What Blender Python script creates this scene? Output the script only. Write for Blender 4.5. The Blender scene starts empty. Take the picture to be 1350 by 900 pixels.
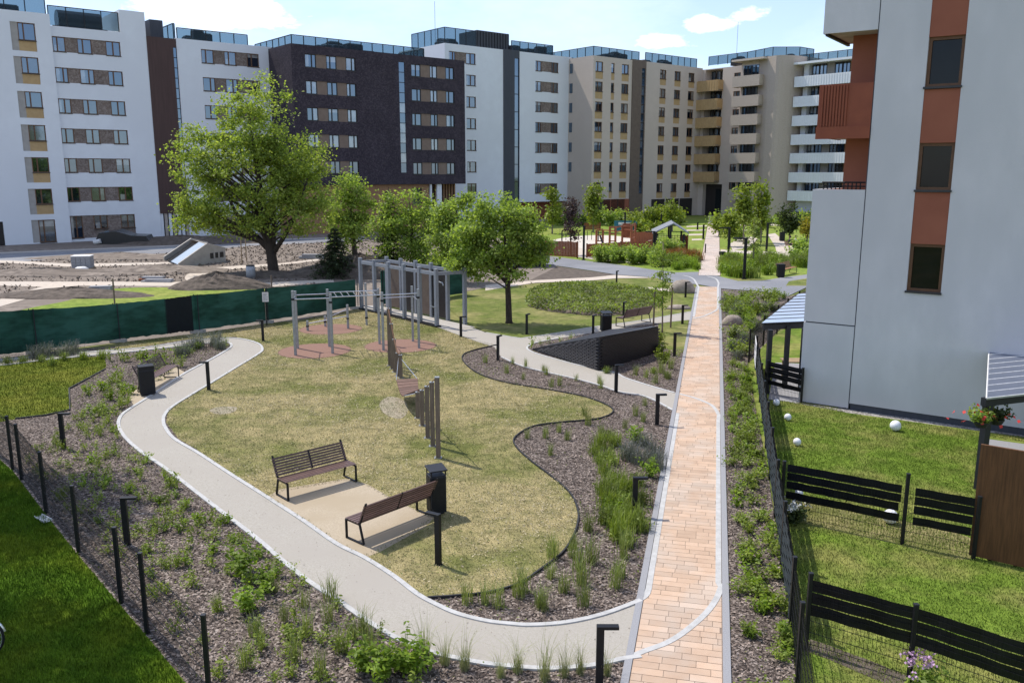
import bpy, math, random
import numpy as np
from mathutils import Vector, Matrix

# ------------------------------------------------------------------ camera maths
F = 1124.0; HY = 227.0; CH = 7.5
TH = math.atan((450 - HY) / F); CT, ST = math.cos(TH), math.sin(TH)
def den(py): return F * CT - (py - 450) * ST
def G(px, py, z=0.0):
    """where the ray through a traced picture point meets the level plane z"""
    t = (CH - z) / (CT * (py - HY))
    return ((px - 675) * t, den(py) * t)
def Rr(px, py, Y):
    d = den(py)
    return (Y * (px - 675) / d, Y, CH - Y * CT * (py - HY) / d)
def G3(px, py, z=0.0):
    x, y = G(px, py, z); return Vector((x, y, z))
def ztop(px, pyb, pyt):
    Y = G(px, pyb)[1]; return Rr(px, pyt, Y)[2]

rng = np.random.default_rng(7); random.seed(7)
SC = bpy.context.scene
COL = SC.collection
R = math.radians

# ------------------------------------------------------------------ materials
def new_mat(name):
    m = bpy.data.materials.new(name); m.use_nodes = True
    nt = m.node_tree; nt.nodes.clear()
    out = nt.nodes.new('ShaderNodeOutputMaterial')
    return m, nt, out
def N(nt, typ, **kw):
    n = nt.nodes.new(typ)
    for k, v in kw.items():
        if k in n.inputs.keys() if hasattr(n.inputs, 'keys') else False: n.inputs[k].default_value = v
        else: setattr(n, k, v)
    return n
def ramp(nt, stops):
    r = nt.nodes.new('ShaderNodeValToRGB'); e = r.color_ramp.elements
    while len(e) > 1: e.remove(e[-1])
    e[0].position = stops[0][0]; e[0].color = (*stops[0][1], 1)
    for p, c in stops[1:]:
        x = e.new(p); x.color = (*c, 1)
    return r
def noise(nt, vec, scale, detail=4, rough=0.6):
    n = nt.nodes.new('ShaderNodeTexNoise'); n.inputs['Scale'].default_value = scale
    n.inputs['Detail'].default_value = detail; n.inputs['Roughness'].default_value = rough
    if vec is not None: nt.links.new(vec, n.inputs['Vector'])
    return n
def mixc(nt, fac, a, b, blend='MIX'):
    m = nt.nodes.new('ShaderNodeMix'); m.data_type = 'RGBA'; m.blend_type = blend
    for sock, v in ((m.inputs[0], fac), (m.inputs[6], a), (m.inputs[7], b)):
        if isinstance(v, (int, float)): sock.default_value = v
        elif isinstance(v, tuple): sock.default_value = (*v, 1)
        else: nt.links.new(v, sock)
    return m.outputs[2]
def mathn(nt, op, a, b=None, c=None):
    m = nt.nodes.new('ShaderNodeMath'); m.operation = op
    for i, v in enumerate((a, b, c)):
        if v is None: continue
        if isinstance(v, (int, float)): m.inputs[i].default_value = v
        else: nt.links.new(v, m.inputs[i])
    return m.outputs[0]

def mat(name, c1, c2=None, scale=4.0, rough=0.8, bump=0.0, bscale=None, metallic=0.0, spec=0.3, big=None, bigscale=0.3, detail=5, coord='pos', island=0.0, lo=0.35, hi=0.65, stretch=None):
    """noise-varied Principled; 'big' is a second colour in large soft patches; island = brightness jitter per loose piece"""
    m, nt, out = new_mat(name)
    p = nt.nodes.new('ShaderNodeBsdfPrincipled')
    p.inputs['Roughness'].default_value = rough; p.inputs['Metallic'].default_value = metallic
    p.inputs['Specular IOR Level'].default_value = spec
    nt.links.new(p.outputs[0], out.inputs[0])
    geo = nt.nodes.new('ShaderNodeNewGeometry')
    if coord == 'pos': vec = geo.outputs['Position']
    else:
        tc = nt.nodes.new('ShaderNodeTexCoord'); vec = tc.outputs['Object']
    if stretch:
        mp = nt.nodes.new('ShaderNodeMapping'); mp.inputs['Scale'].default_value = stretch
        nt.links.new(vec, mp.inputs[0]); vec = mp.outputs[0]
    if c2 is None: c2 = tuple(x * 0.8 for x in c1)
    n = noise(nt, vec, scale, detail)
    r = ramp(nt, [(lo, c2), (hi, c1)]); nt.links.new(n.outputs[0], r.inputs[0])
    col = r.outputs[0]
    if big:
        nb = noise(nt, vec, bigscale, 3)
        rb = ramp(nt, [(0.42, (0, 0, 0)), (0.62, (1, 1, 1))]); nt.links.new(nb.outputs[0], rb.inputs[0])
        col = mixc(nt, rb.outputs[0], col, big)
    if island:
        mr = nt.nodes.new('ShaderNodeMapRange'); nt.links.new(geo.outputs['Random Per Island'], mr.inputs[0])
        mr.inputs[3].default_value = 1 - island; mr.inputs[4].default_value = 1 + island
        hs = nt.nodes.new('ShaderNodeHueSaturation'); nt.links.new(col, hs.inputs['Color']); nt.links.new(mr.outputs[0], hs.inputs['Value'])
        col = hs.outputs[0]
    nt.links.new(col, p.inputs['Base Color'])
    if bump:
        b = nt.nodes.new('ShaderNodeBump'); b.inputs['Strength'].default_value = bump; b.inputs['Distance'].default_value = 0.05
        nn = noise(nt, vec, bscale or scale * 3, 4); nt.links.new(nn.outputs[0], b.inputs['Height']); nt.links.new(b.outputs[0], p.inputs['Normal'])
    return m

def leaf_mat(name, c1, c2, trans=0.35, rough=0.5, patch=0.25):
    """leaves: colour per leaf, part of the light passes through"""
    m, nt, out = new_mat(name)
    geo = nt.nodes.new('ShaderNodeNewGeometry')
    r = ramp(nt, [(0.0, c2), (1.0, c1)]); nt.links.new(geo.outputs['Random Per Island'], r.inputs[0])
    nn = noise(nt, geo.outputs['Position'], 0.9, 3)
    rr = ramp(nt, [(0.35, tuple(x * (1 - patch) for x in (1, 1, 1))), (0.65, (1 + patch, 1 + patch, 1 + patch * .6))]); nt.links.new(nn.outputs[0], rr.inputs[0])
    col = mixc(nt, 1.0, r.outputs[0], rr.outputs[0], 'MULTIPLY')
    p = nt.nodes.new('ShaderNodeBsdfPrincipled'); p.inputs['Roughness'].default_value = rough; p.inputs['Specular IOR Level'].default_value = 0.25
    nt.links.new(col, p.inputs['Base Color'])
    t = nt.nodes.new('ShaderNodeBsdfTranslucent')
    tcol = mixc(nt, 1.0, col, (1.15, 1.2, 0.55), 'MULTIPLY'); nt.links.new(tcol, t.inputs['Color'])
    mx = nt.nodes.new('ShaderNodeMixShader'); mx.inputs[0].default_value = trans
    nt.links.new(p.outputs[0], mx.inputs[1]); nt.links.new(t.outputs[0], mx.inputs[2]); nt.links.new(mx.outputs[0], out.inputs[0])
    return m

def glass_mat(name, base, rough=0.03, spec=0.6):
    m, nt, out = new_mat(name)
    p = nt.nodes.new('ShaderNodeBsdfPrincipled'); p.inputs['Roughness'].default_value = rough
    p.inputs['Specular IOR Level'].default_value = spec; p.inputs['IOR'].default_value = 1.95 if spec > .9 else 1.5; p.inputs['Specular Tint'].default_value = (.62, .80, 1, 1) if spec > .9 else (1, 1, 1, 1)
    geo = nt.nodes.new('ShaderNodeNewGeometry')
    n = noise(nt, geo.outputs['Position'], 0.8, 2)
    r = ramp(nt, [(0.4, tuple(x * .6 for x in base)), (0.6, base)]); nt.links.new(n.outputs[0], r.inputs[0])
    nt.links.new(r.outputs[0], p.inputs['Base Color'])
    b = nt.nodes.new('ShaderNodeBump'); b.inputs['Strength'].default_value = 0.03; b.inputs['Distance'].default_value = 0.02
    n2 = noise(nt, geo.outputs['Position'], 1.5, 1); nt.links.new(n2.outputs[0], b.inputs['Height']); nt.links.new(b.outputs[0], p.inputs['Normal'])
    nt.links.new(p.outputs[0], out.inputs[0])
    return m
def clear_glass(name, tint, op=0.35):
    m, nt, out = new_mat(name)
    p = nt.nodes.new('ShaderNodeBsdfPrincipled'); p.inputs['Roughness'].default_value = 0.3; p.inputs['Base Color'].default_value = (*tint, 1)
    t = nt.nodes.new('ShaderNodeBsdfTransparent'); t.inputs[0].default_value = (0.50, 0.59, 0.63, 1)
    mx = nt.nodes.new('ShaderNodeMixShader'); mx.inputs[0].default_value = op
    nt.links.new(t.outputs[0], mx.inputs[1]); nt.links.new(p.outputs[0], mx.inputs[2]); nt.links.new(mx.outputs[0], out.inputs[0])
    return m

def voro_chip_mat(name, stops, scale, bump=0.6):
    m, nt, out = new_mat(name)
    p = nt.nodes.new('ShaderNodeBsdfPrincipled'); p.inputs['Roughness'].default_value = 0.9; p.inputs['Specular IOR Level'].default_value = 0.2
    geo = nt.nodes.new('ShaderNodeNewGeometry')
    wn = noise(nt, geo.outputs['Position'], scale * .35, 2)
    vec = mixc(nt, 0.12, geo.outputs['Position'], wn.outputs['Color'], 'ADD')
    v = nt.nodes.new('ShaderNodeTexVoronoi'); v.inputs['Scale'].default_value = scale; nt.links.new(vec, v.inputs['Vector'])
    sx = nt.nodes.new('ShaderNodeSeparateColor'); nt.links.new(v.outputs['Color'], sx.inputs[0])
    r = ramp(nt, stops); nt.links.new(sx.outputs[0], r.inputs[0])
    big = noise(nt, geo.outputs['Position'], 0.5, 4)
    rb = ramp(nt, [(0.35, (.84, .83, .83)), (0.65, (1.08, 1.07, 1.06))]); nt.links.new(big.outputs[0], rb.inputs[0])
    c = mixc(nt, 1.0, r.outputs[0], rb.outputs[0], 'MULTIPLY')
    nt.links.new(c, p.inputs['Base Color'])
    b = nt.nodes.new('ShaderNodeBump'); b.inputs['Strength'].default_value = bump; b.inputs['Distance'].default_value = 0.04
    nt.links.new(sx.outputs[1], b.inputs['Height']); nt.links.new(b.outputs[0], p.inputs['Normal'])
    nt.links.new(p.outputs[0], out.inputs[0])
    return m

def lawn_mat(name, a, b, c, patch=0.35, fine=30.0):
    """grass: colours a/b in fine tufts, c in larger dry or lush patches"""
    m, nt, out = new_mat(name)
    p = nt.nodes.new('ShaderNodeBsdfPrincipled'); p.inputs['Roughness'].default_value = 0.95; p.inputs['Specular IOR Level'].default_value = 0.1
    geo = nt.nodes.new('ShaderNodeNewGeometry'); pos = geo.outputs['Position']
    n1 = noise(nt, pos, fine, 5, .75); n2 = noise(nt, pos, patch, 5, .65); n3 = noise(nt, pos, 1.9, 7, .72)
    r1 = ramp(nt, [(0.38, b), (0.62, a)]); nt.links.new(n1.outputs[0], r1.inputs[0])
    r2 = ramp(nt, [(0.45, (0, 0, 0)), (0.62, (1, 1, 1))]); nt.links.new(n2.outputs[0], r2.inputs[0])
    r3 = ramp(nt, [(0.34, (.62, .66, .58)), (0.66, (1.28, 1.24, 1.2))]); nt.links.new(n3.outputs[0], r3.inputs[0])
    fac = mathn(nt, 'MULTIPLY', r2.outputs[0], 0.75)
    col = mixc(nt, fac, r1.outputs[0], c)
    col = mixc(nt, 1.0, col, r3.outputs[0], 'MULTIPLY')
    ri = nt.nodes.new('ShaderNodeMapRange'); nt.links.new(geo.outputs['Random Per Island'], ri.inputs[0]); ri.inputs[3].default_value = .6; ri.inputs[4].default_value = 1.5
    hs = nt.nodes.new('ShaderNodeHueSaturation'); nt.links.new(col, hs.inputs['Color']); nt.links.new(ri.outputs[0], hs.inputs['Value'])
    nt.links.new(hs.outputs[0], p.inputs['Base Color'])
    bb = nt.nodes.new('ShaderNodeBump'); bb.inputs['Strength'].default_value = 0.22; bb.inputs['Distance'].default_value = 0.04
    nt.links.new(n1.outputs[0], bb.inputs['Height']); nt.links.new(bb.outputs[0], p.inputs['Normal'])
    nt.links.new(p.outputs[0], out.inputs[0])
    return m

M = {}
M['mulch'] = voro_chip_mat('bark mulch', [(0, (.028, .021, .018)), (.4, (.085, .067, .056)), (.75, (.18, .145, .122)), (1, (.40, .34, .30))], 26)
M['chip'] = mat('bark chips', (.29, .23, .19), (.10, .075, .062), 3, .9, island=.75)
M['gravelpath'] = mat('compacted gravel', (.42, .39, .34), (.32, .295, .25), 40, .95, bump=.15, bscale=120, big=(.36, .33, .285), bigscale=.55, detail=9)
M['sandpad'] = mat('sandy gravel', (.46, .385, .28), (.36, .295, .21), 30, .95, bump=.15, bscale=100, big=(.38, .31, .215), bigscale=.6)
M['kerbwhite'] = mat('pale concrete kerb', (.50, .495, .48), (.40, .395, .38), 6, .85, bump=.05)
M['kerbgrey'] = mat('grey granite kerb', (.33, .33, .34), (.24, .24, .25), 60, .85)
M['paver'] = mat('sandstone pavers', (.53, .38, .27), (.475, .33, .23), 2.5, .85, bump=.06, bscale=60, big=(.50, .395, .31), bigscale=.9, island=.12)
M['paverglare'] = mat('pavers with painted glare', (.55, .455, .39), (.50, .405, .34), .5, .85, big=(.5, .43, .38), bigscale=.2, island=.1)  # same pavers as the near path, sun glare painted into the colour
M['paverjoint'] = mat('paver joints', (.25, .19, .15), None, 10, .95)
M['drylawn'] = lawn_mat('dry lawn', (.40, .33, .185), (.13, .118, .045), (.10, .122, .026), .30, 42)
M['drygrass'] = lawn_mat('dry grass blades', (.50, .43, .27), (.175, .155, .065), (.115, .14, .03), .30, 42)
M['lush'] = lawn_mat('lush lawn', (.075, .145, .008), (.045, .09, .006), (.12, .16, .010), .4, 35)
M['olive'] = lawn_mat('olive lawn', (.125, .155, .016), (.075, .10, .01), (.17, .175, .025), .4, 35)
M['olivegrass'] = lawn_mat('olive grass blades', (.14, .17, .018), (.085, .115, .012), (.19, .195, .028), .4, 35)
M['lushgrass'] = lawn_mat('lush grass blades', (.09, .17, .010), (.055, .11, .008), (.145, .19, .014), .4, 35)
M['garden'] = lawn_mat('garden lawn', (.15, .215, .03), (.085, .14, .02), (.235, .225, .075), .4, 35)
M['gardengrass'] = lawn_mat('garden grass blades', (.17, .24, .034), (.10, .16, .022), (.26, .25, .085), .4, 35)
M['parkgrass'] = lawn_mat('park grass', (.15, .175, .045), (.085, .11, .026), (.24, .215, .095), .3, 15)
M['fargrass'] = lawn_mat('sunny grass', (.20, .26, .05), (.13, .19, .035), (.24, .25, .07), .12, 3)
M['dirt'] = mat('bare soil', (.30, .25, .205), (.125, .10, .082), 1.6, .95, bump=.9, bscale=4, big=(.19, .155, .125), bigscale=.16, detail=10)
M['darksoil'] = mat('dark soil', (.15, .12, .095), (.075, .06, .048), 2.5, .95, bump=.8, bscale=6, detail=9)
M['palepath'] = mat('pale sand path', (.58, .50, .41), (.47, .40, .33), 3, .95, big=(.5, .44, .37), bigscale=.2)
M['asphalt'] = mat('grey asphalt', (.22, .225, .24), (.17, .175, .19), 8, .9, big=(.25, .25, .26), bigscale=.15)
M['sand'] = mat('play sand', (.62, .56, .48), (.52, .47, .4), 4, .95)
M['baresoil'] = mat('worn bare soil', (.40, .34, .255), (.25, .215, .15), 9, .95, big=(.3, .27, .18), bigscale=1.5)
M['clod'] = mat('soil clods', (.27, .225, .18), (.12, .095, .08), 2, .95, island=.45)
M['straw'] = mat('dry straw flecks', (.50, .43, .29), (.34, .29, .175), 3, .95, island=.35)
M['greenfleck'] = mat('green weed flecks', (.13, .15, .04), (.085, .11, .028), 3, .95, island=.35)
M['rubber'] = mat('red brown rubber', (.26, .15, .11), (.20, .115, .085), 40, .95)
M['edging'] = mat('black edging', (.03, .03, .032), None, 20, .7)
M['pebble'] = voro_chip_mat('pebble strip', [(0, (.12, .11, .1)), (.5, (.3, .28, .25)), (1, (.55, .52, .48))], 22)
M['white'] = mat('white render', (.74, .765, .79), (.70, .72, .745), .7, .9, bump=.02, bscale=60, big=(.69, .71, .735), bigscale=.1)
M['whitenear'] = mat('white grey render', (.63, .615, .625), (.565, .555, .565), 1.3, .9, bump=.18, bscale=70, big=(.54, .535, .545), bigscale=.35, stretch=(1, 1, .45), detail=9)
M['brownclad'] = mat('brown cladding', (.088, .052, .046), (.07, .042, .037), 1.2, .7, stretch=(6, 6, .3))
M['darkbrick'] = voro_chip_mat('dark brick', [(0, (.038, .032, .042)), (.6, (.053, .044, .056)), (1, (.075, .062, .073))], 7, .1)
M['brickpanel'] = voro_chip_mat('grey brown brick', [(0, (.16, .125, .105)), (.6, (.22, .18, .155)), (1, (.28, .235, .21))], 7, .1)
M['brickbeige'] = mat('beige clinker', (.50, .43, .36), (.40, .335, .28), 5, .9, bump=.6, bscale=9, stretch=(1, 1, 3.5), lo=.3, hi=.7)
M['beige'] = mat('beige render', (.58, .495, .42), (.54, .46, .39), .8, .9, big=(.53, .455, .385), bigscale=.1)
M['beigedark'] = mat('taupe panel', (.17, .13, .10), (.14, .105, .085), 2, .8)
M['greypanel'] = mat('grey panel', (.38, .36, .33), (.33, .31, .285), 2, .8)
M['taupe'] = mat('brown grey panel', (.22, .165, .13), (.19, .14, .11), 2, .8)
M['ochre'] = mat('ochre panel', (.48, .33, .165), (.42, .285, .14), 2, .8)
M['tan'] = mat('wood tone cladding', (.33, .19, .10), (.27, .15, .08), 2, .7, stretch=(5, 5, .3))
M['slate'] = mat('slate grey cladding', (.065, .07, .085), (.055, .06, .072), 2, .6, stretch=(5, 5, .4))
M['glassnear'] = glass_mat('near window glass', (.006, .008, .010), .03, .28)
M['glass'] = glass_mat('window glass', (.008, .013, .022), .03, 1.0)
M['glass2'] = glass_mat('window glass with blind', (.09, .088, .082), .05, .95)
M['glass3'] = glass_mat('window glass with curtain', (.34, .33, .31), .06, .95)
M['stripglass'] = glass_mat('stair glass', (.015, .04, .08), .03, 1.0)
M['frame'] = mat('brown window frame', (.15, .075, .038), None, 5, .5)
M['frameD'] = mat('dark window frame', (.035, .03, .028), None, 5, .5)
M['sill'] = mat('dark sill', (.05, .048, .05), None, 5, .4)
M['railglass'] = clear_glass('railing glass', (.10, .15, .19), .14)
M['darkmetal'] = mat('black painted steel', (.010, .0105, .012), (.006, .0065, .008), 12, .5, spec=.3)
M['anthracite'] = mat('anthracite steel', (.02, .022, .027), None, 12, .5, spec=.3)
M['roofdark'] = mat('bitumen roof', (.07, .075, .085), None, 1, .9)
M['gravelroof'] = mat('roof gravel', (.28, .28, .27), None, 6, .9)
M['galv'] = mat('galvanised steel', (.36, .375, .385), (.27, .285, .30), 9, .45, metallic=.35, spec=.5)
M['bluegrey'] = mat('blue grey painted timber', (.27, .285, .31), (.20, .215, .24), 4, .6, stretch=(6, 6, 1))
M['postwood'] = mat('grey brown timber', (.20, .155, .115), (.13, .10, .075), 5, .75, stretch=(6, 6, .6))
M['benchwood'] = mat('dark oiled wood', (.135, .078, .064), (.085, .048, .04), 6, .48, stretch=(1, 5, 5), coord='obj', spec=.45, island=.2)
M['benchorange'] = mat('orange oiled wood', (.36, .17, .075), None, 6, .6)
M['corten'] = mat('rusty red slats', (.30, .105, .05), (.2, .07, .035), 3, .85, stretch=(5, 5, .5))
M['rustred'] = mat('rust red render', (.30, .105, .062), (.265, .09, .053), 1.2, .8)
M['rustrail'] = mat('rust red sheet metal', (.26, .072, .034), (.22, .058, .028), 1.5, .5)
M['soffit'] = mat('beige soffit', (.44, .385, .33), None, 2, .9)
M['greenscreen'] = mat('green shade cloth', (.012, .066, .042), (.006, .038, .025), 3, .8, big=(.028, .105, .078), bigscale=.8, stretch=(.7, .7, 2))
M['blackscreen'] = mat('black shade cloth', (.008, .012, .014), None, 5, .85)
M['blacktape'] = mat('black plastic screening', (.008, .009, .012), (.004, .0045, .006), 3, .4, spec=.28)
M['slatbricklit'] = mat('slat brick with painted sky light', (.062, .062, .07), (.04, .04, .046), 8, .3, spec=.6)  # lighter copy of the black brick, sky reflection painted into the colour
M['darkbrickwall'] = mat('black glazed brick', (.020, .019, .022), (.012, .0115, .014), 8, .5, spec=.35)
M['sheenstrip'] = mat('black plastic with painted sheen', (.05, .06, .066), (.032, .04, .045), 2.5, .75, spec=.08)  # black glossy strips, their blue grey sheen put into the colour
M['screenwood'] = mat('dark brown timber', (.155, .068, .027), (.095, .042, .017), 4, .6, stretch=(7, 7, .5))
M['globe'] = mat('white opal plastic', (.82, .83, .86), (.78, .79, .82), 4, .35, spec=.5)
M['concrete'] = mat('pale concrete', (.43, .40, .36), (.35, .325, .29), 2, .9, bump=.05)
M['stone'] = mat('boulder stone', (.36, .31, .26), (.25, .21, .17), 3, .9, bump=.5)
M['rope'] = mat('brown rope', (.18, .10, .06), None, 20, .9)
M['steelrope'] = mat('shiny steel tube', (.62, .63, .65), None, 10, .25, metallic=.8)
M['deckwood'] = mat('weathered plank', (.19, .115, .085), (.13, .078, .058), 5, .75, stretch=(1, 6, 6), coord='obj', island=.2)
M['paper'] = mat('white sheet', (.75, .74, .72), None, 8, .7)
M['print'] = mat('grey print', (.22, .23, .26), None, 8, .8)
M['bluepanel'] = mat('teal panel', (.03, .17, .22), None, 2, .6)
M['plasticwrap'] = mat('black foil', (.012, .013, .016), None, 3, .25, spec=.6)
M['rooftile'] = mat('pale sheet metal roof', (.46, .55, .66), (.40, .49, .60), 1.2, .35, metallic=.25, spec=.5)
M['polyroof'] = mat('grey panel roof', (.115, .13, .175), (.10, .115, .155), 2, .3, spec=.5)
M['slateroof'] = mat('grey sheet roof', (.27, .285, .31), (.22, .235, .26), 1.5, .4, spec=.5)
M['bark'] = mat('dark tree bark', (.075, .058, .045), (.04, .031, .025), 6, .95, bump=.8, bscale=14, stretch=(3, 3, .7))
M['barkpale'] = mat('pale bark', (.25, .21, .16), (.16, .13, .10), 6, .95)
M['stake'] = mat('raw timber stake', (.36, .27, .17), None, 6, .85)
M['skin'] = mat('skin', (.50, .31, .23), None, 6, .6)
M['shirtpale'] = mat('pale cloth', (.6, .58, .56), None, 6, .9)
M['shirtdark'] = mat('dark cloth', (.04, .04, .055), None, 6, .9)
M['trousers'] = mat('grey trousers', (.32, .33, .36), None, 6, .9)
M['hair'] = mat('dark hair', (.03, .02, .015), None, 6, .7)
M['tyre'] = mat('black rubber tyre', (.012, .012, .013), None, 10, .7)
M['chrome'] = mat('bare aluminium', (.7, .71, .73), None, 10, .25, metallic=.8)
M['leafbig'] = leaf_mat('lime leaves', (.40, .46, .11), (.18, .26, .055), .55)
M['leafash'] = leaf_mat('ash leaves', (.36, .45, .11), (.17, .255, .055), .55)
M['leafround'] = leaf_mat('maple leaves', (.15, .195, .026), (.068, .115, .018), .38)
M['leaflime'] = leaf_mat('young leaves', (.27, .32, .045), (.15, .21, .035), .40)
M['leafdark'] = leaf_mat('dark leaves', (.075, .10, .03), (.035, .055, .018), .3)
M['leafpurple'] = leaf_mat('purple leaves', (.10, .06, .065), (.04, .028, .032), .3)
M['needle'] = leaf_mat('spruce needles', (.065, .088, .038), (.022, .036, .017), .2)
M['leafshrub'] = leaf_mat('bright shrub leaves', (.26, .36, .04), (.12, .20, .02), .42)
M['leafcover'] = leaf_mat('ground cover leaves', (.27, .33, .055), (.12, .175, .03), .4)
M['leafmix'] = leaf_mat('mixed bed leaves', (.26, .31, .085), (.11, .16, .035), .4, patch=.5)
M['leaftuft'] = leaf_mat('grass tuft blades', (.30, .33, .12), (.14, .19, .05), .35)
M['leaffeather'] = leaf_mat('feather grass blades', (.34, .34, .19), (.19, .22, .09), .3)
M['leaflav'] = leaf_mat('lavender stems', (.20, .20, .23), (.10, .125, .085), .25)
M['leaforange'] = leaf_mat('rusty orange leaves', (.34, .16, .04), (.19, .09, .03), .3)
M['leafyellow'] = leaf_mat('yellow leaves', (.45, .36, .05), (.24, .24, .04), .35)
M['petalred'] = mat('red petals', (.6, .05, .04), None, 10, .6)
M['petalwhite'] = mat('white petals', (.75, .74, .68), None, 10, .7)
M['petallilac'] = mat('lilac petals', (.48, .30, .46), None, 10, .7)

# ------------------------------------------------------------------ mesh builder
class MB:
    def __init__(s): s.v = []; s.f = []; s.m = []; s.mats = []
    def mi(s, m):
        if m not in s.mats: s.mats.append(m)
        return s.mats.index(m)
    def face(s, pts, m):
        i = len(s.v); s.v.extend([tuple(p) for p in pts]); s.f.append(tuple(range(i, i + len(pts)))); s.m.append(s.mi(m)); return s
    def box(s, c, d, m, rz=0.0, rx=0.0, ry=0.0):
        """centre, full size, turned"""
        mt = Matrix.Translation(Vector(c)) @ Matrix.Rotation(rz, 4, 'Z') @ Matrix.Rotation(ry, 4, 'Y') @ Matrix.Rotation(rx, 4, 'X')
        i = len(s.v)
        for z in (-.5, .5):
            for x, y in ((-.5, -.5), (.5, -.5), (.5, .5), (-.5, .5)):
                s.v.append(tuple(mt @ Vector((x * d[0], y * d[1], z * d[2]))))
        for q in ((3, 2, 1, 0), (4, 5, 6, 7), (0, 1, 5, 4), (1, 2, 6, 5), (2, 3, 7, 6), (3, 0, 4, 7)):
            s.f.append(tuple(i + k for k in q)); s.m.append(s.mi(m))
        return s
    def bb(s, x0, x1, y0, y1, z0, z1, m):
        return s.box(((x0 + x1) / 2, (y0 + y1) / 2, (z0 + z1) / 2), (abs(x1 - x0), abs(y1 - y0), abs(z1 - z0)), m)
    def tube(s, pts, rad, m, n=6, caps=True):
        pts = [Vector(p) for p in pts]
        rad = [float(x) for x in rad] if hasattr(rad, '__len__') else [float(rad)] * len(pts)
        i0 = len(s.v); up = None
        for k, p in enumerate(pts):
            d = (pts[min(k + 1, len(pts) - 1)] - pts[max(k - 1, 0)])
            d = d.normalized() if d.length > 1e-9 else Vector((0, 0, 1))
            if up is None: up = Vector((0, 0, 1)) if abs(d.z) < .9 else Vector((1, 0, 0))
            a = d.cross(up)
            if a.length < 1e-6: a = d.cross(Vector((0, 1, 0)))
            a.normalize(); b = d.cross(a); up = -b if False else up
            for j in range(n):
                t = 2 * math.pi * j / n
                s.v.append(tuple(p + rad[k] * (math.cos(t) * a + math.sin(t) * b)))
        for k in range(len(pts) - 1):
            for j in range(n):
                s.f.append((i0 + k * n + j, i0 + k * n + (j + 1) % n, i0 + (k + 1) * n + (j + 1) % n, i0 + (k + 1) * n + j)); s.m.append(s.mi(m))
        if caps:
            s.f.append(tuple(i0 + j for j in range(n))[::-1]); s.m.append(s.mi(m))
            e = i0 + (len(pts) - 1) * n
            s.f.append(tuple(e + j for j in range(n))); s.m.append(s.mi(m))
        return s
    def prism(s, poly, z0, z1, m, bottom=True):
        n = len(poly); i = len(s.v)
        s.v.extend([(p[0], p[1], z0) for p in poly]); s.v.extend([(p[0], p[1], z1) for p in poly])
        s.f.append(tuple(i + n + k for k in range(n))); s.m.append(s.mi(m))
        if bottom: s.f.append(tuple(i + k for k in range(n))[::-1]); s.m.append(s.mi(m))
        for k in range(n):
            s.f.append((i + k, i + (k + 1) % n, i + n + (k + 1) % n, i + n + k)); s.m.append(s.mi(m))
        return s
    def lathe(s, prof, m, n=16, c=(0, 0, 0)):
        i0 = len(s.v)
        for r, z in prof:
            for j in range(n):
                t = 2 * math.pi * j / n; s.v.append((c[0] + r * math.cos(t), c[1] + r * math.sin(t), c[2] + z))
        for k in range(len(prof) - 1):
            for j in range(n):
                s.f.append((i0 + k * n + j, i0 + k * n + (j + 1) % n, i0 + (k + 1) * n + (j + 1) % n, i0 + (k + 1) * n + j)); s.m.append(s.mi(m))
        return s
    def mesh(s, name, smooth=False):
        me = bpy.data.meshes.new(name); me.from_pydata(s.v, [], s.f)
        for m in s.mats: me.materials.append(m)
        me.polygons.foreach_set('material_index', s.m)
        if smooth: me.polygons.foreach_set('use_smooth', [True] * len(s.f))
        me.update(); return me
    def build(s, name, parent=None, smooth=False, loc=None, bevel=0.0):
        o = bpy.data.objects.new(name, s.mesh(name, smooth)); COL.objects.link(o)
        if parent: o.parent = parent
        if loc is not None: o.location = loc
        if bevel:
            b = o.modifiers.new('soft edges', 'BEVEL'); b.width = bevel; b.segments = 2; b.limit_method = 'ANGLE'
        return o

def tag(o, label=None, cat=None, group=None, kind=None):
    if label: o['label'] = label
    if cat: o['category'] = cat
    if group: o['group'] = group
    if kind: o['kind'] = kind
    return o
def thing(name, label, cat, loc=(0, 0, 0), rz=0.0, group=None):
    o = bpy.data.objects.new(name, None); o.empty_display_size = .2; COL.objects.link(o)
    o.location = loc; o.rotation_euler = (0, 0, rz)
    return tag(o, label, cat, group)
def copy_tree(src, loc=None, rz=None, label=None, scale=None, parent=None, group=None):
    c = src.copy(); COL.objects.link(c)
    if parent is not None: c.parent = parent
    if loc is not None: c.location = loc
    if rz is not None: c.rotation_euler = (0, 0, rz)
    if scale is not None: c.scale = (scale, scale, scale) if not hasattr(scale, '__len__') else scale
    if label: c['label'] = label
    if group: c['group'] = group
    for ch in KIDS(src): copy_tree(ch, parent=c)
    return c
def KIDS(o): return list(o.children)
def fast_mesh(name, V, nper, mats_):
    """many loose nper-gons from an (N*nper, 3) array"""
    me = bpy.data.meshes.new(name); n = len(V) // nper
    me.vertices.add(len(V)); me.vertices.foreach_set('co', np.asarray(V, dtype=np.float32).ravel())
    me.loops.add(len(V)); me.loops.foreach_set('vertex_index', np.arange(len(V), dtype=np.int32))
    me.polygons.add(n); me.polygons.foreach_set('loop_start', np.arange(0, len(V), nper, dtype=np.int32))
    try: me.polygons.foreach_set('loop_total', np.full(n, nper, dtype=np.int32))
    except Exception: pass
    me.materials.append(mats_); me.update(calc_edges=True); me.validate(); return me
def link_mesh(name, me, parent=None):
    o = bpy.data.objects.new(name, me); COL.objects.link(o)
    if parent: o.parent = parent
    return o

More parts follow.
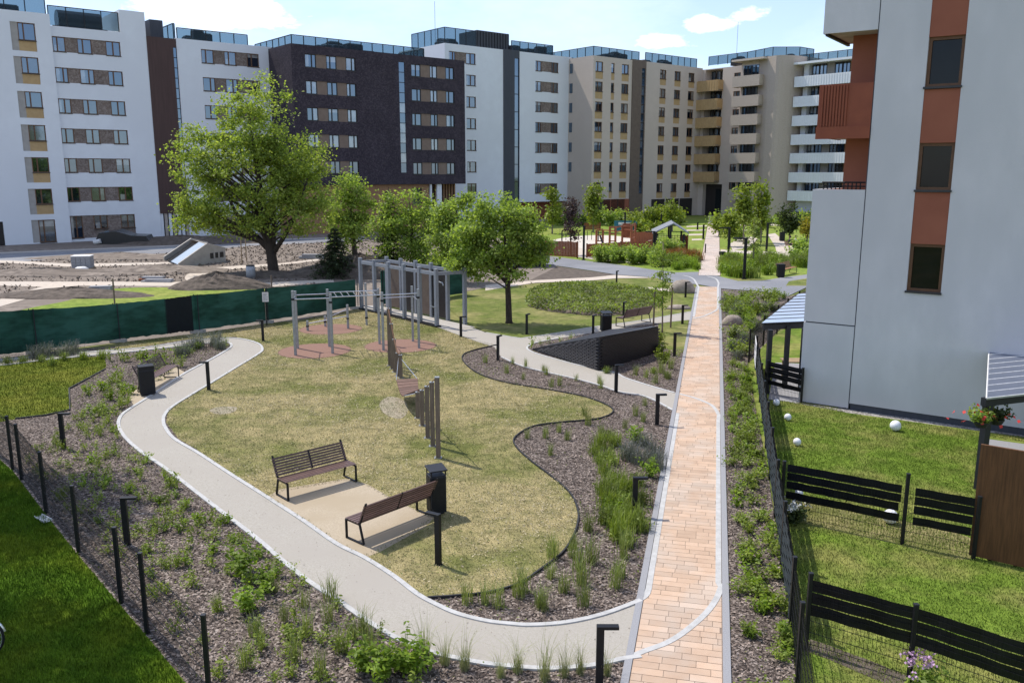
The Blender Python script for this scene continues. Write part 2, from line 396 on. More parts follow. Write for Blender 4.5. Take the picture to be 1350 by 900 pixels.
def leaves(P, Nrm, L, W, r=rng):
    """diamond leaves, slightly folded"""
    n = len(P); Nrm = Nrm / (np.linalg.norm(Nrm, axis=1, keepdims=True) + 1e-9)
    t = r.normal(size=(n, 3)); t -= Nrm * (t * Nrm).sum(1, keepdims=True); t /= np.linalg.norm(t, axis=1, keepdims=True) + 1e-9
    b = np.cross(Nrm, t); L = np.broadcast_to(L, n)[:, None]; W = np.broadcast_to(W, n)[:, None]
    V = np.empty((n, 4, 3)); up = Nrm * W * .18
    V[:, 0] = P - t * L / 2; V[:, 1] = P + b * W / 2 + up; V[:, 2] = P + t * L / 2; V[:, 3] = P - b * W / 2 + up
    return V.reshape(-1, 3)
def blades(P, H, Wd, lean=.5, r=rng, seg=2, az=None):
    """curved grass blades as quads + tip, returned as loose quads"""
    n = len(P); a = r.uniform(0, 2 * math.pi, n) if az is None else az
    l = r.uniform(.1, 1, n) * lean; H = np.broadcast_to(H, n); Wd = np.broadcast_to(Wd, n)
    d = np.stack([np.cos(a), np.sin(a), np.zeros(n)], 1); w = np.stack([-np.sin(a), np.cos(a), np.zeros(n)], 1) * (Wd / 2)[:, None]
    z = np.zeros((n, 3)); z[:, 2] = 1
    p0 = P; p1 = P + z * (H * .6)[:, None] + d * (H * l * .3)[:, None]; p2 = P + z * (H * (1 - .25 * l))[:, None] + d * (H * l)[:, None]
    V = np.empty((n, 2, 4, 3))
    V[:, 0, 0] = p0 - w; V[:, 0, 1] = p0 + w; V[:, 0, 2] = p1 + w * .8; V[:, 0, 3] = p1 - w * .8
    V[:, 1, 0] = p1 - w * .8; V[:, 1, 1] = p1 + w * .8; V[:, 1, 2] = p2 + w * .1; V[:, 1, 3] = p2 - w * .1
    return V.reshape(-1, 3)

def spline(pts, n=6, closed=False):
    """Catmull-Rom through the traced points"""
    P = [np.array(p, float) for p in pts]; out = []; m = len(P)
    rngk = range(m if closed else m - 1)
    for k in rngk:
        p0 = P[(k - 1) % m] if closed or k > 0 else 2 * P[0] - P[1]
        p1 = P[k]; p2 = P[(k + 1) % m]
        p3 = P[(k + 2) % m] if closed or k + 2 < m else 2 * P[-1] - P[-2]
        for j in range(n):
            t = j / n
            out.append(tuple(.5 * ((2 * p1) + (-p0 + p2) * t + (2 * p0 - 5 * p1 + 4 * p2 - p3) * t * t + (-p0 + 3 * p1 - 3 * p2 + p3) * t ** 3)))
    if not closed: out.append(tuple(P[-1]))
    return out
def W(pts, smooth=0, closed=False):
    w = [G(*p) for p in pts]
    return spline(w, smooth, closed) if smooth else w
def inside(P, poly):
    x, y = P[:, 0], P[:, 1]; ins = np.zeros(len(P), bool); n = len(poly)
    for i in range(n):
        x1, y1 = poly[i]; x2, y2 = poly[(i + 1) % n]
        c = ((y1 > y) != (y2 > y))
        with np.errstate(divide='ignore', invalid='ignore'):
            xi = (x2 - x1) * (y - y1) / (y2 - y1 + 1e-12) + x1
        ins ^= c & (x < xi)
    return ins
def scatter(poly, n, excl=(), r=rng):
    a = np.array(poly); lo, hi = a.min(0), a.max(0); out = np.zeros((0, 2))
    for _ in range(40):
        P = r.uniform(lo, hi, (max(n, 1000), 2)); P = P[inside(P, poly)]
        for e in excl: P = P[~inside(P, e)]
        out = np.vstack([out, P])
        if len(out) >= n: break
    return out[:n]
def patch(name, poly, z, m, kind='structure'):
    mb = MB(); mb.face([(p[0], p[1], z) for p in poly], m); o = mb.build(name); return tag(o, kind=kind)
def ribbon(name, line, width, z0, z1, m, side=0.0, kind='structure', parent=None):
    """a kerb or edging: a strip of given width following a line"""
    L = [Vector((p[0], p[1])) for p in line]; mb = MB(); A = []; B = []
    for k, p in enumerate(L):
        d = (L[min(k + 1, len(L) - 1)] - L[max(k - 1, 0)]).normalized(); n = Vector((-d.y, d.x))
        A.append(p + n * (width * (.5 + side))); B.append(p - n * (width * (.5 - side)))
    i = 0
    for a, b in zip(A, B):
        mb.v += [(a.x, a.y, z0), (a.x, a.y, z1), (b.x, b.y, z1), (b.x, b.y, z0)]
    mi = mb.mi(m)
    for k in range(len(L) - 1):
        o = 4 * k
        for q in ((0, 1), (1, 2), (2, 3)):
            mb.f.append((o + q[0], o + q[1], o + 4 + q[1], o + 4 + q[0])); mb.m.append(mi)
    ob = mb.build(name, parent)
    return tag(ob, kind=kind) if kind else ob
# ================================================================== THE GROUND
patch('ground', [(-900, -300), (900, -300), (900, 1500), (-900, 1500)], -0.02, M['parkgrass'])
# far sunny lawns in front of the beige wings
far_lawn = W([(690, 332), (700, 300), (735, 284), (930, 284), (1075, 283), (1110, 300), (1110, 372), (1020, 368), (940, 366), (880, 358), (800, 350), (735, 342)])
patch('far_lawn', far_lawn, -.012, M['fargrass'])
dirt = W([(-700, 480), (-200, 478), (0, 470), (155, 451), (264, 439), (352, 426), (400, 421), (470, 407), (520, 402), (640, 379), (712, 368), (735, 350), (712, 337), (690, 318), (600, 306), (400, 305), (211, 309), (95, 319), (-700, 352)])
patch('building_site', dirt, -.008, M['dirt'])
mulch_poly = W([(-260, 480), (0, 468), (160, 456), (264, 441), (345, 447), (560, 460), (640, 452), (700, 440), (790, 424), (880, 398), (912, 384), (952, 381), (1004, 385), (1040, 391), (1063, 384), (1056, 405), (1012, 450), (985, 480), (1000, 560), (1012, 620), (1028, 735), (1050, 898), (1110, 1180), (200, 1180), (277, 925), (-200, 700)])
patch('mulch_bed', mulch_poly, 0.0, M['mulch'])

# loop path traced edge by edge
outer = [(845, 866), (823, 869), (800, 874), (771, 879), (717, 882), (649, 876.5), (610, 870), (564, 859), (519, 840), (481, 817), (443, 790.5), (405.6, 766), (368, 736), (338, 710), (274.5, 661.5), (219.6, 619), (186, 596), (165, 577), (156.5, 562), (159, 549.5), (170, 540), (198.5, 522), (242.6, 493), (280, 473), (301.7, 460), (305, 455), (298, 451), (270, 453), (186.6, 462.5), (120, 469), (60, 475), (0, 482), (-120, 492)]
inner = [(-120, 483), (0, 474.5), (60, 469), (140, 462.5), (199, 457.5), (249, 449.5), (290, 446), (318, 447), (340, 453), (346, 461), (339, 468), (311, 485), (280, 504), (249, 522.6), (227, 536.6), (217, 547.5), (215.5, 556), (218.5, 565), (230, 579), (262, 598), (304, 625.6), (350.5, 655), (400, 687), (443, 717), (481, 736), (519, 760), (549, 783), (572, 796), (602, 809.4), (640, 819), (670, 822.7), (700, 824.5), (747, 821), (796, 810), (845, 792)]
Wo, Wi = W(outer, 5), W(inner, 5)
patch('gravel_path', Wo + Wi, .012, M['gravelpath'])
ribbon('path_kerb', Wo, .10, 0, .035, M['kerbwhite'])
ribbon('path_kerb', Wi, .10, 0, .035, M['kerbwhite'])

lawn_edge = [(564, 789), (600, 786.6), (644, 781.7), (683, 770.5), (717, 748.5), (744, 726.5), (759, 699.6), (762, 675), (751.6, 650.7), (727, 628.7), (698, 606.7), (680, 589), (679, 577), (702.7, 562.7), (742, 557), (786, 553), (807, 545), (803, 536), (771, 523.6), (722, 514), (663.6, 504), (629, 492), (611, 477), (611, 468), (625, 462), (655, 455)]
We = W(lawn_edge, 5)
central_lawn = W([(300, 629), (346, 659), (395, 691), (440, 722), (478, 741), (515, 764)], 0) + We + W([(626, 449), (586, 434.5), (576, 430), (477, 406), (470, 407.5), (400, 421.5), (351, 426.5), (264, 439), (155, 452), (150, 464), (199, 455), (249, 447), (310, 444), (345, 458), (300, 488), (240, 524), (222, 540), (219, 557), (235, 578), (262, 594)], 0)
patch('central_lawn', central_lawn, .006, M['drylawn'])
ribbon('lawn_edging', We, .035, 0, .05, M['edging'])
# worn and rubber patches on the lawn
bare = spline([G(500, 533), G(512, 523), G(531, 527), G(538, 540), G(528, 552), G(508, 546)], 5, True)
patch('bare_spot', bare, .008, M['baresoil'])
bare2 = spline([G(276, 541), G(290, 536), G(312, 537), G(306, 544), G(288, 546)], 5, True)
patch('bare_spot', bare2, .008, M['baresoil'])
def disc(name, px, py, rx, ry, z, m):
    c = G(px, py); a = abs(G(px + rx, py)[0] - c[0]); b = abs(G(px, py - ry)[1] - G(px, py + ry)[1]) / 2
    return patch(name, [(c[0] + a * math.cos(t), c[1] + b * math.sin(t)) for t in np.linspace(0, 2 * math.pi, 40, endpoint=False)], z, m)
disc('rubber_pad', 415, 462.5, 47, 10, .014, M['rubber'])
disc('rubber_pad', 528, 456, 47, 9, .014, M['rubber'])
disc('rubber_pad', 436, 434, 41, 7, .014, M['rubber'])
pad = W([(352, 655), (369, 645), (456, 631), (484, 638), (522, 660), (572, 683), (560, 695), (500, 728), (479, 736), (443, 716), (400, 686)])
patch('bench_pad', pad, .0095, M['sandpad'])
pad2 = W([(165, 523), (196, 503), (232, 484), (246, 492), (205, 524), (180, 537)])
patch('bench_pad', pad2, .0075, M['sandpad'])

# side path that rounds the black wall
side_poly = W([(905, 516), (889, 518), (859, 509.5), (823, 498), (809.5, 491), (764, 482), (718, 469.6), (700, 463.5), (695, 458), (706, 452), (738, 446), (787, 438), (849, 428), (907, 422), (916, 422), (918, 409), (911, 411), (849, 422), (787, 430.5), (738, 438.6), (695, 445), (682, 445.5), (641, 438.6), (612, 428), (576, 431), (587, 435.5), (627, 450), (652, 458), (660, 470), (692, 484), (747.6, 497), (787, 507), (815.5, 516.5), (843.5, 521), (862, 527.4), (885, 540.6), (899, 548)])
patch('gravel_path', side_poly, .0125, M['gravelpath'])
ribbon('path_kerb', W([(887, 541), (862, 527.4), (843.5, 521), (815.5, 516.5), (787, 507), (747.6, 497), (692, 484), (661, 471)], 4), .09, 0, .03, M['kerbwhite'])
ribbon('path_kerb', W([(889, 518), (859, 509.5), (823, 498), (809.5, 491), (764, 482), (718, 469.6), (700, 463.5), (695, 458), (706, 452), (738, 446)], 4), .09, 0, .03, M['kerbwhite'])
ribbon('path_kerb', W([(641, 438.6), (682, 445.5), (695, 445), (738, 438.6), (787, 430.5), (849, 422), (911, 411)], 4), .08, 0, .025, M['kerbwhite'])
tree_lawn = W([(613, 425), (641, 438), (682, 445.5), (695, 445), (738, 438.6), (787, 430.5), (849, 422), (911, 411), (917, 386), (880, 377), (820, 376), (760, 371), (700, 375), (640, 381), (600, 388), (590, 405)])
patch('tree_lawn', tree_lawn, .005, M['parkgrass'])
wedge_lawn = W([(868, 450), (868, 427), (908, 421), (903, 460), (895, 470), (880, 460)])
patch('wedge_lawn', wedge_lawn, .005, M['parkgrass'])

# asphalt lane, pale paths
asphalt = W([(690, 330), (712, 336), (769, 343.5), (830, 351), (866, 356.5), (891, 359.3), (925, 358.5), (949, 364.7), (973, 370.7), (1004, 370.4), (1032, 365.8), (1100, 358), (1110, 374), (1064, 378.5), (1039, 390.5), (1005, 384.5), (951, 380.5), (920, 375), (880, 372), (864, 366), (811, 362), (780, 357), (731, 350), (690, 345)])
patch('asphalt_lane', asphalt, .016, M['asphalt'])
patch('verge', W([(1036, 377), (1040, 371), (1064, 367), (1080, 367), (1080, 377)]), .02, M['parkgrass'])
patch('soil_patch', W([(690, 374), (735, 351), (780, 357.5), (811, 362.2), (830, 366), (780, 369), (705, 372)]), -.002, M['darksoil'])
patch('pale_path', W([(640, 383), (640, 376), (707, 369.5), (780, 365.8), (812, 362.5), (866, 366.5), (816, 366.8), (780, 369.8), (705, 373)]), .012, M['palepath'])
patch('pale_path', W([(817, 377.5), (865, 379), (895, 383), (895, 386), (865, 382.5), (817, 380.5)]), .012, M['palepath'])
patch('pale_path', W([(-10, 371), (245, 371.6), (353, 372.5), (440, 368), (440, 372), (353, 378), (245, 377.3), (104, 376.5), (87, 378), (70, 384), (0, 404), (-200, 445), (-200, 425), (0, 394), (40, 382), (55, 378), (0, 376.5), (-300, 378), (-300, 371)]), .004, M['palepath'])
sweep_o = W([(300, 375), (262, 374), (244, 368), (250, 360), (270, 354.5), (319, 350), (372, 346.8), (420, 341)], 5)
sweep_i = W([(420, 343.5), (372, 349.3), (340, 352), (290, 357), (272, 361), (268, 366), (280, 370), (310, 371.5)], 5)
patch('pale_path', sweep_o + sweep_i, .006, M['palepath'])
patch('pale_path', W([(-100, 341), (19, 343.5), (96, 348), (216, 345.8), (260, 342), (260, 344), (216, 348.4), (96, 352), (19, 347), (-100, 344)]), .004, M['palepath'])
patch('site_road', W([(-400, 343), (0, 334), (230, 324.5), (330, 317), (480, 313), (480, 317), (330, 324), (236, 333), (0, 346), (-400, 362)]), 0, M['asphalt'])
ribbon('site_kerb', W([(-400, 343), (0, 334), (230, 324.5), (330, 317), (480, 313)]), 1.4, 0, .05, M['concrete'])
site_grass = spline(W([(-60, 432), (30, 408), (90, 396), (112, 386), (165, 379.5), (235, 379), (300, 380.5), (350, 380), (340, 392), (260, 406), (120, 424), (0, 446)]), 4, True)
patch('site_grass', site_grass, .002, M['fargrass'])
patch('play_sand', spline(W([(705, 330), (735, 315), (790, 310), (850, 315), (890, 322), (885, 332), (850, 338), (790, 337), (740, 336)]), 5, True), .004, M['sand'])
patch('play_apron', W([(722, 331), (769, 340), (790, 343.5), (850, 348), (800, 334), (760, 326)]), .008, M['palepath'])
for q in ([(905, 298), (932, 297), (932, 298.5), (905, 299.5)], [(905, 303), (930, 302.5), (930, 304), (905, 304.5)], [(908, 308.5), (928, 308), (928, 310), (908, 310.5)], [(912, 315), (926, 314.5), (926, 316.5), (912, 317)],
          [(950, 329), (1045, 333), (1064, 335), (1064, 338.5), (1040, 338), (950, 332)], [(950, 296), (1100, 295), (1100, 297), (950, 298)], [(950, 303), (985, 303), (985, 305.5), (950, 305.5)]):
    patch('pale_path', W(q), .004, M['palepath'])
patch('pale_path', W([(1012, 309), (1022, 307.5), (1030, 315), (1048, 327), (1050, 333), (1024, 333), (1022, 325)]), .006, M['palepath'])
patch('pale_path', W([(962, 322), (972, 314), (990, 312), (1000, 315), (986, 327), (966, 330)]), .006, M['palepath'])
patch('plaza_strip', W([(600, 306), (650, 287), (740, 281), (920, 279), (935, 283), (745, 286), (690, 296), (640, 312)]), -.004, M['concrete'])

# ------------------------------------------------------------------ the brick path: every paver laid in its own mesh island
VX, VY = 946.3, 228.0
pa, pb = Vector(G(964, 900)), Vector(G(952.4, 460))
pdir = (pb - pa).normalized(); pn = Vector((-pdir.y, pdir.x))      # pn points left
L0 = Vector(G(818, 900)); pw = (L0 - pa).dot(pn)
def PL(s, t): q = pa + pdir * s + pn * t; return (q.x, q.y)
def ST_(px, py): q = Vector(G(px, py)) - pa; return q.dot(pdir), q.dot(pn)
S0 = -4.0; S1 = ST_(948, 365)[0]; SFAR = ST_(946, 279)[0]
SA = ST_(918, 378)[0]                       # the lane crosses here
patch('brick_path', [PL(S0, 0), PL(S0, pw), PL(SA, pw), PL(SA, 0)], .018, M['paverjoint'])
def pavers(name, s0, s1, row, t0, t1, z, lo, hi, gap, m='paver'):
    V = []; s = s0; r = random.Random(5)
    while s < s1:
        t = t0 - r.uniform(0, hi)
        while t < t1:
            w = r.choice([lo, (lo + hi) / 2, hi, hi]); a, b = max(t, t0), min(t + w, t1)
            if b - a > .04:
                for p in (PL(s + gap, a + gap), PL(s + gap, b - gap), PL(s + row - gap, b - gap), PL(s + row - gap, a + gap)): V.append((p[0], p[1], z + r.uniform(0, .003)))
            t += w
        s += row
    V = np.array(V).reshape(-1, 4, 3)[:, ::-1].reshape(-1, 3)
    o = link_mesh(name, fast_mesh(name, V, 4, M[m])); return tag(o, kind='structure')
pavers('brick_path_pavers', S0, SA, .185, .13, pw - .13, .022, .26, .52, .004)
patch('brick_path', [PL(S1 + .6, 0), PL(S1 + .6, pw), PL(SFAR, pw), PL(SFAR, 0)], .020, M['paverjoint'])
pavers('brick_path_pavers', S1 + .6, SFAR, .4, .03, pw - .03, .024, .6, 1.2, .006, 'paverglare')
sl = [s for s in np.linspace(S0, SA, 30)]
ribbon('brick_path_kerb', [PL(s, .06) for s in sl], .12, 0, .034, M['kerbgrey'])
ribbon('brick_path_kerb', [PL(s, pw - .06) for s in sl], .12, 0, .034, M['kerbgrey'])
def band(pts, n=4): return [tuple(q) for q in spline([G(*p) for p in pts], n)]
bl = band([(829, 868), (848, 860), (880, 848), (905, 832), (930, 810), (944, 791), (950.5, 775)])
sb0 = ST_(951, 770)[0]; sb1 = ST_(949, 556)[0]
bl += [PL(s, .185) for s in np.linspace(sb0, sb1, 16)] + band([(947.5, 548), (943, 540), (935, 533), (915, 525), (896, 520)])
ribbon('path_band', bl, .11, .02, .031, M['kerbwhite'])
bl2 = band([(840, 793), (848, 789), (853, 784)]) + [PL(s, pw - .185) for s in np.linspace(ST_(855, 778)[0], ST_(887, 545)[0], 16)]
ribbon('path_band', bl2, .11, .02, .031, M['kerbwhite'])
bl3 = [PL(s, pw - .185) for s in np.linspace(ST_(911, 418)[0], SA - .3, 8)] + band([(918, 374), (915, 369), (909, 365.5), (900, 363.5)])
ribbon('path_band', bl3, .12, .022, .035, M['kerbwhite'])
bl4 = band([(913, 420.5), (927, 417.5), (940, 412), (946, 408)]) + [PL(s, .185) for s in np.linspace(ST_(948, 405)[0], SA - .3, 8)] + band([(947.5, 374), (945, 369), (940, 366.5), (932, 364.5)])
ribbon('path_band', bl4, .12, .022, .035, M['kerbwhite'])

# ------------------------------------------------------------------ left and right garden lawns
FENCE_L = [(-95, 505), (-62, 535), (-35, 567), (-8, 598), (17, 619), (28.7, 632), (61, 676), (104, 729), (160, 794.5), (194, 834.6), (277, 931), (330, 1000)]
left_lawn = W([(-95, 508), (-8, 599), (17, 621), (61, 679), (104, 733), (160, 799), (194, 839), (262, 920), (330, 1010), (300, 1180), (-1500, 1180), (-1500, 620), (-300, 508)])
patch('left_lawn', left_lawn, .006, M['lush'])
upper_lawn = spline(W([(-120, 481), (0, 476), (70, 474), (130, 470), (139, 477), (138, 487), (115, 500), (91, 513), (93, 528), (92, 541), (60, 548), (20, 552.5), (-60, 562), (-140, 540)]), 2, True)
patch('upper_lawn', upper_lawn, .005, M['olive'])
ribbon('lawn_edging', W([(139, 487), (115, 500), (91, 513), (92, 528), (92, 541), (60, 548), (20, 552.5)]), .04, 0, .05, M['edging'])
garden = W([(987, 480), (1006, 456), (1052, 420), (1075, 420), (1063, 527), (1119, 543), (1301, 568), (1420, 585), (1700, 640), (1700, 1200), (1115, 1200), (1052, 900), (1030, 735), (1013, 620), (1001, 560)])
patch('garden_lawn', garden, .006, M['garden'])
patch('pebble_strip', W([(1040, 524), (1119, 539), (1301, 563), (1420, 579), (1420, 586), (1301, 569.5), (1119, 544.5), (1040, 530)]), .010, M['pebble'])
patch('dry_grass_strip', spline(W([(1045, 658), (1090, 668), (1180, 685), (1277, 708), (1285, 735), (1240, 735), (1185, 718), (1120, 704), (1060, 690), (1035, 682)]), 3, True), .009, M['drylawn'])
patch('garden_soil', W([(1060, 840), (1090, 850), (1150, 872), (1230, 905), (1230, 925), (1140, 890), (1090, 868), (1062, 858)]), .010, M['darksoil'])
patch('terrace_paving', W([(1013, 527), (1054, 531), (1064, 480), (1022, 478)]), .012, M['kerbgrey'])
patch('terrace_paving', W([(1296, 578), (1420, 595), (1420, 650), (1296, 620)]), .012, M['kerbgrey'])

# ------------------------------------------------------------------ grass, chips: what nobody could count
def grass(name, poly, n, m, hlo, hhi, wd, excl=(), lean=.7):
    P = scatter(poly, n, excl); P3 = np.column_stack([P, np.full(len(P), .006)])
    me = fast_mesh(name, blades(P3, rng.uniform(hlo, hhi, len(P)), wd, lean), 4, m)
    return tag(link_mesh(name, me), kind='stuff')
path_loop = Wo + Wi
pads_ = []
for px_, py_, rx_, ry_ in ((415, 462.5, 46, 9.6), (528, 456, 46, 8.6), (436, 434, 40, 6.7)):
    c_ = G(px_, py_); a_ = abs(G(px_ + rx_, py_)[0] - c_[0]); b_ = abs(G(px_, py_ - ry_)[1] - G(px_, py_ + ry_)[1]) / 2; pads_.append([(c_[0] + a_ * math.cos(t), c_[1] + b_ * math.sin(t)) for t in np.linspace(0, 6.28, 24)])
pc = np.mean(pad, axis=0); excl_c = [path_loop, [tuple(pc + (np.array(q) - pc) * .93) for q in pad]] + pads_
for nm_, ct_, mm_ in (('straw_flecks', 20000, 'straw'), ('weed_flecks', 11000, 'greenfleck')):
    Ps = scatter(central_lawn, ct_ * 2, excl_c); dn = np.sin(Ps[:, 0] * .9 + 1.3 * np.sin(Ps[:, 1] * .5)) + np.sin(Ps[:, 1] * 1.1 + Ps[:, 0] * .4) + rng.normal(size=len(Ps)) * .9; Ps = Ps[dn > .2 if mm_ == 'straw' else dn < -.2][:ct_]
    Pz = np.column_stack([Ps, rng.uniform(.02, .05, len(Ps))]); nr_ = rng.normal(size=Pz.shape) * .5; nr_[:, 2] = 1
    tag(link_mesh(nm_, fast_mesh(nm_, leaves(Pz, nr_, rng.uniform(.03, .08, len(Ps)), rng.uniform(.012, .03, len(Ps))), 4, M[mm_])), kind='stuff')
grass('dry_grass', central_lawn, 150000, M['drygrass'], .012, .045, .009, excl_c, 1.4)
near_left = [p for p in W([(-130, 545), (-8, 600), (17, 622), (61, 680), (104, 734), (160, 800), (194, 840), (250, 910), (250, 960), (-130, 960)])]
grass('lush_grass', near_left, 90000, M['lushgrass'], .04, .10, .008)
grass('lush_grass', upper_lawn, 30000, M['olivegrass'], .03, .09, .012)
near_right = W([(1005, 485), (1119, 546), (1301, 571), (1375, 580), (1375, 930), (1060, 930), (1032, 738), (1015, 622)])
grass('garden_grass', near_right, 100000, M['gardengrass'], .02, .06, .010, [W([(1294, 575), (1420, 593), (1420, 652), (1294, 622)]), W([(1013, 527), (1054, 531), (1064, 480), (1022, 478)])])
def chips(name, poly, n, excl=()):
    P = scatter(poly, n, excl); P3 = np.column_stack([P, rng.uniform(.004, .028, len(P))])
    nr = rng.normal(size=P3.shape) * .35; nr[:, 2] = 1
    V = leaves(P3, nr, rng.uniform(.03, .10, len(P)), rng.uniform(.012, .035, len(P)))
    return tag(link_mesh(name, fast_mesh(name, V, 4, M['chip'])), kind='stuff')
ex_m = [path_loop, central_lawn, side_poly, left_lawn, upper_lawn, [PL(S0, 0), PL(S0, pw), PL(SA, pw), PL(SA, 0)], tree_lawn, pad2]
near_mulch = W([(0, 540), (160, 470), (330, 440), (560, 470), (660, 460), (800, 470), (900, 460), (955, 440), (985, 480), (1000, 560), (1030, 735), (1050, 898), (1052, 925), (262, 925), (194, 836), (104, 731)])
chips('bark_chips', near_mulch, 60000, ex_m)
clod_area = W([(-100, 400), (0, 398), (200, 376), (420, 378), (470, 340), (640, 330), (640, 312), (400, 316), (200, 328), (-100, 352)])
P = scatter(clod_area, 7000, [W([(-10, 371), (245, 371.6), (353, 372.5), (440, 368), (440, 372), (353, 378), (245, 377.3), (104, 376.5), (87, 378), (70, 384), (0, 404), (-200, 445), (-200, 425), (0, 394), (40, 382), (55, 378), (0, 376.5), (-300, 378), (-300, 371)]), sweep_o + sweep_i, W([(-100, 341), (19, 343.5), (96, 348), (216, 345.8), (260, 342), (260, 344), (216, 348.4), (96, 352), (19, 347), (-100, 344)]), site_grass, W([(-400, 343), (0, 332), (230, 322.5), (330, 315), (480, 311), (480, 317), (330, 324), (236, 333), (0, 346), (-400, 362)])]); P3 = np.column_stack([P, rng.uniform(.0, .08, len(P))]); nr_ = rng.normal(size=P3.shape); nr_[:, 2] = np.abs(nr_[:, 2]) + .3
tag(link_mesh('soil_clods', fast_mesh('soil_clods', leaves(P3, nr_, rng.uniform(.08, .28, len(P)) * rng.choice([1, 1, 1.6], len(P)), rng.uniform(.06, .2, len(P))), 4, M['clod'])), kind='stuff')
Pd = scatter(path_loop, 700); Pd3 = np.column_stack([Pd, np.full(len(Pd), .018)]); nr_ = rng.normal(size=Pd3.shape) * .2; nr_[:, 2] = 1
tag(link_mesh('path_debris', fast_mesh('path_debris', leaves(Pd3, nr_, rng.uniform(.012, .045, len(Pd)), rng.uniform(.008, .018, len(Pd))), 4, M['chip'])), kind='stuff')
# thin weeds over the mulch
Pw = scatter(near_mulch, 5200, ex_m); Pw3 = np.column_stack([Pw, rng.uniform(.01, .06, len(Pw))]); den_ = np.sin(Pw[:, 0] * 1.3 + Pw[:, 1] * .7) + np.sin(Pw[:, 0] * .6 - Pw[:, 1] * 1.7) + rng.normal(size=len(Pw)) * .5; Pw3 = Pw3[den_ > .25]
nr_ = rng.normal(size=Pw3.shape) * .6; nr_[:, 2] += 1
tag(link_mesh('weeds', fast_mesh('weeds', leaves(Pw3, nr_, rng.uniform(.03, .08, len(Pw3)), .03), 4, M['leafcover'])), kind='stuff')
# ================================================================== BUILDINGS
class Fr:
    """an upright facade plane: origin, bearing; local x along it, local y into the building, z up"""
    def __init__(s, o, phi):
        s.o = Vector((o[0], o[1])); p = R(phi); s.d = Vector((math.sin(p), math.cos(p))); s.n = Vector((-s.d.y, s.d.x)); s.rz = math.atan2(s.d.y, s.d.x)
    def hit(s, px, py, off=0.0):
        d = den(py); rx, ry = (px - 675) / d, 1.0; o = s.o + s.n * off
        a = (rx * o.y - o.x) / (s.d.x - rx * s.d.y)
        Y = o.y + a * s.d.y
        return a, CH - Y * CT * (py - HY) / d
    def pt(s, a, b=0.0): q = s.o + s.d * a + s.n * b; return (q.x, q.y)
    def S(s, px, py=227, off=0.0): return s.hit(px, py, off)[0]
    def Z(s, px, py, off=0.0): return s.hit(px, py, off)[1]

def wall(root, name, x0, x1, z0, z1, holes, m, y=0.0, D=12.0, reveal=.28, mrev=None):
    """a wall slab with real openings cut in its front, and the block behind it"""
    mb = MB(); mrev = mrev or m
    hs = [(max(a, x0 + .02), min(b, x1 - .02), max(c, z0), min(d, z1)) for a, b, c, d in holes if b > x0 and a < x1 and d > z0 and c < z1]
    xs = sorted({x0, x1, *[h[0] for h in hs], *[h[1] for h in hs]}); zs = sorted({z0, z1, *[h[2] for h in hs], *[h[3] for h in hs]})
    for i in range(len(xs) - 1):
        for k in range(len(zs) - 1):
            cx, cz = (xs[i] + xs[i + 1]) / 2, (zs[k] + zs[k + 1]) / 2
            if any(h[0] < cx < h[1] and h[2] < cz < h[3] for h in hs): continue
            mb.face([(xs[i], y, zs[k]), (xs[i + 1], y, zs[k]), (xs[i + 1], y, zs[k + 1]), (xs[i], y, zs[k + 1])], m)
    yb = y + reveal
    for a, b, c, d in hs:
        mb.face([(a, y, c), (a, y, d), (a, yb, d), (a, yb, c)], mrev); mb.face([(b, y, d), (b, y, c), (b, yb, c), (b, yb, d)], mrev)
        mb.face([(a, y, d), (b, y, d), (b, yb, d), (a, yb, d)], mrev); mb.face([(a, y, c), (a, yb, c), (b, yb, c), (b, y, c)], mrev)
    mb.face([(x0, y, z0), (x0, y, z1), (x0, yb, z1), (x0, yb, z0)], m); mb.face([(x1, y, z0), (x1, yb, z0), (x1, yb, z1), (x1, y, z1)], m)
    mb.face([(x0, y, z1), (x1, y, z1), (x1, yb, z1), (x0, yb, z1)], m); mb.face([(x0, y, z0), (x0, yb, z0), (x1, yb, z0), (x1, y, z0)], m)
    mb.bb(x0, x1, yb, y + D, z0, z1, m)
    return mb.build(name, root)

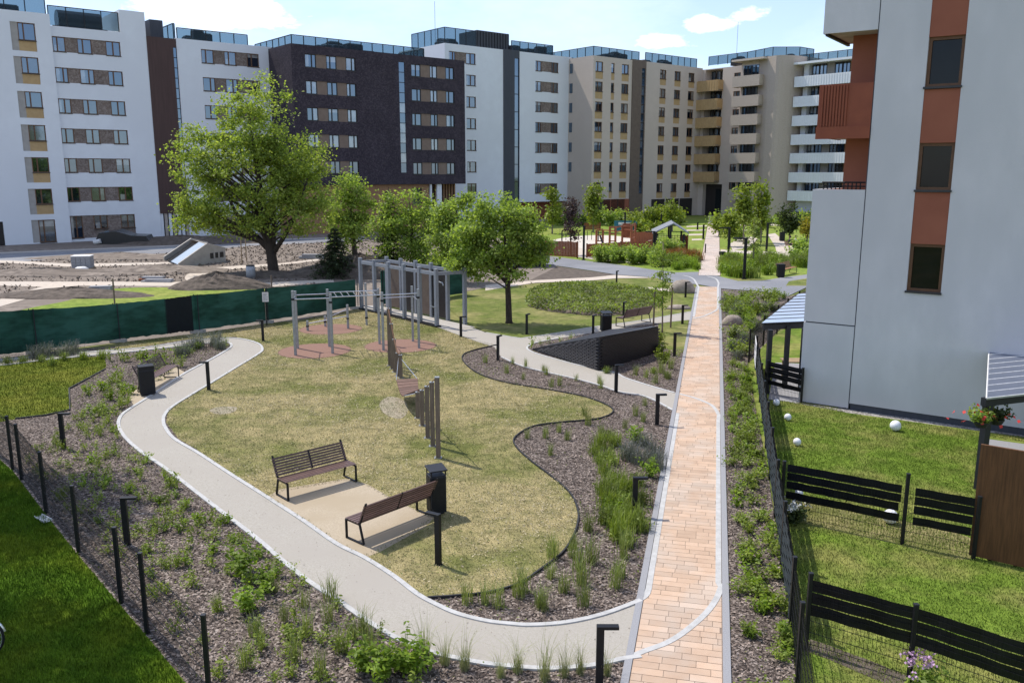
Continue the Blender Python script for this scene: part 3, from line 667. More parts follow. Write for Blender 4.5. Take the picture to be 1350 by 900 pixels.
WIN = {}
GL = ['glass', 'glass', 'glass2', 'glass', 'glass', 'glass', 'glass2']
wr = random.Random(11)
def window(root, x0, x1, z0, z1, y=0.0, fm='frame', gl=None, split=None, sill=True):
    """a framed window set in its opening; its pane is a child"""
    w, h = round(x1 - x0, 2), round(z1 - z0, 2); gl = gl or wr.choice(GL)
    sp = split if split is not None else wr.choice([.38, .5, .62])
    if w < .9: sp = 0
    key = (w, h, fm, sp, sill)
    if key not in WIN:
        t = .09; mb = MB(); f = M[fm]
        mb.bb(0, t, .10, .2, 0, h, f).bb(w - t, w, .10, .2, 0, h, f).bb(t, w - t, .10, .2, 0, t, f).bb(t, w - t, .10, .2, h - t, h, f)
        if sp: mb.bb(w * sp - .06, w * sp + .06, .103, .2, t, h - t, f)
        if sill: mb.bb(-.03, w + .03, -.05, .10, -.05, 0.012, M['sill'])
        WIN[key] = mb.mesh('window')
    kp = ('pane', w, h, gl)
    if kp not in WIN:
        mb = MB(); mb.face([(.05, .17, .05), (w - .05, .17, .05), (w - .05, .17, h - .05), (.05, .17, h - .05)], M[gl]); WIN[kp] = mb.mesh('pane')
    o = link_mesh('window', WIN[key], root); o.location = (x0, y, z0)
    p = link_mesh('pane', WIN[kp], o)
    if wr.random() < .42 and w > .7 and gl != 'glassnear':
        f0, f1, g0, g1 = wr.choice([(0, .34, 0, 1), (.62, 1, 0, 1), (0, 1, .55, 1), (0, 1, .72, 1), (0, .22, 0, 1), (.1, .5, 0, .45)])
        kb = ('blind', w, h, f0, g0, f1)
        if kb not in WIN:
            mb = MB(); x_0, x_1, z_0, z_1 = .09 + (w - .18) * f0, .09 + (w - .18) * f1, .09 + (h - .18) * g0, .09 + (h - .18) * g1
            mb.face([(x_0, .166, z_0), (x_1, .166, z_0), (x_1, .166, z_1), (x_0, .166, z_1)], M['glass3']); WIN[kb] = mb.mesh('blind')
        link_mesh('blind', WIN[kb], o)
    return o
def panel(root, x0, x1, z0, z1, m, y=0.0, name='spandrel_panel', d=.1):
    return MB().bb(x0, x1, y + d, y + d + .12, z0, z1, M[m]).build(name, root)
def railing(root, pts, z, h, step=1.6, name='roof_railing'):
    mb = MB()
    for (ax, ay), (bx, by) in zip(pts[:-1], pts[1:]):
        L = math.hypot(bx - ax, by - ay); n = max(1, int(L / step)); a = math.atan2(by - ay, bx - ax)
        for k in range(n + 1):
            x, y = ax + (bx - ax) * k / n, ay + (by - ay) * k / n
            mb.box((x, y, z + h / 2), (.09, .09, h), M['anthracite'], rz=a)
        cx, cy = (ax + bx) / 2, (ay + by) / 2
        mb.box((cx, cy, z + h), (L, .09, .09), M['anthracite'], rz=a)
        mb.box((cx, cy, z + h / 2), (L - .1, .015, h - .12), M['railglass'], rz=a)
    return mb.build(name, root)
def rows(fr, x, ys, off=0.0): return [fr.Z(x, y, off) for y in ys]
def lin(a, b, n): return [a + (b - a) * k / (n - 1) for k in range(n)]
def roof_units(root, x0, x1, y0, y1, z, n, seed):
    r = random.Random(seed); n = int(n * 1.8)
    for k in range(n):
        x, y = r.uniform(x0, x1), r.uniform(y0, y1); w, d, h = r.uniform(.8, 2.2), r.uniform(.8, 1.6), r.uniform(.6, 1.3)
        mb = MB(); mb.bb(x, x + w, y, y + d, z, z + h, M['anthracite']).bb(x + .1, x + w - .1, y + .1, y + d - .1, z + h, z + h + .12, M['galv'])
        mb.bb(x - .05, x, y + .1, y + d - .1, z + .15, z + h - .15, M['slate']); mb.build('roof_unit', root)

PHI = 50.5
A0 = G(95, 319)
P1 = Fr(A0, PHI)

# ---------------------------------------------------------------- white block on the left
b = thing('apartment_building', 'white apartment block with ochre panels under one window column, behind the building site', 'building', (A0[0], A0[1], 0), P1.rz)
s = lambda px, py=180: P1.S(px, py)
zA = P1.Z(60, 19); zB = P1.Z(110, 38); zT = P1.Z(190, 16.5); zC = P1.Z(215, 50); zD = P1.Z(300, 57)
sA0, sA1 = s(-150), s(80, 180); sB1 = s(203, 180); sC1 = s(241, 180); sD1 = s(358, 130) + 1
sT0 = s(155, 25) + .2
# column A
yt = [(32, 55), (76.5, 98), (121.5, 142.5), (165, 186), (207.5, 227.5), (249, 269.5), (290, 321)]
xa = [(22.5, 46), (27.5, 50.5), (32, 55), (37, 59.5), (42, 64), (46.5, 68), (50.5, 73)]
wx0, wx1 = P1.S(37, 175), P1.S(59.5, 175); gx0 = P1.S(27.5, 175)
ZA = [(P1.Z(45, t), P1.Z(45, u)) for t, u in yt]; hole = []
for k, (t, u) in enumerate(ZA): hole.append((gx0, wx1, (u - 1.05) if k < 6 else .1, t))
wall(b, 'wall', sA0, sA1, 0, zA, hole + [(s(-15, 310), s(5, 310), 0, P1.Z(3, 292))], M['white'], -.35)
panel(b, s(-15, 310), s(5, 310), 0, P1.Z(3, 292), 'frameD', -.35, 'door', .2)
for k, (t, u) in enumerate(ZA):
    panel(b, gx0, wx0, hole[k][2], t, 'greypanel', -.35)
    if k < 6: panel(b, wx0, wx1, hole[k][2], u - .06, 'ochre', -.35)
    window(b, wx0, wx1, u if k < 6 else .1, t, -.35, split=.36 if k % 2 else .32)
# more columns of A beyond the left edge of the picture
# section B
yB = lin(47.5, 285.4, 7); ZB = [P1.Z(72, y) for y in (48, 88.5, 129.5, 169, 208.5, 247.2, 285.3)]
hB = P1.Z(72, 48) - P1.Z(72, 68)
bx = [P1.S(x, 177) for x in (81, 98, 113, 132, 149.5, 168.5)]
hole = [(bx[0], bx[5], (t - hB) if k < 6 else .35, t) for k, t in enumerate(ZB)]
wall(b, 'wall', sA1, sB1, 0, zB, hole, M['white'], 0)
for k, t in enumerate(ZB):
    lo = (t - hB) if k < 6 else t - hB
    for j in (0, 2, 4):
        if k == 6:
            window(b, bx[j], bx[j + 1], .35 if j == 0 else lo, t, 0, split=.5)
            if j: panel(b, bx[j], bx[j + 1], .35, lo - .05, 'brickpanel')
        else: window(b, bx[j], bx[j + 1], lo, t, 0)
    for j in (1, 3): panel(b, bx[j], bx[j + 1], hole[k][2], t, 'brickpanel')
wall(b, 'wall', sT0, sB1, zB, zT, [], M['white'], 0)
railing(b, [(sA0, .3), (sA1 - .2, .3)], zA, 1.6, 1.7); railing(b, [(sA1, .2), (sT0 - .1, .2)], zB, P1.Z(110, 12) - zB, 1.7)
mb = MB(); mb.tube([(sA1 + 1.2, 2.2, zB + 1.0), (sT0 - 1.5, 2.2, zB + 1.0)], 1.0, M['plasticwrap'], 10); mb.bb(sA1 + .6, sT0 - 1, 1.2, 3.2, zB, zB + .25, M['anthracite']); mb.build('covered_tank', b)
roof_units(b, sA0 + 6, sA1 - 4, 2, 5, zA, 4, 3)
# stair strip C
gx = [P1.S(228, 63), P1.S(238.5, 63)]
zc0 = P1.Z(225, 281)
wall(b, 'stair_wall', sB1, sC1, zc0, zC, [(gx[0], gx[1], P1.Z(233, 235), P1.Z(233, 63))], M['brownclad'], -.05)
mb = MB(); z0, z1 = P1.Z(233, 235), P1.Z(233, 63)
mb.bb(gx[0], gx[1], .06, .12, z0, z1, M['stripglass'])
for q in lin(z0, z1, 14): mb.bb(gx[0], gx[1], .02, .057, q - .04, q + .04, M['frameD'])
mb.build('stair_window', b)
mb = MB(); mb.bb(sB1, sC1 + 1.0, .35, .45, 0, zc0, M['frameD'])
for q in lin(sB1 + .2, sC1 + .8, 9): mb.bb(q - .16, q + .16, .1, .3, 0, zc0 - .02, M['white'] if int(q * 10) % 2 else M['soffit'])
mb.build('entrance_screen', b)
wall(b, 'wall', sB1 + 1.2, sC1 - .6, zC, zC + 2.2, [], M['slate'], 2.2, 6)
railing(b, [(sB1 + 3.6, 1.2), (sC1 + .2, 1.2), (sC1 + .2, 5)], zC, P1.Z(220, 28) - zC, 1.3)
# white wing D
dx = [P1.S(x, 80) for x in (265.8, 282.5, 296, 312, 326, 341.5)]
ZD = [P1.Z(300, 68 + 36.1 * k) for k in range(7)]; hD = P1.Z(300, 68) - P1.Z(300, 86)
hole = [(dx[0], dx[5], t - hD, t) for t in ZD]
wall(b, 'wall', sC1, sD1, 0, zD, hole, M['white'], 0)
for t in ZD:
    for j in (0, 2, 4): window(b, dx[j], dx[j + 1], t - hD, t, 0)
    for j in (1, 3): panel(b, dx[j], dx[j + 1], t - hD, t, 'brickpanel')
railing(b, [(sC1 + .3, .4), (sD1 - 3.5, .4)], zD, 1.2, 1.6); roof_units(b, sC1 + 2, sD1 - 8, 1, 4, zD, 4, 8)

# ---------------------------------------------------------------- dark brick block
s357 = P1.S(357, 130); 
# how far the dark block stands forward: its front left corner is seen at 386.6
def protr(px_back, px_front):
    q = P1.pt(P1.S(px_back, 130)); t = 0.0
    while t < 40:
        x, y = q[0] - P1.n.x * t, q[1] - P1.n.y * t
        if (x / y) * (F * CT - (130 - 450) * ST) + 675 >= px_front: return t, (x, y)
        t += .02
    return t, (x, y)
tB, oB = protr(357, 386.6)
PB = Fr(oB, PHI)
b = thing('apartment_building', 'dark brown brick block standing forward between two white apartment blocks', 'building', (oB[0], oB[1], 0), PB.rz)
zTop = PB.Z(500, 69); x1 = PB.S(613, 150); zlow = PB.Z(600, 242.5)
lx = [PB.S(x, 147) for x in (405, 420, 433, 446.5, 458.5, 471)]
rx = [PB.S(x, 150) for x in (543.5, 556, 568, 577.5, 588.5, 599.5)]
ZL = [PB.Z(437, 74 + 34.6 * k) for k in range(5)]; ZR = [PB.Z(570, 87 + 31.9 * k) for k in range(5)]
hL = PB.Z(437, 74) - PB.Z(437, 91.5)
gx = (PB.S(527.2, 150), PB.S(534.8, 150)); gz = (PB.Z(531, 228), PB.Z(531, 82))
hole = [(lx[0], lx[5], t - hL, t) for t in ZL] + [(rx[0], rx[5], t - hL, t) for t in ZR] + [(gx[0], gx[1], gz[0], gz[1])]
wall(b, 'wall', 0, x1, zlow, zTop, hole, M['darkbrick'], 0, tB + 10)
for xs, Zs in ((lx, ZL), (rx, ZR)):
    for t in Zs:
        for j in (0, 2, 4): window(b, xs[j], xs[j + 1], t - hL, t, 0, 'frameD', gl=wr.choice(['glass', 'glass3', 'glass3', 'glass']))
        for j in (1, 3): panel(b, xs[j], xs[j + 1], t - hL, t, 'taupe')
mb = MB()
ws = lin(gz[0], gz[1], 12)
for k in range(11): mb.bb(gx[0], gx[1], .08, .13, ws[k] + .04, ws[k + 1] - .04, M['glass3'] if k in (1, 3, 4, 6) else M['stripglass'])
for q in ws: mb.bb(gx[0], gx[1], .05, .14, q - .04, q + .04, M['frameD'])
mb.build('stair_window', b)
ex = [PB.S(x, 250) for x in (546, 559)]
wall(b, 'ground_floor_wall', .4, PB.S(568, 250), 0, zlow, [(ex[0], ex[1], zlow - 2.7, zlow - .5)], M['tan'], .5, tB + 9)
window(b, ex[0], ex[1], zlow - 2.7, zlow - .5, .5, 'frameD', 'glass2', .6)
cx = [PB.S(x, 250) for x in (569, 578, 584, 598)]
MB().bb(cx[0], cx[0] + .25, .3, .6, 0, zlow, M['white']).build('column', b)
MB().bb(cx[1], cx[2], .3, .6, 0, zlow, M['white']).build('column', b)
mb = MB(); mb.bb(cx[0] + .3, x1, 2.5, 2.6, 0, zlow, M['beigedark'])
for q in lin(cx[2] + .3, x1 - .3, 8): mb.bb(q - .1, q + .1, 2.2, 2.45, 0, zlow - .02, M['tan'])
mb.build('entrance_screen', b)
railing(b, [(.5, tB + 5), (.5, .8), (x1 - 6, .8), (x1 - 6, 7)], zTop, 1.1, 1.5); roof_units(b, 5, x1 - 12, 2, 6, zTop, 7, 4)

# ---------------------------------------------------------------- second white block
PW = Fr(P1.pt(P1.S(587, 120)), PHI)
b = thing('apartment_building', 'white apartment block split by a slate stair strip, between dark brick and beige blocks', 'building', (PW.o.x, PW.o.y, 0), PW.rz)
xs0, xs1, xe = PW.S(663.5, 160), PW.S(684.3, 160), PW.S(749, 160) + 1
zW1, zW2 = PW.Z(640, 63), PW.Z(715, 71.5); zu = PW.Z(715, 265.8)
wx = [PW.S(x, 115) for x in (592.5, 601.5, 614.8, 627.3)]
ZW = [PW.Z(621, 70.5 + 28.55 * k) for k in range(7)]; hW = PW.Z(621, 70.5) - PW.Z(621, 85)
hole = [(wx[0], wx[3], t - hW, t) for t in ZW[:1]] + [(wx[2], wx[3], t - hW, t) for t in ZW[1:]]
wall(b, 'wall', 0, xs0, 0, zW1, hole, M['white'])
window(b, wx[0], wx[1], ZW[0] - hW, ZW[0]); panel(b, wx[1], wx[2], ZW[0] - hW, ZW[0], 'brickpanel')
for t in ZW: window(b, wx[2], wx[3], t - hW, t, gl='glass2' if t < 20 else None)
gx = (PW.S(678, 160), PW.S(683.6, 160)); gz = (PW.Z(681, 262), PW.Z(681, 77))
wall(b, 'stair_wall', xs0, xs1, 0, PW.Z(674, 66), [(gx[0], gx[1], gz[0], gz[1])], M['slate'], -.1)
mb = MB(); mb.bb(gx[0], gx[1], .02, .08, gz[0], gz[1], M['stripglass'])
for q in lin(gz[0], gz[1], 9): mb.bb(gx[0], gx[1], -.03, .018, q - .05, q + .05, M['frameD'])
mb.build('stair_window', b)
ux = [PW.S(x, 150) for x in (705.7, 714, 726.5, 735.6)]
ZU = [PW.Z(720, 81.5 + 26.75 * k) for k in range(7)]; hU = PW.Z(720, 81.5) - PW.Z(720, 95)
wall(b, 'wall', xs1, xe, zu, zW2, [(ux[0], ux[3], t - hU, t) for t in ZU], M['white'])
for t in ZU:
    window(b, ux[0], ux[1], t - hU, t); window(b, ux[2], ux[3], t - hU, t); panel(b, ux[1], ux[2], t - hU, t, 'brickpanel')
wall(b, 'ground_floor_wall', xs1, xe, 0, zu, [], M['rustred'], 2.2, 8)
hR = PW.Z(640, 42) - zW1
railing(b, [(.4, 9), (.4, .5), (xs0 - 4.6, .5)], zW1, hR, 1.5); 
mb = MB(); mb.bb(xs0 - 4.4, xs0 + 1.6, .6, 5, zW1, PW.Z(655, 42), M['slate'])
for q in lin(xs0 - 4.3, xs0 + 1.5, 12): mb.bb(q - .04, q + .04, .5, .598, zW1, PW.Z(655, 42) - .1, M['anthracite'])
mb.build('roof_house', b)
railing(b, [(xs0 + 2, .5), (xe - 4, .5), (xe - 4, 6)], zW2, 1.5, 1.5); roof_units(b, 2, xs0 - 8, 1.5, 5, zW1, 5, 14); roof_units(b, xs1 + 1, xe - 6, 1.5, 4, zW2, 4, 15)
mb = MB(); mb.tube([(.5, 3, zW1), (.5, 3, zW1 + 6)], .025, M['anthracite'], 5); mb.build('mast', b)

# ---------------------------------------------------------------- beige block
tG, oG = protr(749.5, 781.5)
PG = Fr(oG, PHI)
b = thing('apartment_building', 'beige block with ochre panels under single windows and a taupe stair strip', 'building', (oG[0], oG[1], 0), PG.rz)
zG1 = PG.Z(806, 76); zG2 = PG.Z(895, 86.5); xa, xb = PG.S(831.5, 170), PG.S(849, 170); 
# corner with the right wing
xc = PG.S(923, 180)
oc = PG.pt(xc)
c1 = [[PG.S(x, 170) for x in q] for q in ((783.8, 793.5), (804.3, 808.5), (818, 827.2))]
c2 = [[PG.S(x, 170) for x in q] for q in ((868, 876), (887, 895), (905.3, 913))]
Z1 = [PG.Z(805, 83 + 26.2 * k) for k in range(7)]; Z2 = [PG.Z(890, 94 + 24.6 * k) for k in range(7)]
h1 = PG.Z(805, 83) - PG.Z(805, 96); h2 = PG.Z(890, 94) - PG.Z(890, 106)
hole = [(q[0], q[1], t - h1 - 1.1, t) for q in c1 for t in Z1]
zl = PG.Z(815, 266)
wall(b, 'wall', 0, xa, 0, zG1, hole, M['beige'], 0, tG + 12)
for q in c1:
    for t in Z1: window(b, q[0], q[1], t - h1, t, 0, 'frame'); panel(b, q[0], q[1], t - h1 - 1.1, t - h1 - .06, 'ochre', d=.05)
mb = MB()
for k, x in enumerate(lin(1, xa - 1, 5)):
    mb.bb(x - 1.6, x + 1.6, -.06, .02, 0, 3.2, M['frameD'] if k % 2 else M['rustred'])
mb.build('ground_floor_cladding', b)
gx = (PG.S(843.5, 170), PG.S(848, 170))
wall(b, 'stair_wall', xa, xb, 0, PG.Z(840, 79), [(gx[0], gx[1], 4, PG.Z(845, 90))], M['beigedark'], -.15)
mb = MB(); mb.bb(gx[0], gx[1], 0, .08, 4, PG.Z(845, 90), M['stripglass'])
for q in lin(4, PG.Z(845, 90), 15): mb.bb(gx[0], gx[1], -.06, -.004, q - .06, q + .06, M['frameD'])
mb.build('stair_window', b)
hole = [(q[0], q[1], t - h2 - 1.0, t) for q in c2 for t in Z2]
wall(b, 'wall', xb, xc, 0, zG2, hole, M['beige'])
for q in c2:
    for t in Z2: window(b, q[0], q[1], t - h2, t, 0, 'frame'); panel(b, q[0], q[1], t - h2 - 1.0, t - h2 - .06, 'ochre', d=.05)
mb = MB()
for x in c2: mb.bb(x[0] - 1.2, x[1] + .6, -.06, .02, 0, 3.0, M['frameD'])
mb.build('ground_floor_cladding', b)
# slit windows in the left flank
for t in Z1[:-1]:
    MB().bb(-.06, 0.05, tG - .9, tG - .25, t - h1, t, M['glass']).build('side_window', b)
railing(b, [(.6, tG + 6), (.6, .6), (xb - 1, .6)], zG1, 1.45, 1.6)
railing(b, [(xb + .5, .6), (xc - 1, .6)], zG2, 1.5, 1.6); roof_units(b, 4, xa, 2, 6, zG1, 5, 5); roof_units(b, xb + 2, xc - 4, 2, 5, zG2, 4, 6)

# ---------------------------------------------------------------- right wing: gold balconies, then curved clinker end
PR = Fr(oc, PHI + 90)
b = thing('apartment_building', 'wing over the dark passage with gold balconies, clinker balconies and curved clinker end', 'building', (oc[0], oc[1], 0), PR.rz)
zR = PR.Z(965, 88); xR1 = PR.S(978, 170); xR2 = PR.S(1019, 170); xR3 = PR.S(1046, 170)
pg = (PR.S(926, 262), PR.S(951, 262)); pz = PR.Z(940, 243)
gb = (PR.S(921.5, 170), PR.S(951, 170))
wc = (PR.S(964.5, 170), PR.S(973, 170))
ZRr = [PR.Z(968, 96.5 + 24.0 * k) for k in range(7)]; hR2 = PR.Z(968, 96.5) - PR.Z(968, 108)
ZG = [PR.Z(936, y) for y in (107.5, 131.8, 155.5, 179.5, 203, 226.5)]          # balcony top rails
gh = PR.Z(936, 107.5) - PR.Z(936, 119.5)
hole = [(wc[0], wc[1], t - hR2 - 1.0, t) for t in ZRr] + [(pg[0], pg[1], 0, pz)]
hole += [(gb[0] + .9, gb[1] - .2, t - gh, t + 1.9) for t in ZG]
wall(b, 'wall', 0, xR1, 0, zR, hole, M['beige'], 0, 14, reveal=1.6)
for t in ZRr: window(b, wc[0], wc[1], t - hR2, t, 0, 'frame'); panel(b, wc[0], wc[1], t - hR2 - 1.0, t - hR2 - .06, 'ochre', d=.05)
mb = MB(); mb.bb(pg[0], pg[1], .9, 1.0, 0, pz, M['frameD']); mb.bb(pg[0] + 2.2, pg[1] - .2, .8, .898, .1, pz - .8, M['blackscreen']); mb.build('passage_gate', b)
def balcony(root, x0, x1, zt, h, m, out=1.5, y=0.0, ribs=0):
    sl = MB().bb(x0, x1, y - out, y - .003, zt - h - .22, zt - h, M['soffit']).build('balcony', root)
    mb = MB(); mb.bb(x0, x1, y - out - .06, y - out, zt - h - .26, zt, m)
    mb.bb(x0, x0 + .06, y - out + .002, y - .003, zt - h - .26, zt, m).bb(x1 - .06, x1, y - out + .002, y - .003, zt - h - .26, zt, m)
    if ribs:
        for q in lin(x0 + .3, x1 - .3, ribs): mb.bb(q - .02, q + .02, y - out - .10, y - out - .062, zt - h - .2, zt - .04, m)
    mb.build('balcony_parapet', sl); return sl
for k, t in enumerate(ZG):
    balcony(b, gb[0], gb[1], t, gh, M['ochre'], 1.4, 0, 9)
    n = 3; xs = lin(gb[0] + 1.2, gb[1] - .4, n + 1)
    for j in range(n): window(b, xs[j] + .1, xs[j + 1] - .1, t - gh + .1, t + 1.7, 1.1, 'frameD', wr.choice(['glass', 'glass2', 'glass']), .5, False)
# clinker part with curved end
zR4 = PR.Z(1000, 79)
arc = [(xR3 - (xR3 - xR2) * (1 - math.cos(t)) * .0 - 0, 0) for t in (0,)]
poly = [(xR1, 0), (xR2, -2.2)]
for t in np.linspace(0, math.pi / 2, 9): poly.append((xR2 + 1.5 + (xR3 - xR2 - 1.5) * math.sin(t), 3.5 - 5.9 * math.cos(t)))
poly += [(xR3, 14), (xR1, 14)]
MB().prism(poly, 0, zR4, M['brickbeige']).build('curved_wall', b)
ZC = [PR.Z(996, y) for y in (101.5, 127.5, 152, 177, 202, 226.5, 250.5)]; ch = PR.Z(996, 101.5) - PR.Z(996, 113.5)
bx0, bx1 = PR.S(977, 170), PR.S(1013.5, 170)
MB().bb(bx0 + .5, bx1, -1.3, -.05, 0, zR4 - .3, M['beige']).build('loggia_wall', b)
for t in ZC:
    balcony(b, bx0, bx1 - .2, t, ch, M['brickbeige'], 1.6, -1.35, 0)
    n = 5; xs = lin(bx0 + 1.0, bx1 - .6, n + 1)
    mbp = MB().bb(bx0 + .9, bx1 - .5, -1.345, -1.31, t - ch + .05, t + 1.75, M['glass']).build('window_band', b)
    for j in range(n): window(b, xs[j] + .04, xs[j + 1] - .04, t - ch + .1, t + 1.7, -1.48, 'frameD', wr.choice(['glass', 'glass2', 'glass', 'stripglass']), .5, False)
MB().bb(bx0 - .2, bx1 + .5, -3.2, -.06, zR4 - .35, zR4 - .05, M['beige']).build('roof_slab', b)
railing(b, [(.8, .5), (xR1, .5), (xR2, -1.2), (xR3 - 1, 2), (xR3 - 1, 6)], zR4, 1.5, 1.6); roof_units(b, 3, xR2, 2, 5, zR4, 6, 9)
mb = MB(); mb.tube([(xR1 - 4, 3, zR4), (xR1 - 4, 3, zR4 + 7)], .025, M['anthracite'], 5); mb.build('mast', b)

# ---------------------------------------------------------------- white balcony block at the end of the wing
oE = PR.pt(xR3 + .3, 1.5)
PE = Fr(oE, PHI + 90)
b = thing('apartment_building', 'white block with rows of long white slatted balconies beyond the curved clinker wall', 'building', (oE[0], oE[1], 0), PE.rz)
zE = PE.Z(1085, 80.5); xE = PE.S(1180, 170)
e0, e1 = PE.S(1051, 170), PE.S(1140, 170)
ZE = [PE.Z(1085, y) for y in (99.8, 126.3, 151.8, 177, 201.8, 227.3, 251.8)]; eh = PE.Z(1085, 99.8) - PE.Z(1085, 111.5)
holes = [(e0 + 1.4, e1 - .5, t - eh, t + 1.9) for t in ZE]
wall(b, 'wall', 0, xE, 0, zE, holes, M['white'], 0, 14, reveal=.9)
MB().bb(e0 - .8, xE, -1.7, -.04, zE - .35, zE - .02, M['white']).build('roof_slab', b)
for k, t in enumerate(ZE):
    balcony(b, e0, e1, t, eh, M['white'], 1.6, 0, 26)
    xs = lin(e0 + 1.6, e1 - .8, 8)
    for j in range(7):
        if j in (2, 5): panel(b, xs[j], xs[j + 1], t - eh, t + 1.85, 'tan' if j == 5 else 'greypanel', .5)
        else: window(b, xs[j] + .03, xs[j + 1] - .03, t - eh + .08, t + 1.8, .5, 'frameD', wr.choice(['glass', 'glass2', 'stripglass']), .5, False)
    window(b, e0 - 1.6, e0 - .5, t - eh + .2, t + 1.6, -.11, 'frameD', 'glass', 0, False)
railing(b, [(e0 - 1, 1.2), (xE - 1, 1.2)], zE, 1.4, 1.6)
MB().bb(e0 - .5, xE, -2.4, -.1, 0, 1.2, M['slate']).bb(e0 - .5, xE, -2.45, -2.405, .2, 1.1, M['anthracite']).build('terrace_wall', b)

# ---------------------------------------------------------------- near white building on the right
oN = G(1119, 540)
PN = Fr(oN, 124.5)
b = thing('apartment_building', 'near white grey building with rust red window strip and corner balconies at right', 'building', (oN[0], oN[1], 0), PN.rz)
xl = PN.S(1052.5, 530); zt = 17.0
ww = []
for (xa_, xb_, t, u) in ((1195.5, 1241.5, 322, 385), (1209.5, 1256.5, 188.5, 251), (1223.5, 1272.5, 47.5, 114)):
    a = (PN.S(xa_, (t + u) / 2), PN.S(xb_, (t + u) / 2)); ww.append((PN.Z((xa_ + xb_) / 2, u), PN.Z((xa_ + xb_) / 2, t), a))
wx0 = sum(q[2][0] for q in ww) / 3; wx1 = sum(q[2][1] for q in ww) / 3
hole = [(wx0, wx1, ww[0][0], zt - .5)]
XR = PN.S(1420, 600)
wall(b, 'wall', 0, XR, .22, zt, hole, M['whitenear'], 0, 11, reveal=.3)
MB().bb(0.02, XR, .03, .28, 0, .22, M['slate']).build('plinth', b)
MB().bb(XR - .02, XR + 10, 2.2, 11, .1, zt, M['whitenear']).build('side_wall', b)
for k, (z0, z1, _) in enumerate(ww):
    window(b, wx0, wx1, z0, z1, 0.0, 'frame', 'glassnear', 0)
    up = ww[k + 1][0] - .06 if k < 2 else zt - .5
    MB().bb(wx0, wx1, .02, .28, z1 + .003, up, M['rustred']).build('spandrel_panel', b)
# corner tower of balconies on the left
z1 = PN.Z(1105, 250); z2b = PN.Z(1105, 181); z2t = PN.Z(1105, 111); z3b = PN.Z(1110, 43)
zs = PN.Z(1095, 427)
mb = MB()
mb.bb(xl, -.03, 0.0, .15, .05, zs - .02, M['whitenear']).bb(xl, -.03, 0.0, .15, zs + .02, z1, M['whitenear'])
mb.bb(xl, xl + .15, .153, 3.2, .05, zs - .02, M['whitenear']).bb(xl, xl + .15, .153, 3.2, zs + .02, z1, M['whitenear'])
mb.bb(xl + .05, -.03, .03, .13, zs - .018, zs + .018, M['slate'])
mb.build('terrace_parapet', b)
MB().bb(xl + .155, -.03, .155, 3.2, z1 - 1.1, z1 - .9, M['concrete']).build('terrace_floor', b)
mb = MB()
for q in lin(xl + .25, -.25, 10): mb.tube([(q, .3, z1), (q, .3, z1 + .22)], .02, M['darkmetal'], 5)
mb.tube([(xl + .2, .3, z1 + .22), (-.1, .3, z1 + .22)], .025, M['darkmetal'], 5)
mb.tube([(xl + .2, .3, z1 + .1), (-.1, .3, z1 + .1)], .02, M['darkmetal'], 5)
mb.build('terrace_rail', b)
rc = PN.S(1130, 90, 2.0)
xw = -.95                                       # the recessed rust red wall
MB().bb(xw, -.03, 1.0, 11, 0, zt, M['rustred']).build('recess_wall', b)
sl = MB().bb(xl + .06, -.03, .06, 2.8, z2b + .02, z2b + .24, M['soffit']).build('balcony', b)
mb = MB()
mb.bb(xl, -.03, 0, .05, z2b, z2t, M['rustrail']).bb(xl, xl + .05, .053, 2.8, z2b, z2t, M['rustrail'])
mb.bb(xl - .02, -.03, -.04, -.003, z2b - .05, z2b + .32, M['rustrail'])
for q in lin(xl + .12, xl + (-xl) * .52, 9): mb.bb(q - .025, q + .025, -.045, -.003, z2b + .33, z2t - .03, M['rustrail'])
for q in lin(.3, 2.6, 9): mb.bb(xl - .045, xl - .003, q - .025, q + .025, z2b + .33, z2t - .03, M['rustrail'])
mb.build('balcony_railing', sl)
sl = MB().bb(xl + .05, -.03, .05, 2.8, z3b + .02, z3b + .25, M['soffit']).build('balcony', b)
mb = MB(); mb.bb(xl, -.03, 0, .048, z3b, z3b + 1.6, M['whitenear']).bb(xl, xl + .05, .05, 2.8, z3b, z3b + 1.6, M['whitenear']).bb(xl + .055, xl + .14, .06, 2.75, z3b - .06, z3b + .018, M['darkmetal'])
mb.build('balcony_parapet', sl)
MB().bb(-.028, -.006, .01, .16, .1, zt, M['slate']).build('wall_joint', b)
# ================================================================== OBJECTS
def ang(p, q): return math.atan2(q[1] - p[1], q[0] - p[0])

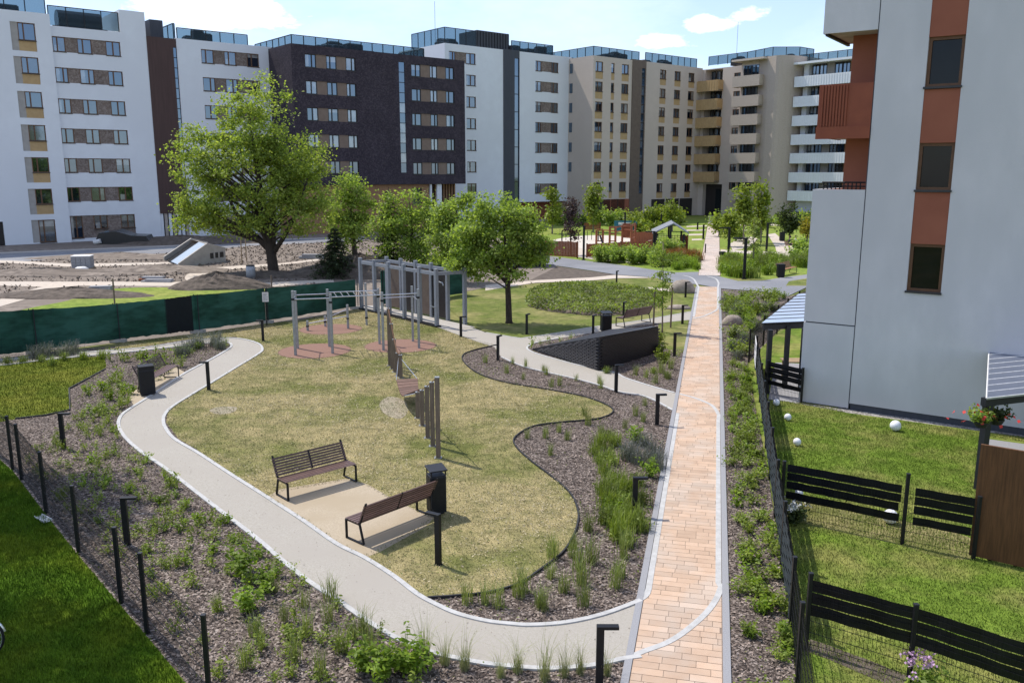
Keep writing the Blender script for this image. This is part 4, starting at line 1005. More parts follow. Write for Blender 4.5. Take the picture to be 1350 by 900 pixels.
# ---------------------------------------------------------------- bollard lights
def make_bollard(label, h=.92, g='bollard lights along the paths'):
    t = thing('bollard_light', label, 'bollard', group=g)
    MB().bb(-.055, .055, -.04, .04, 0, h - .05, M['darkmetal']).bb(-.075, .075, -.06, .06, 0, .012, M['anthracite']).build('post', t)
    hd = MB().bb(-.055, .27, -.05, .05, h - .05, h, M['darkmetal']).build('lamp_head', t, bevel=.004)
    MB().bb(.08, .25, -.035, .035, h - .058, h - .051, M['paper']).build('lens', hd)
    return t
BL = [(578, 744, 677, 150, 'black bollard light beside the tall bin behind the second bench'),
      (790, 903, 824, 0, 'nearest black bollard light, by the bottom end of the gravel loop'),
      (836.5, 679, 628.5, 0, 'black bollard light among the grasses left of the brick path, second from the bottom'),
      (866, 560, 519, 5, 'black bollard light where the narrow gravel path meets the brick path'),
      (812, 517.5, 480.5, 10, 'black bollard light in front of the dark brick wall, on the gravel path edge'),
      (656.5, 475, 442.5, 60, 'black bollard light at the tip of the mulch bed near the path fork'),
      (607.7, 444, 417, 20, 'black bollard light at the near mouth of the grey post tunnel'),
      (694.4, 440.5, 414, 60, 'black bollard light on the grass just right of the round crowned tree'),
      (781.8, 440, 415.5, 60, 'black bollard light left of the bin above the dark brick wall'),
      (822, 418.5, 398, 60, 'black bollard light in front of the ground cover mound'),
      (899.5, 427, 402, 10, 'black bollard light left of the brick path where the upper gravel path joins'),
      (889, 469.5, 438.5, 8, 'black bollard light between the dark brick wall and the brick path'),
      (903.6, 392, 371.5, 8, 'black bollard light next to the boulder'),
      (812.8, 375.5, 357, 60, 'black bollard light between the pale path and the asphalt lane'),
      (275.5, 514, 476.5, 185, 'black bollard light on the lawn side of the loop path opposite the first bench'),
      (347, 449.5, 421.5, 185, 'black bollard light at the outer bend of the loop path near the green fence'),
      (84, 590, 544, 0, 'black bollard light in the mulch bed below the small upper lawn'),
      (168, 718, 655, 5, 'black bollard light in the mulch bed behind the left wire fence')]
for x, yb, yt, a, lab in BL:
    o = make_bollard(lab, ztop(x, yb, yt)); o.location = G3(x, yb); o.rotation_euler[2] = R(a)

# tall lamps
def make_lamp(label, h, arm, g='tall lamp posts'):
    t = thing('street_lamp', label, 'lamp post', group=g)
    MB().bb(-.09, .09, -.09, .09, 0, h, M['darkmetal']).bb(-.16, .16, -.16, .16, 0, .03, M['anthracite']).build('post', t)
    hd = MB().bb(-.10, arm, -.10, .10, h - .002, h + .09, M['darkmetal']).build('lamp_head', t)
    MB().bb(arm * .4, arm * .9, -.08, .08, h - .012, h - .003, M['paper']).build('lens', hd)
    return t
for x, yb, yt, a, arm, lab in ((769.3, 342.5, 299, 0, .12, 'black lamp post without arm beside the red playground fence'),
        (980.7, 367.5, 315, 180, .9, 'tall black lamp post with left arm, standing in the green bed by the lane'),
        (960, 337, 301, 180, .9, 'black lamp post with long arm close to the right edge of the brick path'),
        (1010.3, 331.5, 295, 0, .8, 'black lamp post with arm to the right near the seated people'),
        (861.5, 336, 306, 180, .8, 'black lamp post with arm at the left side of the pavilion'),
        (823.5, 310, 281, 180, .3, 'black lamp post behind the climbing frame'),
        (871.5, 299, 272, 180, .3, 'black lamp post among far shrubs behind the pavilion'),
        (927, 315, 297, 180, .1, 'short black post light left of the far brick path, nearer of two'),
        (919.5, 303, 294, 180, .1, 'short black post light left of the far brick path, farther of two')):
    o = make_lamp(lab, ztop(x, yb, yt), arm); o.location = G3(x, yb); o.rotation_euler[2] = R(a)

# ---------------------------------------------------------------- benches and bins
def make_bench(label, L, wood='benchwood', g='park benches'):
    """local: sitter faces -y"""
    t = thing('park_bench', label, 'bench', group=g); w = M[wood]; f = M['darkmetal']
    mb = MB()
    for k in range(5): y = -.43 + .09 * k; mb.bb(-L / 2, L / 2, y, y + .075, .425 + .004 * (4 - k) - .012 * k * 0, .455, w)
    mb.build('seat', t, bevel=.006)
    mb = MB()
    for k in range(7):
        z = .50 + .058 * k; y = .045 + .028 * k
        for a, c in ((-L / 2, -.012), (.012, L / 2)): mb.box(((a + c) / 2, y, z), (c - a, .03, .046), w, rx=-.42)
    mb.build('backrest', t)
    MB().box((0, .125, .665), (.045, .02, .46), f, rx=-.42).build('back_support', t)
    for x in (-L / 2 + .035, L / 2 - .035):
        mb = MB(); wd = .05
        mb.bb(x - wd / 2, x + wd / 2, -.45, -.425, .0, .42, f)                    # front leg
        mb.bb(x - wd / 2, x + wd / 2, -.424, .12, .0, .02, f)                     # runner on the ground
        mb.box((x, .062, .24), (wd - .004, .025, .46), f, rx=.28)                # rear leg
        mb.bb(x - wd / 2 + .001, x + wd / 2 - .001, -.424, .02, .40, .42, f)      # under the seat
        mb.box((x, .135, .68), (wd - .004, .022, .54), f, rx=-.42)
        mb.build('leg', t)
    return t
def place_bench(label, fl, fr, wood='benchwood', flip=False):
    a, c = Vector(G(*fl)), Vector(G(*fr)); L = (c - a).length + .06
    d = (c - a).normalized(); rz = math.atan2(d.y, d.x)
    mid = (a + c) / 2
    nrm = Vector((-d.y, d.x))                         # local +y (behind the sitter)
    o = make_bench(label, L, wood); o.location = (mid.x + nrm.x * .44, mid.y + nrm.y * .44, .0); o.rotation_euler[2] = rz
    return o
for o in (place_bench('dark slatted bench whose seat faces the camera, on the sandy pad', (380, 661), (470, 635.6)),
          place_bench('dark slatted bench seen from behind, beside the tall bin', (550, 673), (457, 709)),
          place_bench('dark slatted bench with a bin at its end on the left bend of the path', (203, 517), (236, 497.5)),
          place_bench('bench seen from behind on the upper gravel path above the dark brick wall', (846, 423.5), (812, 430)),
          place_bench('orange brown bench in front of the right hand green bed', (1033, 364), (1050, 360), 'benchorange'),
          place_bench('orange brown bench with two people in the far right garden', (1041, 330), (1056, 328.5), 'benchorange')):
    o.location.z = .016
def make_bin(label, h, w=.46, d=.36, hood=True, g='litter bins'):
    t = thing('litter_bin', label, 'bin', group=g)
    MB().bb(-w / 2, w / 2, -d / 2, d / 2, .04, h - .14, M['anthracite']).bb(-w / 2 + .04, w / 2 - .04, -d / 2 + .04, d / 2 - .04, 0, .04, M['darkmetal']).build('body', t, bevel=.008)
    MB().bb(-w / 2 - .012, -w / 2 - .003, -d / 2 + .03, d / 2 - .03, .08, h - .18, M['darkmetal']).bb(-w / 2 + .03, w / 2 - .03, -d / 2 - .012, -d / 2 - .003, .08, h - .2, M['darkmetal']).build('door', t)
    if hood:
        for sx in (-w / 2 + .015, w / 2 - .015):
            for sy in (-d / 2 + .015, d / 2 - .015): MB().bb(sx - .012, sx + .012, sy - .012, sy + .012, h - .14, h - .03, M['darkmetal']).build('roof_post', t)
        MB().box((0, 0, h), (w + .05, d + .06, .035), M['anthracite'], rx=.12).build('hood', t, bevel=.006)
    else: MB().bb(-w / 2 - .01, w / 2 + .01, -d / 2 - .01, d / 2 + .01, h - .139, h - .02, M['darkmetal']).build('lid', t, bevel=.006)
    return t
for x, yb, yt, w, d, a, hood, lab in ((575, 680, 621, .36, .32, 25, True, 'tall black litter bin with a sloping hood behind the second bench'),
        (191.5, 522, 483, .48, .42, 30, False, 'black litter bin at the end of the left bench on the loop path'),
        (799.3, 438, 413, .46, .4, 12, True, 'black litter bin with hood above the dark brick wall'),
        (1030, 366, 348.5, .5, .45, 0, False, 'black litter bin beside the orange bench in the green bed'),
        (1031.7, 318, 306, .5, .45, 0, False, 'black litter bin near the two seated people'),
        (953, 337, 332, .5, .5, 0, False, 'low black box at the right edge of the far brick path')):
    o = make_bin(lab, ztop(x, yb, yt), w, d, hood); p = G3(x, yb); o.location = (p.x, p.y + d / 2, .02); o.rotation_euler[2] = R(a)

# ---------------------------------------------------------------- wire mesh fences
def mesh_panel(p, q, h, step=.055, z0=.06):
    """rods of one welded panel between two points"""
    p, q = Vector(p), Vector(q); L = (q - p).length; a = math.atan2(q.y - p.y, q.x - p.x); mb = MB()
    n = int(L / step)
    for k in range(n + 1):
        c = p + (q - p) * (k / n); mb.box((c.x, c.y, z0 + h / 2), (.0045, .0045, h), M['darkmetal'], rz=a)
    c = (p + q) / 2
    for z in np.arange(z0 + .05, z0 + h, .2): mb.box((c.x, c.y, z), (L, .010, .006), M['darkmetal'], rz=a)
    return mb
def fence(name, label, posts, heights, cat='fence', tapes=None, step=.055):
    o = thing(name, label, cat, (posts[0][0], posts[0][1], 0))
    L = [(x - posts[0][0], y - posts[0][1]) for x, y in posts]
    for (x, y), h in zip(L, heights):
        MB().bb(x - .03, x + .03, y - .03, y + .03, 0, h, M['darkmetal']).bb(x - .034, x + .034, y - .034, y + .034, h, h + .02, M['anthracite']).build('fence_post', o)
    for k in range(len(L) - 1): mesh_panel(L[k], L[k + 1], min(heights[k], heights[k + 1]) - .1, step).build('mesh_panel', o)
    return o, L
lf = [(-95, 505), (-62, 535), (-35, 567), (-8, 598), (17, 619), (28.7, 632), (61, 676), (104, 729), (160, 794.5), (194, 834.6), (277, 931)]
fence('wire_fence', 'black wire mesh fence between the dark left lawn and the mulch bed', W(lf), [1.42] * len(lf))

def FL(Y): return (4.27 + .25 * (Y - 11.55), Y)
ys = [8.8, 11.5, 13.0, 15.4, 17.8, 20.2, 22.6, 25.0, 27.4, 29.8, 32.2]
rf = [FL(y) for y in ys]; 
fo, L = fence('wire_fence', 'black wire mesh fence with plastic screening along the right mulch strip', rf, [1.32] * len(rf))
def tape(parent, p, q, z, h, m='blacktape', off=.012, wob=.01):
    p, q = Vector(p), Vector(q); n = max(2, int((q - p).length / .25)); d = (q - p).normalized(); nn = Vector((-d.y, d.x)); mb = MB()
    for sgn in (1,):
        prev = None
        for k in range(n + 1):
            c = p + (q - p) * (k / n) + nn * (off + wob * (1 if k % 2 else -1))
            zz = z + random.uniform(-.006, .006)
            cur = ((c.x, c.y, zz), (c.x, c.y, zz + h))
            if prev: mb.face([prev[0], cur[0], cur[1], prev[1]], M[m])
            prev = cur
    return mb.build('screening_strip', parent)
for k in range(2, len(L) - 1):
    for z in (.12, .33, .54, .75, .96): tape(fo, L[k], L[k + 1], z, .175, 'sheenstrip')
# the fence turns away to the right beyond the pergola
rf2 = W([(987, 478), (1006, 456), (1024, 440), (1037, 429), (1052, 417), (1066, 407)])
fence('wire_fence', 'low dark mesh fence from the white banner towards the lane behind the small pergola', rf2, [1.35] * 6)
# white banner hung on it
ban = thing('banner', 'white banner tied to the mesh fence at the garden corner', 'banner', (*FL(32.3), 0), math.atan2(1, .25))
MB().bb(-1.5, .2, .05, .06, .35, 1.28, M['paper']).build('sheet', ban)
mb = MB()
for k, (a, c, z, h) in enumerate(((-1.35, -.75, .95, .18), (-.65, .05, 1.0, .10), (-.65, -.1, .82, .08), (-1.35, -.2, .62, .06), (-1.35, -.5, .50, .05))): mb.bb(a, c, .061, .064, z, z + h, M['print'])
mb.build('printed_marks', ban)
# garden cross fences
g1 = W([(1029.5, 682), (1189, 717.5), (1283, 737)]); h1 = ztop(1189, 717.5, 625)
fo, L = fence('wire_fence', 'garden mesh fence with four long black strips, ending at the brown timber screen', g1, [1.3, h1, 1.3], step=.06)
for (p, q, trim) in ((L[0], L[1], (.03, .04)), (L[1], L[2], (.12, .04))):
    v = Vector(q) - Vector(p); a = Vector(p) + v * trim[0]; c = Vector(q) - v * trim[1]
    for z, hh in ((.50, .17), (.735, .17), (.925, .175), (1.115, .175)): tape(fo, a, c - v * random.uniform(0, .03), z - .03, hh)
g2 = W([(1062, 855), (1198, 898), (1375, 965)]); h2 = ztop(1198, 898, 797)
fo, L = fence('wire_fence', 'nearest garden mesh fence with wide black screening, bottom right', g2, [1.3, h2, 1.3], step=.06)
for (p, q) in ((L[0], L[1]), (L[1], L[2])):
    v = Vector(q) - Vector(p); a = Vector(p) + v * .02; c = Vector(q) - v * .02
    for z, hh in ((.60, .19), (.805, .19), (1.01, .19)): tape(fo, a, c, z, hh)
g3 = W([(1010, 520), (1056, 532)])
fo, L = fence('wire_fence', 'short mesh fence piece with black strips below the small pergola', g3, [1.2, 1.2])
for z, hh in ((.38, .15), (.62, .17), (.81, .17), (1.0, .17)): tape(fo, L[0], L[1], z, hh)

# ---------------------------------------------------------------- green construction fence
gf = W([(-150, 492), (-50, 478), (47, 466), (156, 451), (261, 438.5), (351.5, 426), (470, 407)])
gh_ = [ztop(47, 466, 407), ztop(156, 451, 399.5), ztop(261, 438.5, 388), ztop(351.5, 426, 379), ztop(470, 407, 368)]
gh_ = [2.05, 2.05] + gh_
go = thing('construction_fence', 'green shade cloth site fence with one black section, behind the loop path', 'fence', (gf[0][0], gf[0][1], 0))
L = [(x - gf[0][0], y - gf[0][1]) for x, y in gf]
for k, (x, y) in enumerate(L):
    for dx in (-.09, .09): MB().tube([(x + dx, y, 0), (x + dx, y, gh_[k])], .022, M['anthracite'], 6).build('fence_post', go)
    MB().bb(x - .35, x + .35, y - .12, y + .12, .0, .14, M['concrete']).build('fence_foot', go)
for k in range(len(L) - 1):
    p, q = Vector(L[k]), Vector(L[k + 1]); n = 16
    segs = [(0, 1, 'greenscreen')]
    if k == 4: pass
    d = (q - p).normalized(); nn = Vector((-d.y, d.x))
    def cloth(a, c, m):
        mb = MB(); prev = None
        for j in range(n + 1):
            t = a + (c - a) * j / n; w = p + (q - p) * t + nn * (.02 + .03 * math.sin(t * 23 + k))
            hh = gh_[k] + (gh_[k + 1] - gh_[k]) * t - .03 - .03 * math.sin(t * math.pi) + random.uniform(-.012, .012)
            cur = [(w.x, w.y, z) for z in np.linspace(.1 + random.uniform(0, .05), hh, 5)]
            if prev:
                for i in range(4): mb.face([prev[i], cur[i], cur[i + 1], prev[i + 1]], M[m])
            prev = cur
        mb.build('shade_cloth', go, smooth=True)
    if k == 3: cloth(0, .61, 'greenscreen'); cloth(.60, .96, 'blackscreen'); cloth(.95, 1.01, 'greenscreen')
    elif k == 0: cloth(0, 1, 'greenscreen')
    else: cloth(0, 1, 'greenscreen')
gp = W([(503, 403), (612, 388)]); hg = 2.0
go = thing('construction_fence', 'dark green shade cloth fence behind the grey post tunnel under the trees', 'fence', (*gp[0], 0), ang(*gp)); LL = math.dist(*gp)
MB().bb(0, LL, -.015, .015, .08, hg, M['greenscreen']).build('shade_cloth', go)
for q in lin(.1, LL - .1, 4): MB().tube([(q, -.05, 0), (q, -.05, hg + .05)], .025, M['anthracite'], 6).build('fence_post', go)
gp = W([(410, 303), (500, 300)]); 
go = thing('construction_fence', 'far dark green shade cloth fence before the dark brick block', 'fence', (*gp[0], 0), ang(*gp)); LL = math.dist(*gp)
MB().bb(0, LL, -.015, .015, .1, 2.6, M['greenscreen']).build('shade_cloth', go)
for q in lin(.1, LL - .1, 6): MB().tube([(q, -.06, 0), (q, -.06, 2.7)], .04, M['galv'], 6).build('fence_post', go)
# notice on the fence
nb = thing('notice_board', 'white notice sheet on a dark post in front of the green fence', 'notice', (*G(352, 429), 0), .25)
hN = ztop(352, 429, 385)
MB().tube([(0, 0, 0), (0, 0, hN + .06)], .03, M['darkmetal'], 8).bb(-.02, .02, -.03, .03, hN - .2, hN + .09, M['darkmetal']).build('post', nb)
MB().bb(-.15, .15, -.052, -.04, hN - .48, hN, M['paper']).build('sheet', nb)
mb = MB()
for k in range(8): mb.bb(-.11, .11 - (k % 3) * .03, -.056, -.0535, hN - .09 - .045 * k, hN - .075 - .045 * k, M['print'])
mb.build('printed_lines', nb)

# ---------------------------------------------------------------- grey post tunnel
fb = [(477, 407.8), (494.5, 411.5), (513.5, 416), (533.5, 420.7), (554.5, 426), (576, 431)]
a, c = Vector(G(*fb[-1])), Vector(G(*fb[0])); e = Vector(G(613, 427.5))
tn = thing('tunnel_frame', 'grey painted timber post and beam tunnel with dark slatted side, over the paved path', 'pergola', (a.x, a.y, 0), ang(a, c))
LT = (c - a).length; wv = e - a; u = (c - a).normalized(); nrm = Vector((-u.y, u.x)); wdt = abs(wv.dot(nrm)); sg = 1 if wv.dot(nrm) > 0 else -1; sk = wv.dot(u)
hT = ztop(576, 431, 355) 
for k in range(6):
    x = LT * k / 5
    MB().bb(x - .085, x + .085, -.085, .085, .08, hT, M['bluegrey']).bb(x - .09, x + .09, -.09, .09, hT, hT + .02, M['galv']).build('post', tn, bevel=.006)
    MB().bb(x + sk - .085, x + sk + .085, sg * wdt - .085, sg * wdt + .085, 0, hT, M['bluegrey']).bb(x + sk - .09, x + sk + .09, sg * wdt - .09, sg * wdt + .09, hT, hT + .02, M['galv']).build('post', tn, bevel=.006)
MB().bb(.11, LT - .11, -.05, .05, hT - .30, hT - .14, M['bluegrey']).build('beam', tn)
MB().bb(sk + .11, LT + sk - .11, sg * wdt - .05, sg * wdt + .05, hT - .30, hT - .14, M['bluegrey']).build('beam', tn)
for x in (0, LT): MB().box((x + sk / 2, sg * wdt / 2, hT - .22), (math.hypot(wdt, sk) - .22, .10, .16), M['bluegrey'], rz=math.atan2(sg * wdt, sk)).build('beam', tn)
MB().bb(-.15, LT + .1, -.16, .14, 0, .079, M['darkmetal']).build('base_rail', tn)
MB().bb(.11, LT - .11, -.03, .03, .20, .26, M['bluegrey']).build('guide_rail', tn)
for k in range(1, 5):
    x = LT * k / 5 + sk; mb = MB(); yy = sg * (wdt - .0)
    for q in np.arange(0.13, LT / 5 - .12, .09): mb.bb(x + q, x + q + .075, yy - .02, yy + .02, .1, hT - .32, M['frameD'] if k % 2 else M['beigedark'])
    mb.build('slat_panel', tn)
tun_pave = [(-1.0, .1), (LT + 1, .1), (LT + 1 + sk, sg * (wdt - .12)), (-1.0 + sk, sg * (wdt - .12))]
mt = Matrix.Translation((a.x, a.y, 0)) @ Matrix.Rotation(ang(a, c), 4, 'Z')
patch('paved_path', [tuple((mt @ Vector((x, y, 0)))[:2]) for x, y in tun_pave], .020, M['concrete'])
# spring toy arms on the near post
mb = MB(); mb.tube([(.02, -.12, hT - .62), (-.25, -.2, hT - .66), (-.32, -.2, hT - .78)], .035, M['galv'], 8); mb.build('bracket', tn); MB().tube([(-.02, .12, 1.0), (.1, .3, 1.05)], .03, M['galv'], 8).build('bracket', tn)

# ---------------------------------------------------------------- workout frames
def post_z(x, yb, yt): return ztop(x, yb, yt)
o0 = G3(390, 468.5)
wk = thing('workout_frame', 'galvanised pull up frame with monkey bars over two rubber pads', 'exercise frame', o0)
def Q(px, py, z=0): p = G3(px, py, 0) - o0; p.z = z; return p
P8 = {'a': (389.8, 468.5, 383), 'b': (392.6, 459.5, 383.5), 'c': (434.5, 457, 381), 'd': (438.6, 466, 387), 'e': (500.5, 453.5, 380), 'f': (505.7, 462, 385), 'g': (544.5, 450, 377), 'h': (552.5, 459, 381)}
for k, (x, yb, yt) in P8.items():
    h = ztop(x, yb, yt); q = Q(x, yb)
    MB().bb(q.x - .05, q.x + .05, q.y - .05, q.y + .05, 0, h, M['galv']).build('post', wk, bevel=.008)
    MB().bb(q.x - .065, q.x + .065, q.y - .065, q.y + .065, h - .40, h - .32, M['darkmetal']).build('clamp', wk)
def bar(p, q, z1, z2=None, r=.022): 
    a_, c_ = Q(P8[p][0], P8[p][1], z1), Q(P8[q][0], P8[q][1], z2 or z1); return MB().tube([a_, c_], r, M['steelrope'], 8)
for p, q, z in (('a', 'd', 2.36), ('b', 'c', 2.34), ('f', 'h', 2.4), ('e', 'g', 2.05), ('d', 'f', 2.40), ('c', 'e', 2.40), ('g', 'h', 2.1), ('a', 'b', 2.3)): bar(p, q, z).build('bar', wk)
for k in range(1, 8):
    t = k / 8; A_ = Q(*P8['d'][:2]) * (1 - t) + Q(*P8['f'][:2]) * t; B_ = Q(*P8['c'][:2]) * (1 - t) + Q(*P8['e'][:2]) * t
    A_.z = B_.z = 2.40; MB().tube([A_, B_], .018, M['steelrope'], 8).build('rung', wk)
# low bars behind
o1 = G3(459, 433)
lb = thing('parallel_bars', 'low stepped balance bars on the small rubber pad in front of the green fence', 'exercise frame', o1)
def Q1(px, py, z=0): p = G3(px, py) - o1; p.z = z; return p
for x, yb, yt in ((405.7, 436, 422.5), (429, 430.5, 416.5), (459, 433, 401.5)):
    q = Q1(x, yb); h = ztop(x, yb, yt); MB().tube([q, q + Vector((0, 0, h))], .06, M['galv'], 10).build('post', lb); MB().tube([q + Vector((0, 0, h * .4)), q + Vector((0, 0, h * .4 + .06))], .075, M['darkmetal'], 10).build('clamp', lb)
MB().tube([Q1(405.7, 436, .35), Q1(459, 433, .62)], .022, M['steelrope'], 8).build('bar', lb)
MB().tube([Q1(429, 430.5, .42), Q1(459, 433, .95)], .022, M['steelrope'], 8).build('bar', lb)
sp = thing('climbing_post', 'single galvanised post with a black collar between the pull up frame and the tunnel', 'exercise post', G3(483.5, 428.5))
h = ztop(483.5, 428.5, 373); MB().bb(-.05, .05, -.05, .05, 0, h, M['galv']).build('post', sp, bevel=.008); MB().bb(-.07, .07, -.07, .07, .34, .42, M['darkmetal']).build('clamp', sp)

# ---------------------------------------------------------------- balance trail: two rows of timber posts and a hanging plank bridge
o2 = G3(540, 545)
bt = thing('balance_trail', 'two rows of stepped timber posts joined by a sagging plank bridge on the dry lawn', 'balance trail', o2)
def Q2(px, py, z=0): p = G3(px, py) - o2; p.z = z; return p
tops = []
for row in ([(514, 482, 407), (517.3, 486.5, 427), (520.6, 490.5, 447.5), (524.5, 496, 465.5), (528.7, 498.5, 468)], [(551, 551, 517), (557, 561, 514.5), (564, 577, 509.5), (570.7, 588, 504), (578, 603.5, 497.5)]):
    tt = []
    for x, yb, yt in row:
        q = Q2(x, yb); h = ztop(x, yb, yt)
        MB().bb(q.x - .06, q.x + .06, q.y - .06, q.y + .06, 0, h, M['postwood']).build('post', bt, bevel=.01)
        MB().bb(q.x - .062, q.x + .062, q.y - .062, q.y + .062, h, h + .02, M['galv']).build('post_cap', bt)
        MB().bb(q.x - .11, q.x + .09, q.y - .09, q.y + .09, 0, .02, M['galv']).build('foot_plate', bt)
        tt.append(q + Vector((0, 0, h + .03)))
    tops.append(tt)
MB().tube(tops[0], .026, M['rope'], 8).build('handrail', bt)
MB().tube([t - Vector((0, 0, .02)) for t in tops[1]], .014, M['rope'], 6).build('rope', bt)
zb = .78
c0, c1_, c2_, c3 = G3(522.5, 501, .55), G3(550.5, 499.5, .55), G3(553.5, 514, .62), G3(533.5, 521.5, .62)
mb = MB(); n = 11
for k in range(n):
    t0, t1 = k / n + .006, (k + 1) / n - .006
    def pt(t, side):
        A_ = c0 if side == 0 else c1_; B_ = c3 if side == 0 else c2_
        p = A_.lerp(B_, t) - o2; p.z -= .22 * math.sin(math.pi * t); return p
    q = [pt(t0, 0), pt(t0, 1), pt(t1, 1), pt(t1, 0)]; up = Vector((0, 0, .035))
    for f in ((q[0] + up, q[1] + up, q[2] + up, q[3] + up), (q[3], q[2], q[1], q[0]), (q[0], q[1], q[1] + up, q[0] + up), (q[1], q[2], q[2] + up, q[1] + up), (q[2], q[3], q[3] + up, q[2] + up), (q[3], q[0], q[0] + up, q[3] + up)): mb.face(f, M['deckwood'])
mb.build('plank_bridge', bt)
for A_, B_ in ((c0, Q2(526, 498, .75) + o2), (c1_, Q2(529.5, 499, .75) + o2), (c3, Q2(548, 549, .75) + o2), (c2_, Q2(552, 551, .75) + o2)):
    MB().tube([A_ - o2, B_ - o2], .012, M['steelrope'], 6).build('chain', bt)

# ---------------------------------------------------------------- dark brick wedge
a, c, d_ = G(702, 461.5), G(790, 489), G(866.5, 464.7)
hk, hd = ztop(790, 489, 444), ztop(866.5, 464.7, 430)
w1 = thing('brick_wall', 'black brick ventilation wedge with a slatted brick face, beside the narrow gravel path', 'wall', (*c, 0))
rel = lambda p: (p[0] - c[0], p[1] - c[1])
A_, C_, D_ = rel(a), (0, 0), rel(d_)
B_ = (D_[0] + A_[0] * .62, D_[1] + A_[1] * .62 + 1.2)
mb = MB(); z0 = .06
mb.face([(*A_, z0), (*C_, hk), (*D_, hd), (*B_, .35)], M['darkbrickwall'])
mb.face([(*A_, 0), (*C_, 0), (*C_, hk), (*A_, z0)], M['darkbrickwall']); mb.face([(*C_, 0), (*D_, 0), (*D_, hd), (*C_, hk)], M['darkbrickwall'])
mb.face([(*D_, 0), (*B_, 0), (*B_, .35), (*D_, hd)], M['darkbrickwall']); mb.face([(*B_, 0), (*A_, 0), (*A_, z0), (*B_, .35)], M['darkbrickwall'])
mb.build('wall_body', w1)
u = Vector(A_); LA = u.length; u.normalize(); n1 = Vector((-u.y, u.x)); n1 = n1 if n1.y < 0 else -n1; mb = MB(); r_ = random.Random(2)
for k in range(22):
    z = .045 + k * .064; x = .04 if k % 2 else .16
    while x < LA - .1:
        if z + .05 < hk * (1 - x / LA) - .02:
            p = u * (x + .11); o_ = .018 + .012 * (k % 2)
            mb.box((p.x + n1.x * o_, p.y + n1.y * o_, z), (.20, .07, .05), M['slatbricklit'], rz=math.atan2(u.y, u.x))
        x += .24
mb.build('slatted_brick_face', w1)
u2 = Vector(D_); L2 = u2.length; u2.normalize(); n2 = Vector((-u2.y, u2.x)); n2 = n2 if n2.y < 0 else -n2; mb = MB()
for k in range(20):
    z = .045 + k * .064; x = .02 if k % 2 else .13
    while x < L2 - .12:
        if z + .05 < hk + (hd - hk) * x / L2 - .03:
            p = u2 * (x + .11); mb.box((p.x + n2.x * .012, p.y + n2.y * .012, z), (.215, .05, .056), M['darkbrickwall'], rz=math.atan2(u2.y, u2.x))
        x += .225
mb.build('brick_face', w1)
mb = MB(); mb.face([(A_[0], A_[1], z0 + .012), (0, 0, hk + .012), (0 + n1.x * -.25 + n2.x * -.05, -n1.y * .25, hk + .014), (A_[0] * .97 - n1.x * .15, A_[1] * .97 - n1.y * .15, z0 + .03)], M['polyroof'])
mb.face([(0, 0, hk + .013), (D_[0], D_[1], hd + .013), (D_[0] - n2.x * .3, D_[1] - n2.y * .3, hd - .04), (-n1.x * .25 - n2.x * .05, -n1.y * .25, hk + .014)], M['polyroof']); mb.build('coping', w1)

# ---------------------------------------------------------------- garden things on the right
for x, y, r_, lab in ((1023.2, 535, 4.6, 'white globe garden light farthest from the camera, near the small pergola'), (1038.3, 554.5, 4.8, 'white globe garden light second along the screened fence'), (1050.5, 587.5, 5.3, 'white globe garden light third along the screened fence'),
                     (1180, 568, 7.2, 'largest lone white globe in front of the near building wall'), (1053, 655, 5.6, 'white globe garden light peeking over the fence strips at the left'), (1173, 690, 10, 'white globe light half hidden behind the garden fence post')):
    p = G3(x, y + 0); rr = r_ * p.y / F * 1.02
    o = thing('globe_light', lab, 'garden light', p, 0, 'white globes on the garden lawn')
    prof = [(max(.001, rr * math.sin(t)), rr - rr * math.cos(t) + .01) for t in np.linspace(0, math.pi, 15)]
    MB().lathe(prof, M['globe'], 24).build('globe', o, smooth=True); MB().tube([(0, 0, 0), (0, 0, .02)], rr * .4, M['darkmetal'], 12).build('base', o)
# small pergola
zr = 2.35
c4 = [Vector((*G(x, y, zr), 0)) for x, y in ((1004, 427.5), (1064, 425), (1064, 396), (1052, 397))]
p0 = c4[0]; pg_ = thing('pergola', 'small terrace pergola with pale blue sheet roof on dark posts, tucked behind the near building', 'pergola', p0)
rel3 = [v - p0 for v in c4]
mb = MB(); up = Vector((0, 0, .05))
q = [rel3[0] + Vector((0, 0, zr)), rel3[1] + Vector((0, 0, zr)), rel3[2] + Vector((0, 0, zr + .25)), rel3[3] + Vector((0, 0, zr + .25))]
mb.face([v + up for v in q], M['rooftile']); mb.face(q[::-1], M['anthracite'])
for i in range(4): mb.face([q[i], q[(i + 1) % 4], q[(i + 1) % 4] + up, q[i] + up], M['anthracite'])
mb.build('roof', pg_)
mb = MB()
for k in range(1, 9):
    t = k / 9; mb.tube([q[0].lerp(q[3], t) + up * 1.2, q[1].lerp(q[2], t) + up * 1.2], .012, M['slate'], 4)
mb.build('roof_seams', pg_)
for x, yb in ((1010.5, 519), (1034, 512), (1055, 516)):
    b_ = Vector((*G(x, yb), 0)) - p0; MB().bb(b_.x - .075, b_.x + .075, b_.y - .075, b_.y + .075, 0, zr - .1, M['anthracite']).build('post', pg_)
b1, b2 = q[0] + Vector((.1, .12, -.12)), q[1] + Vector((0, .12, -.12)); MB().box(((b1 + b2) / 2), ((b2 - b1).length, .12, .18), M['anthracite'], rz=ang(b1, b2)).build('beam', pg_)
tb = thing('garden_table', 'pale wooden garden table under the small pergola', 'table', G3(1052, 500)); MB().bb(-.6, .5, -.35, .35, .70, .74, M['stake']).build('tabletop', tb)
for sx in (-.5, .4):
    for sy in (-.28, .28): MB().bb(sx - .03, sx + .03, sy - .03, sy + .03, 0, .70, M['stake']).build('leg', tb)
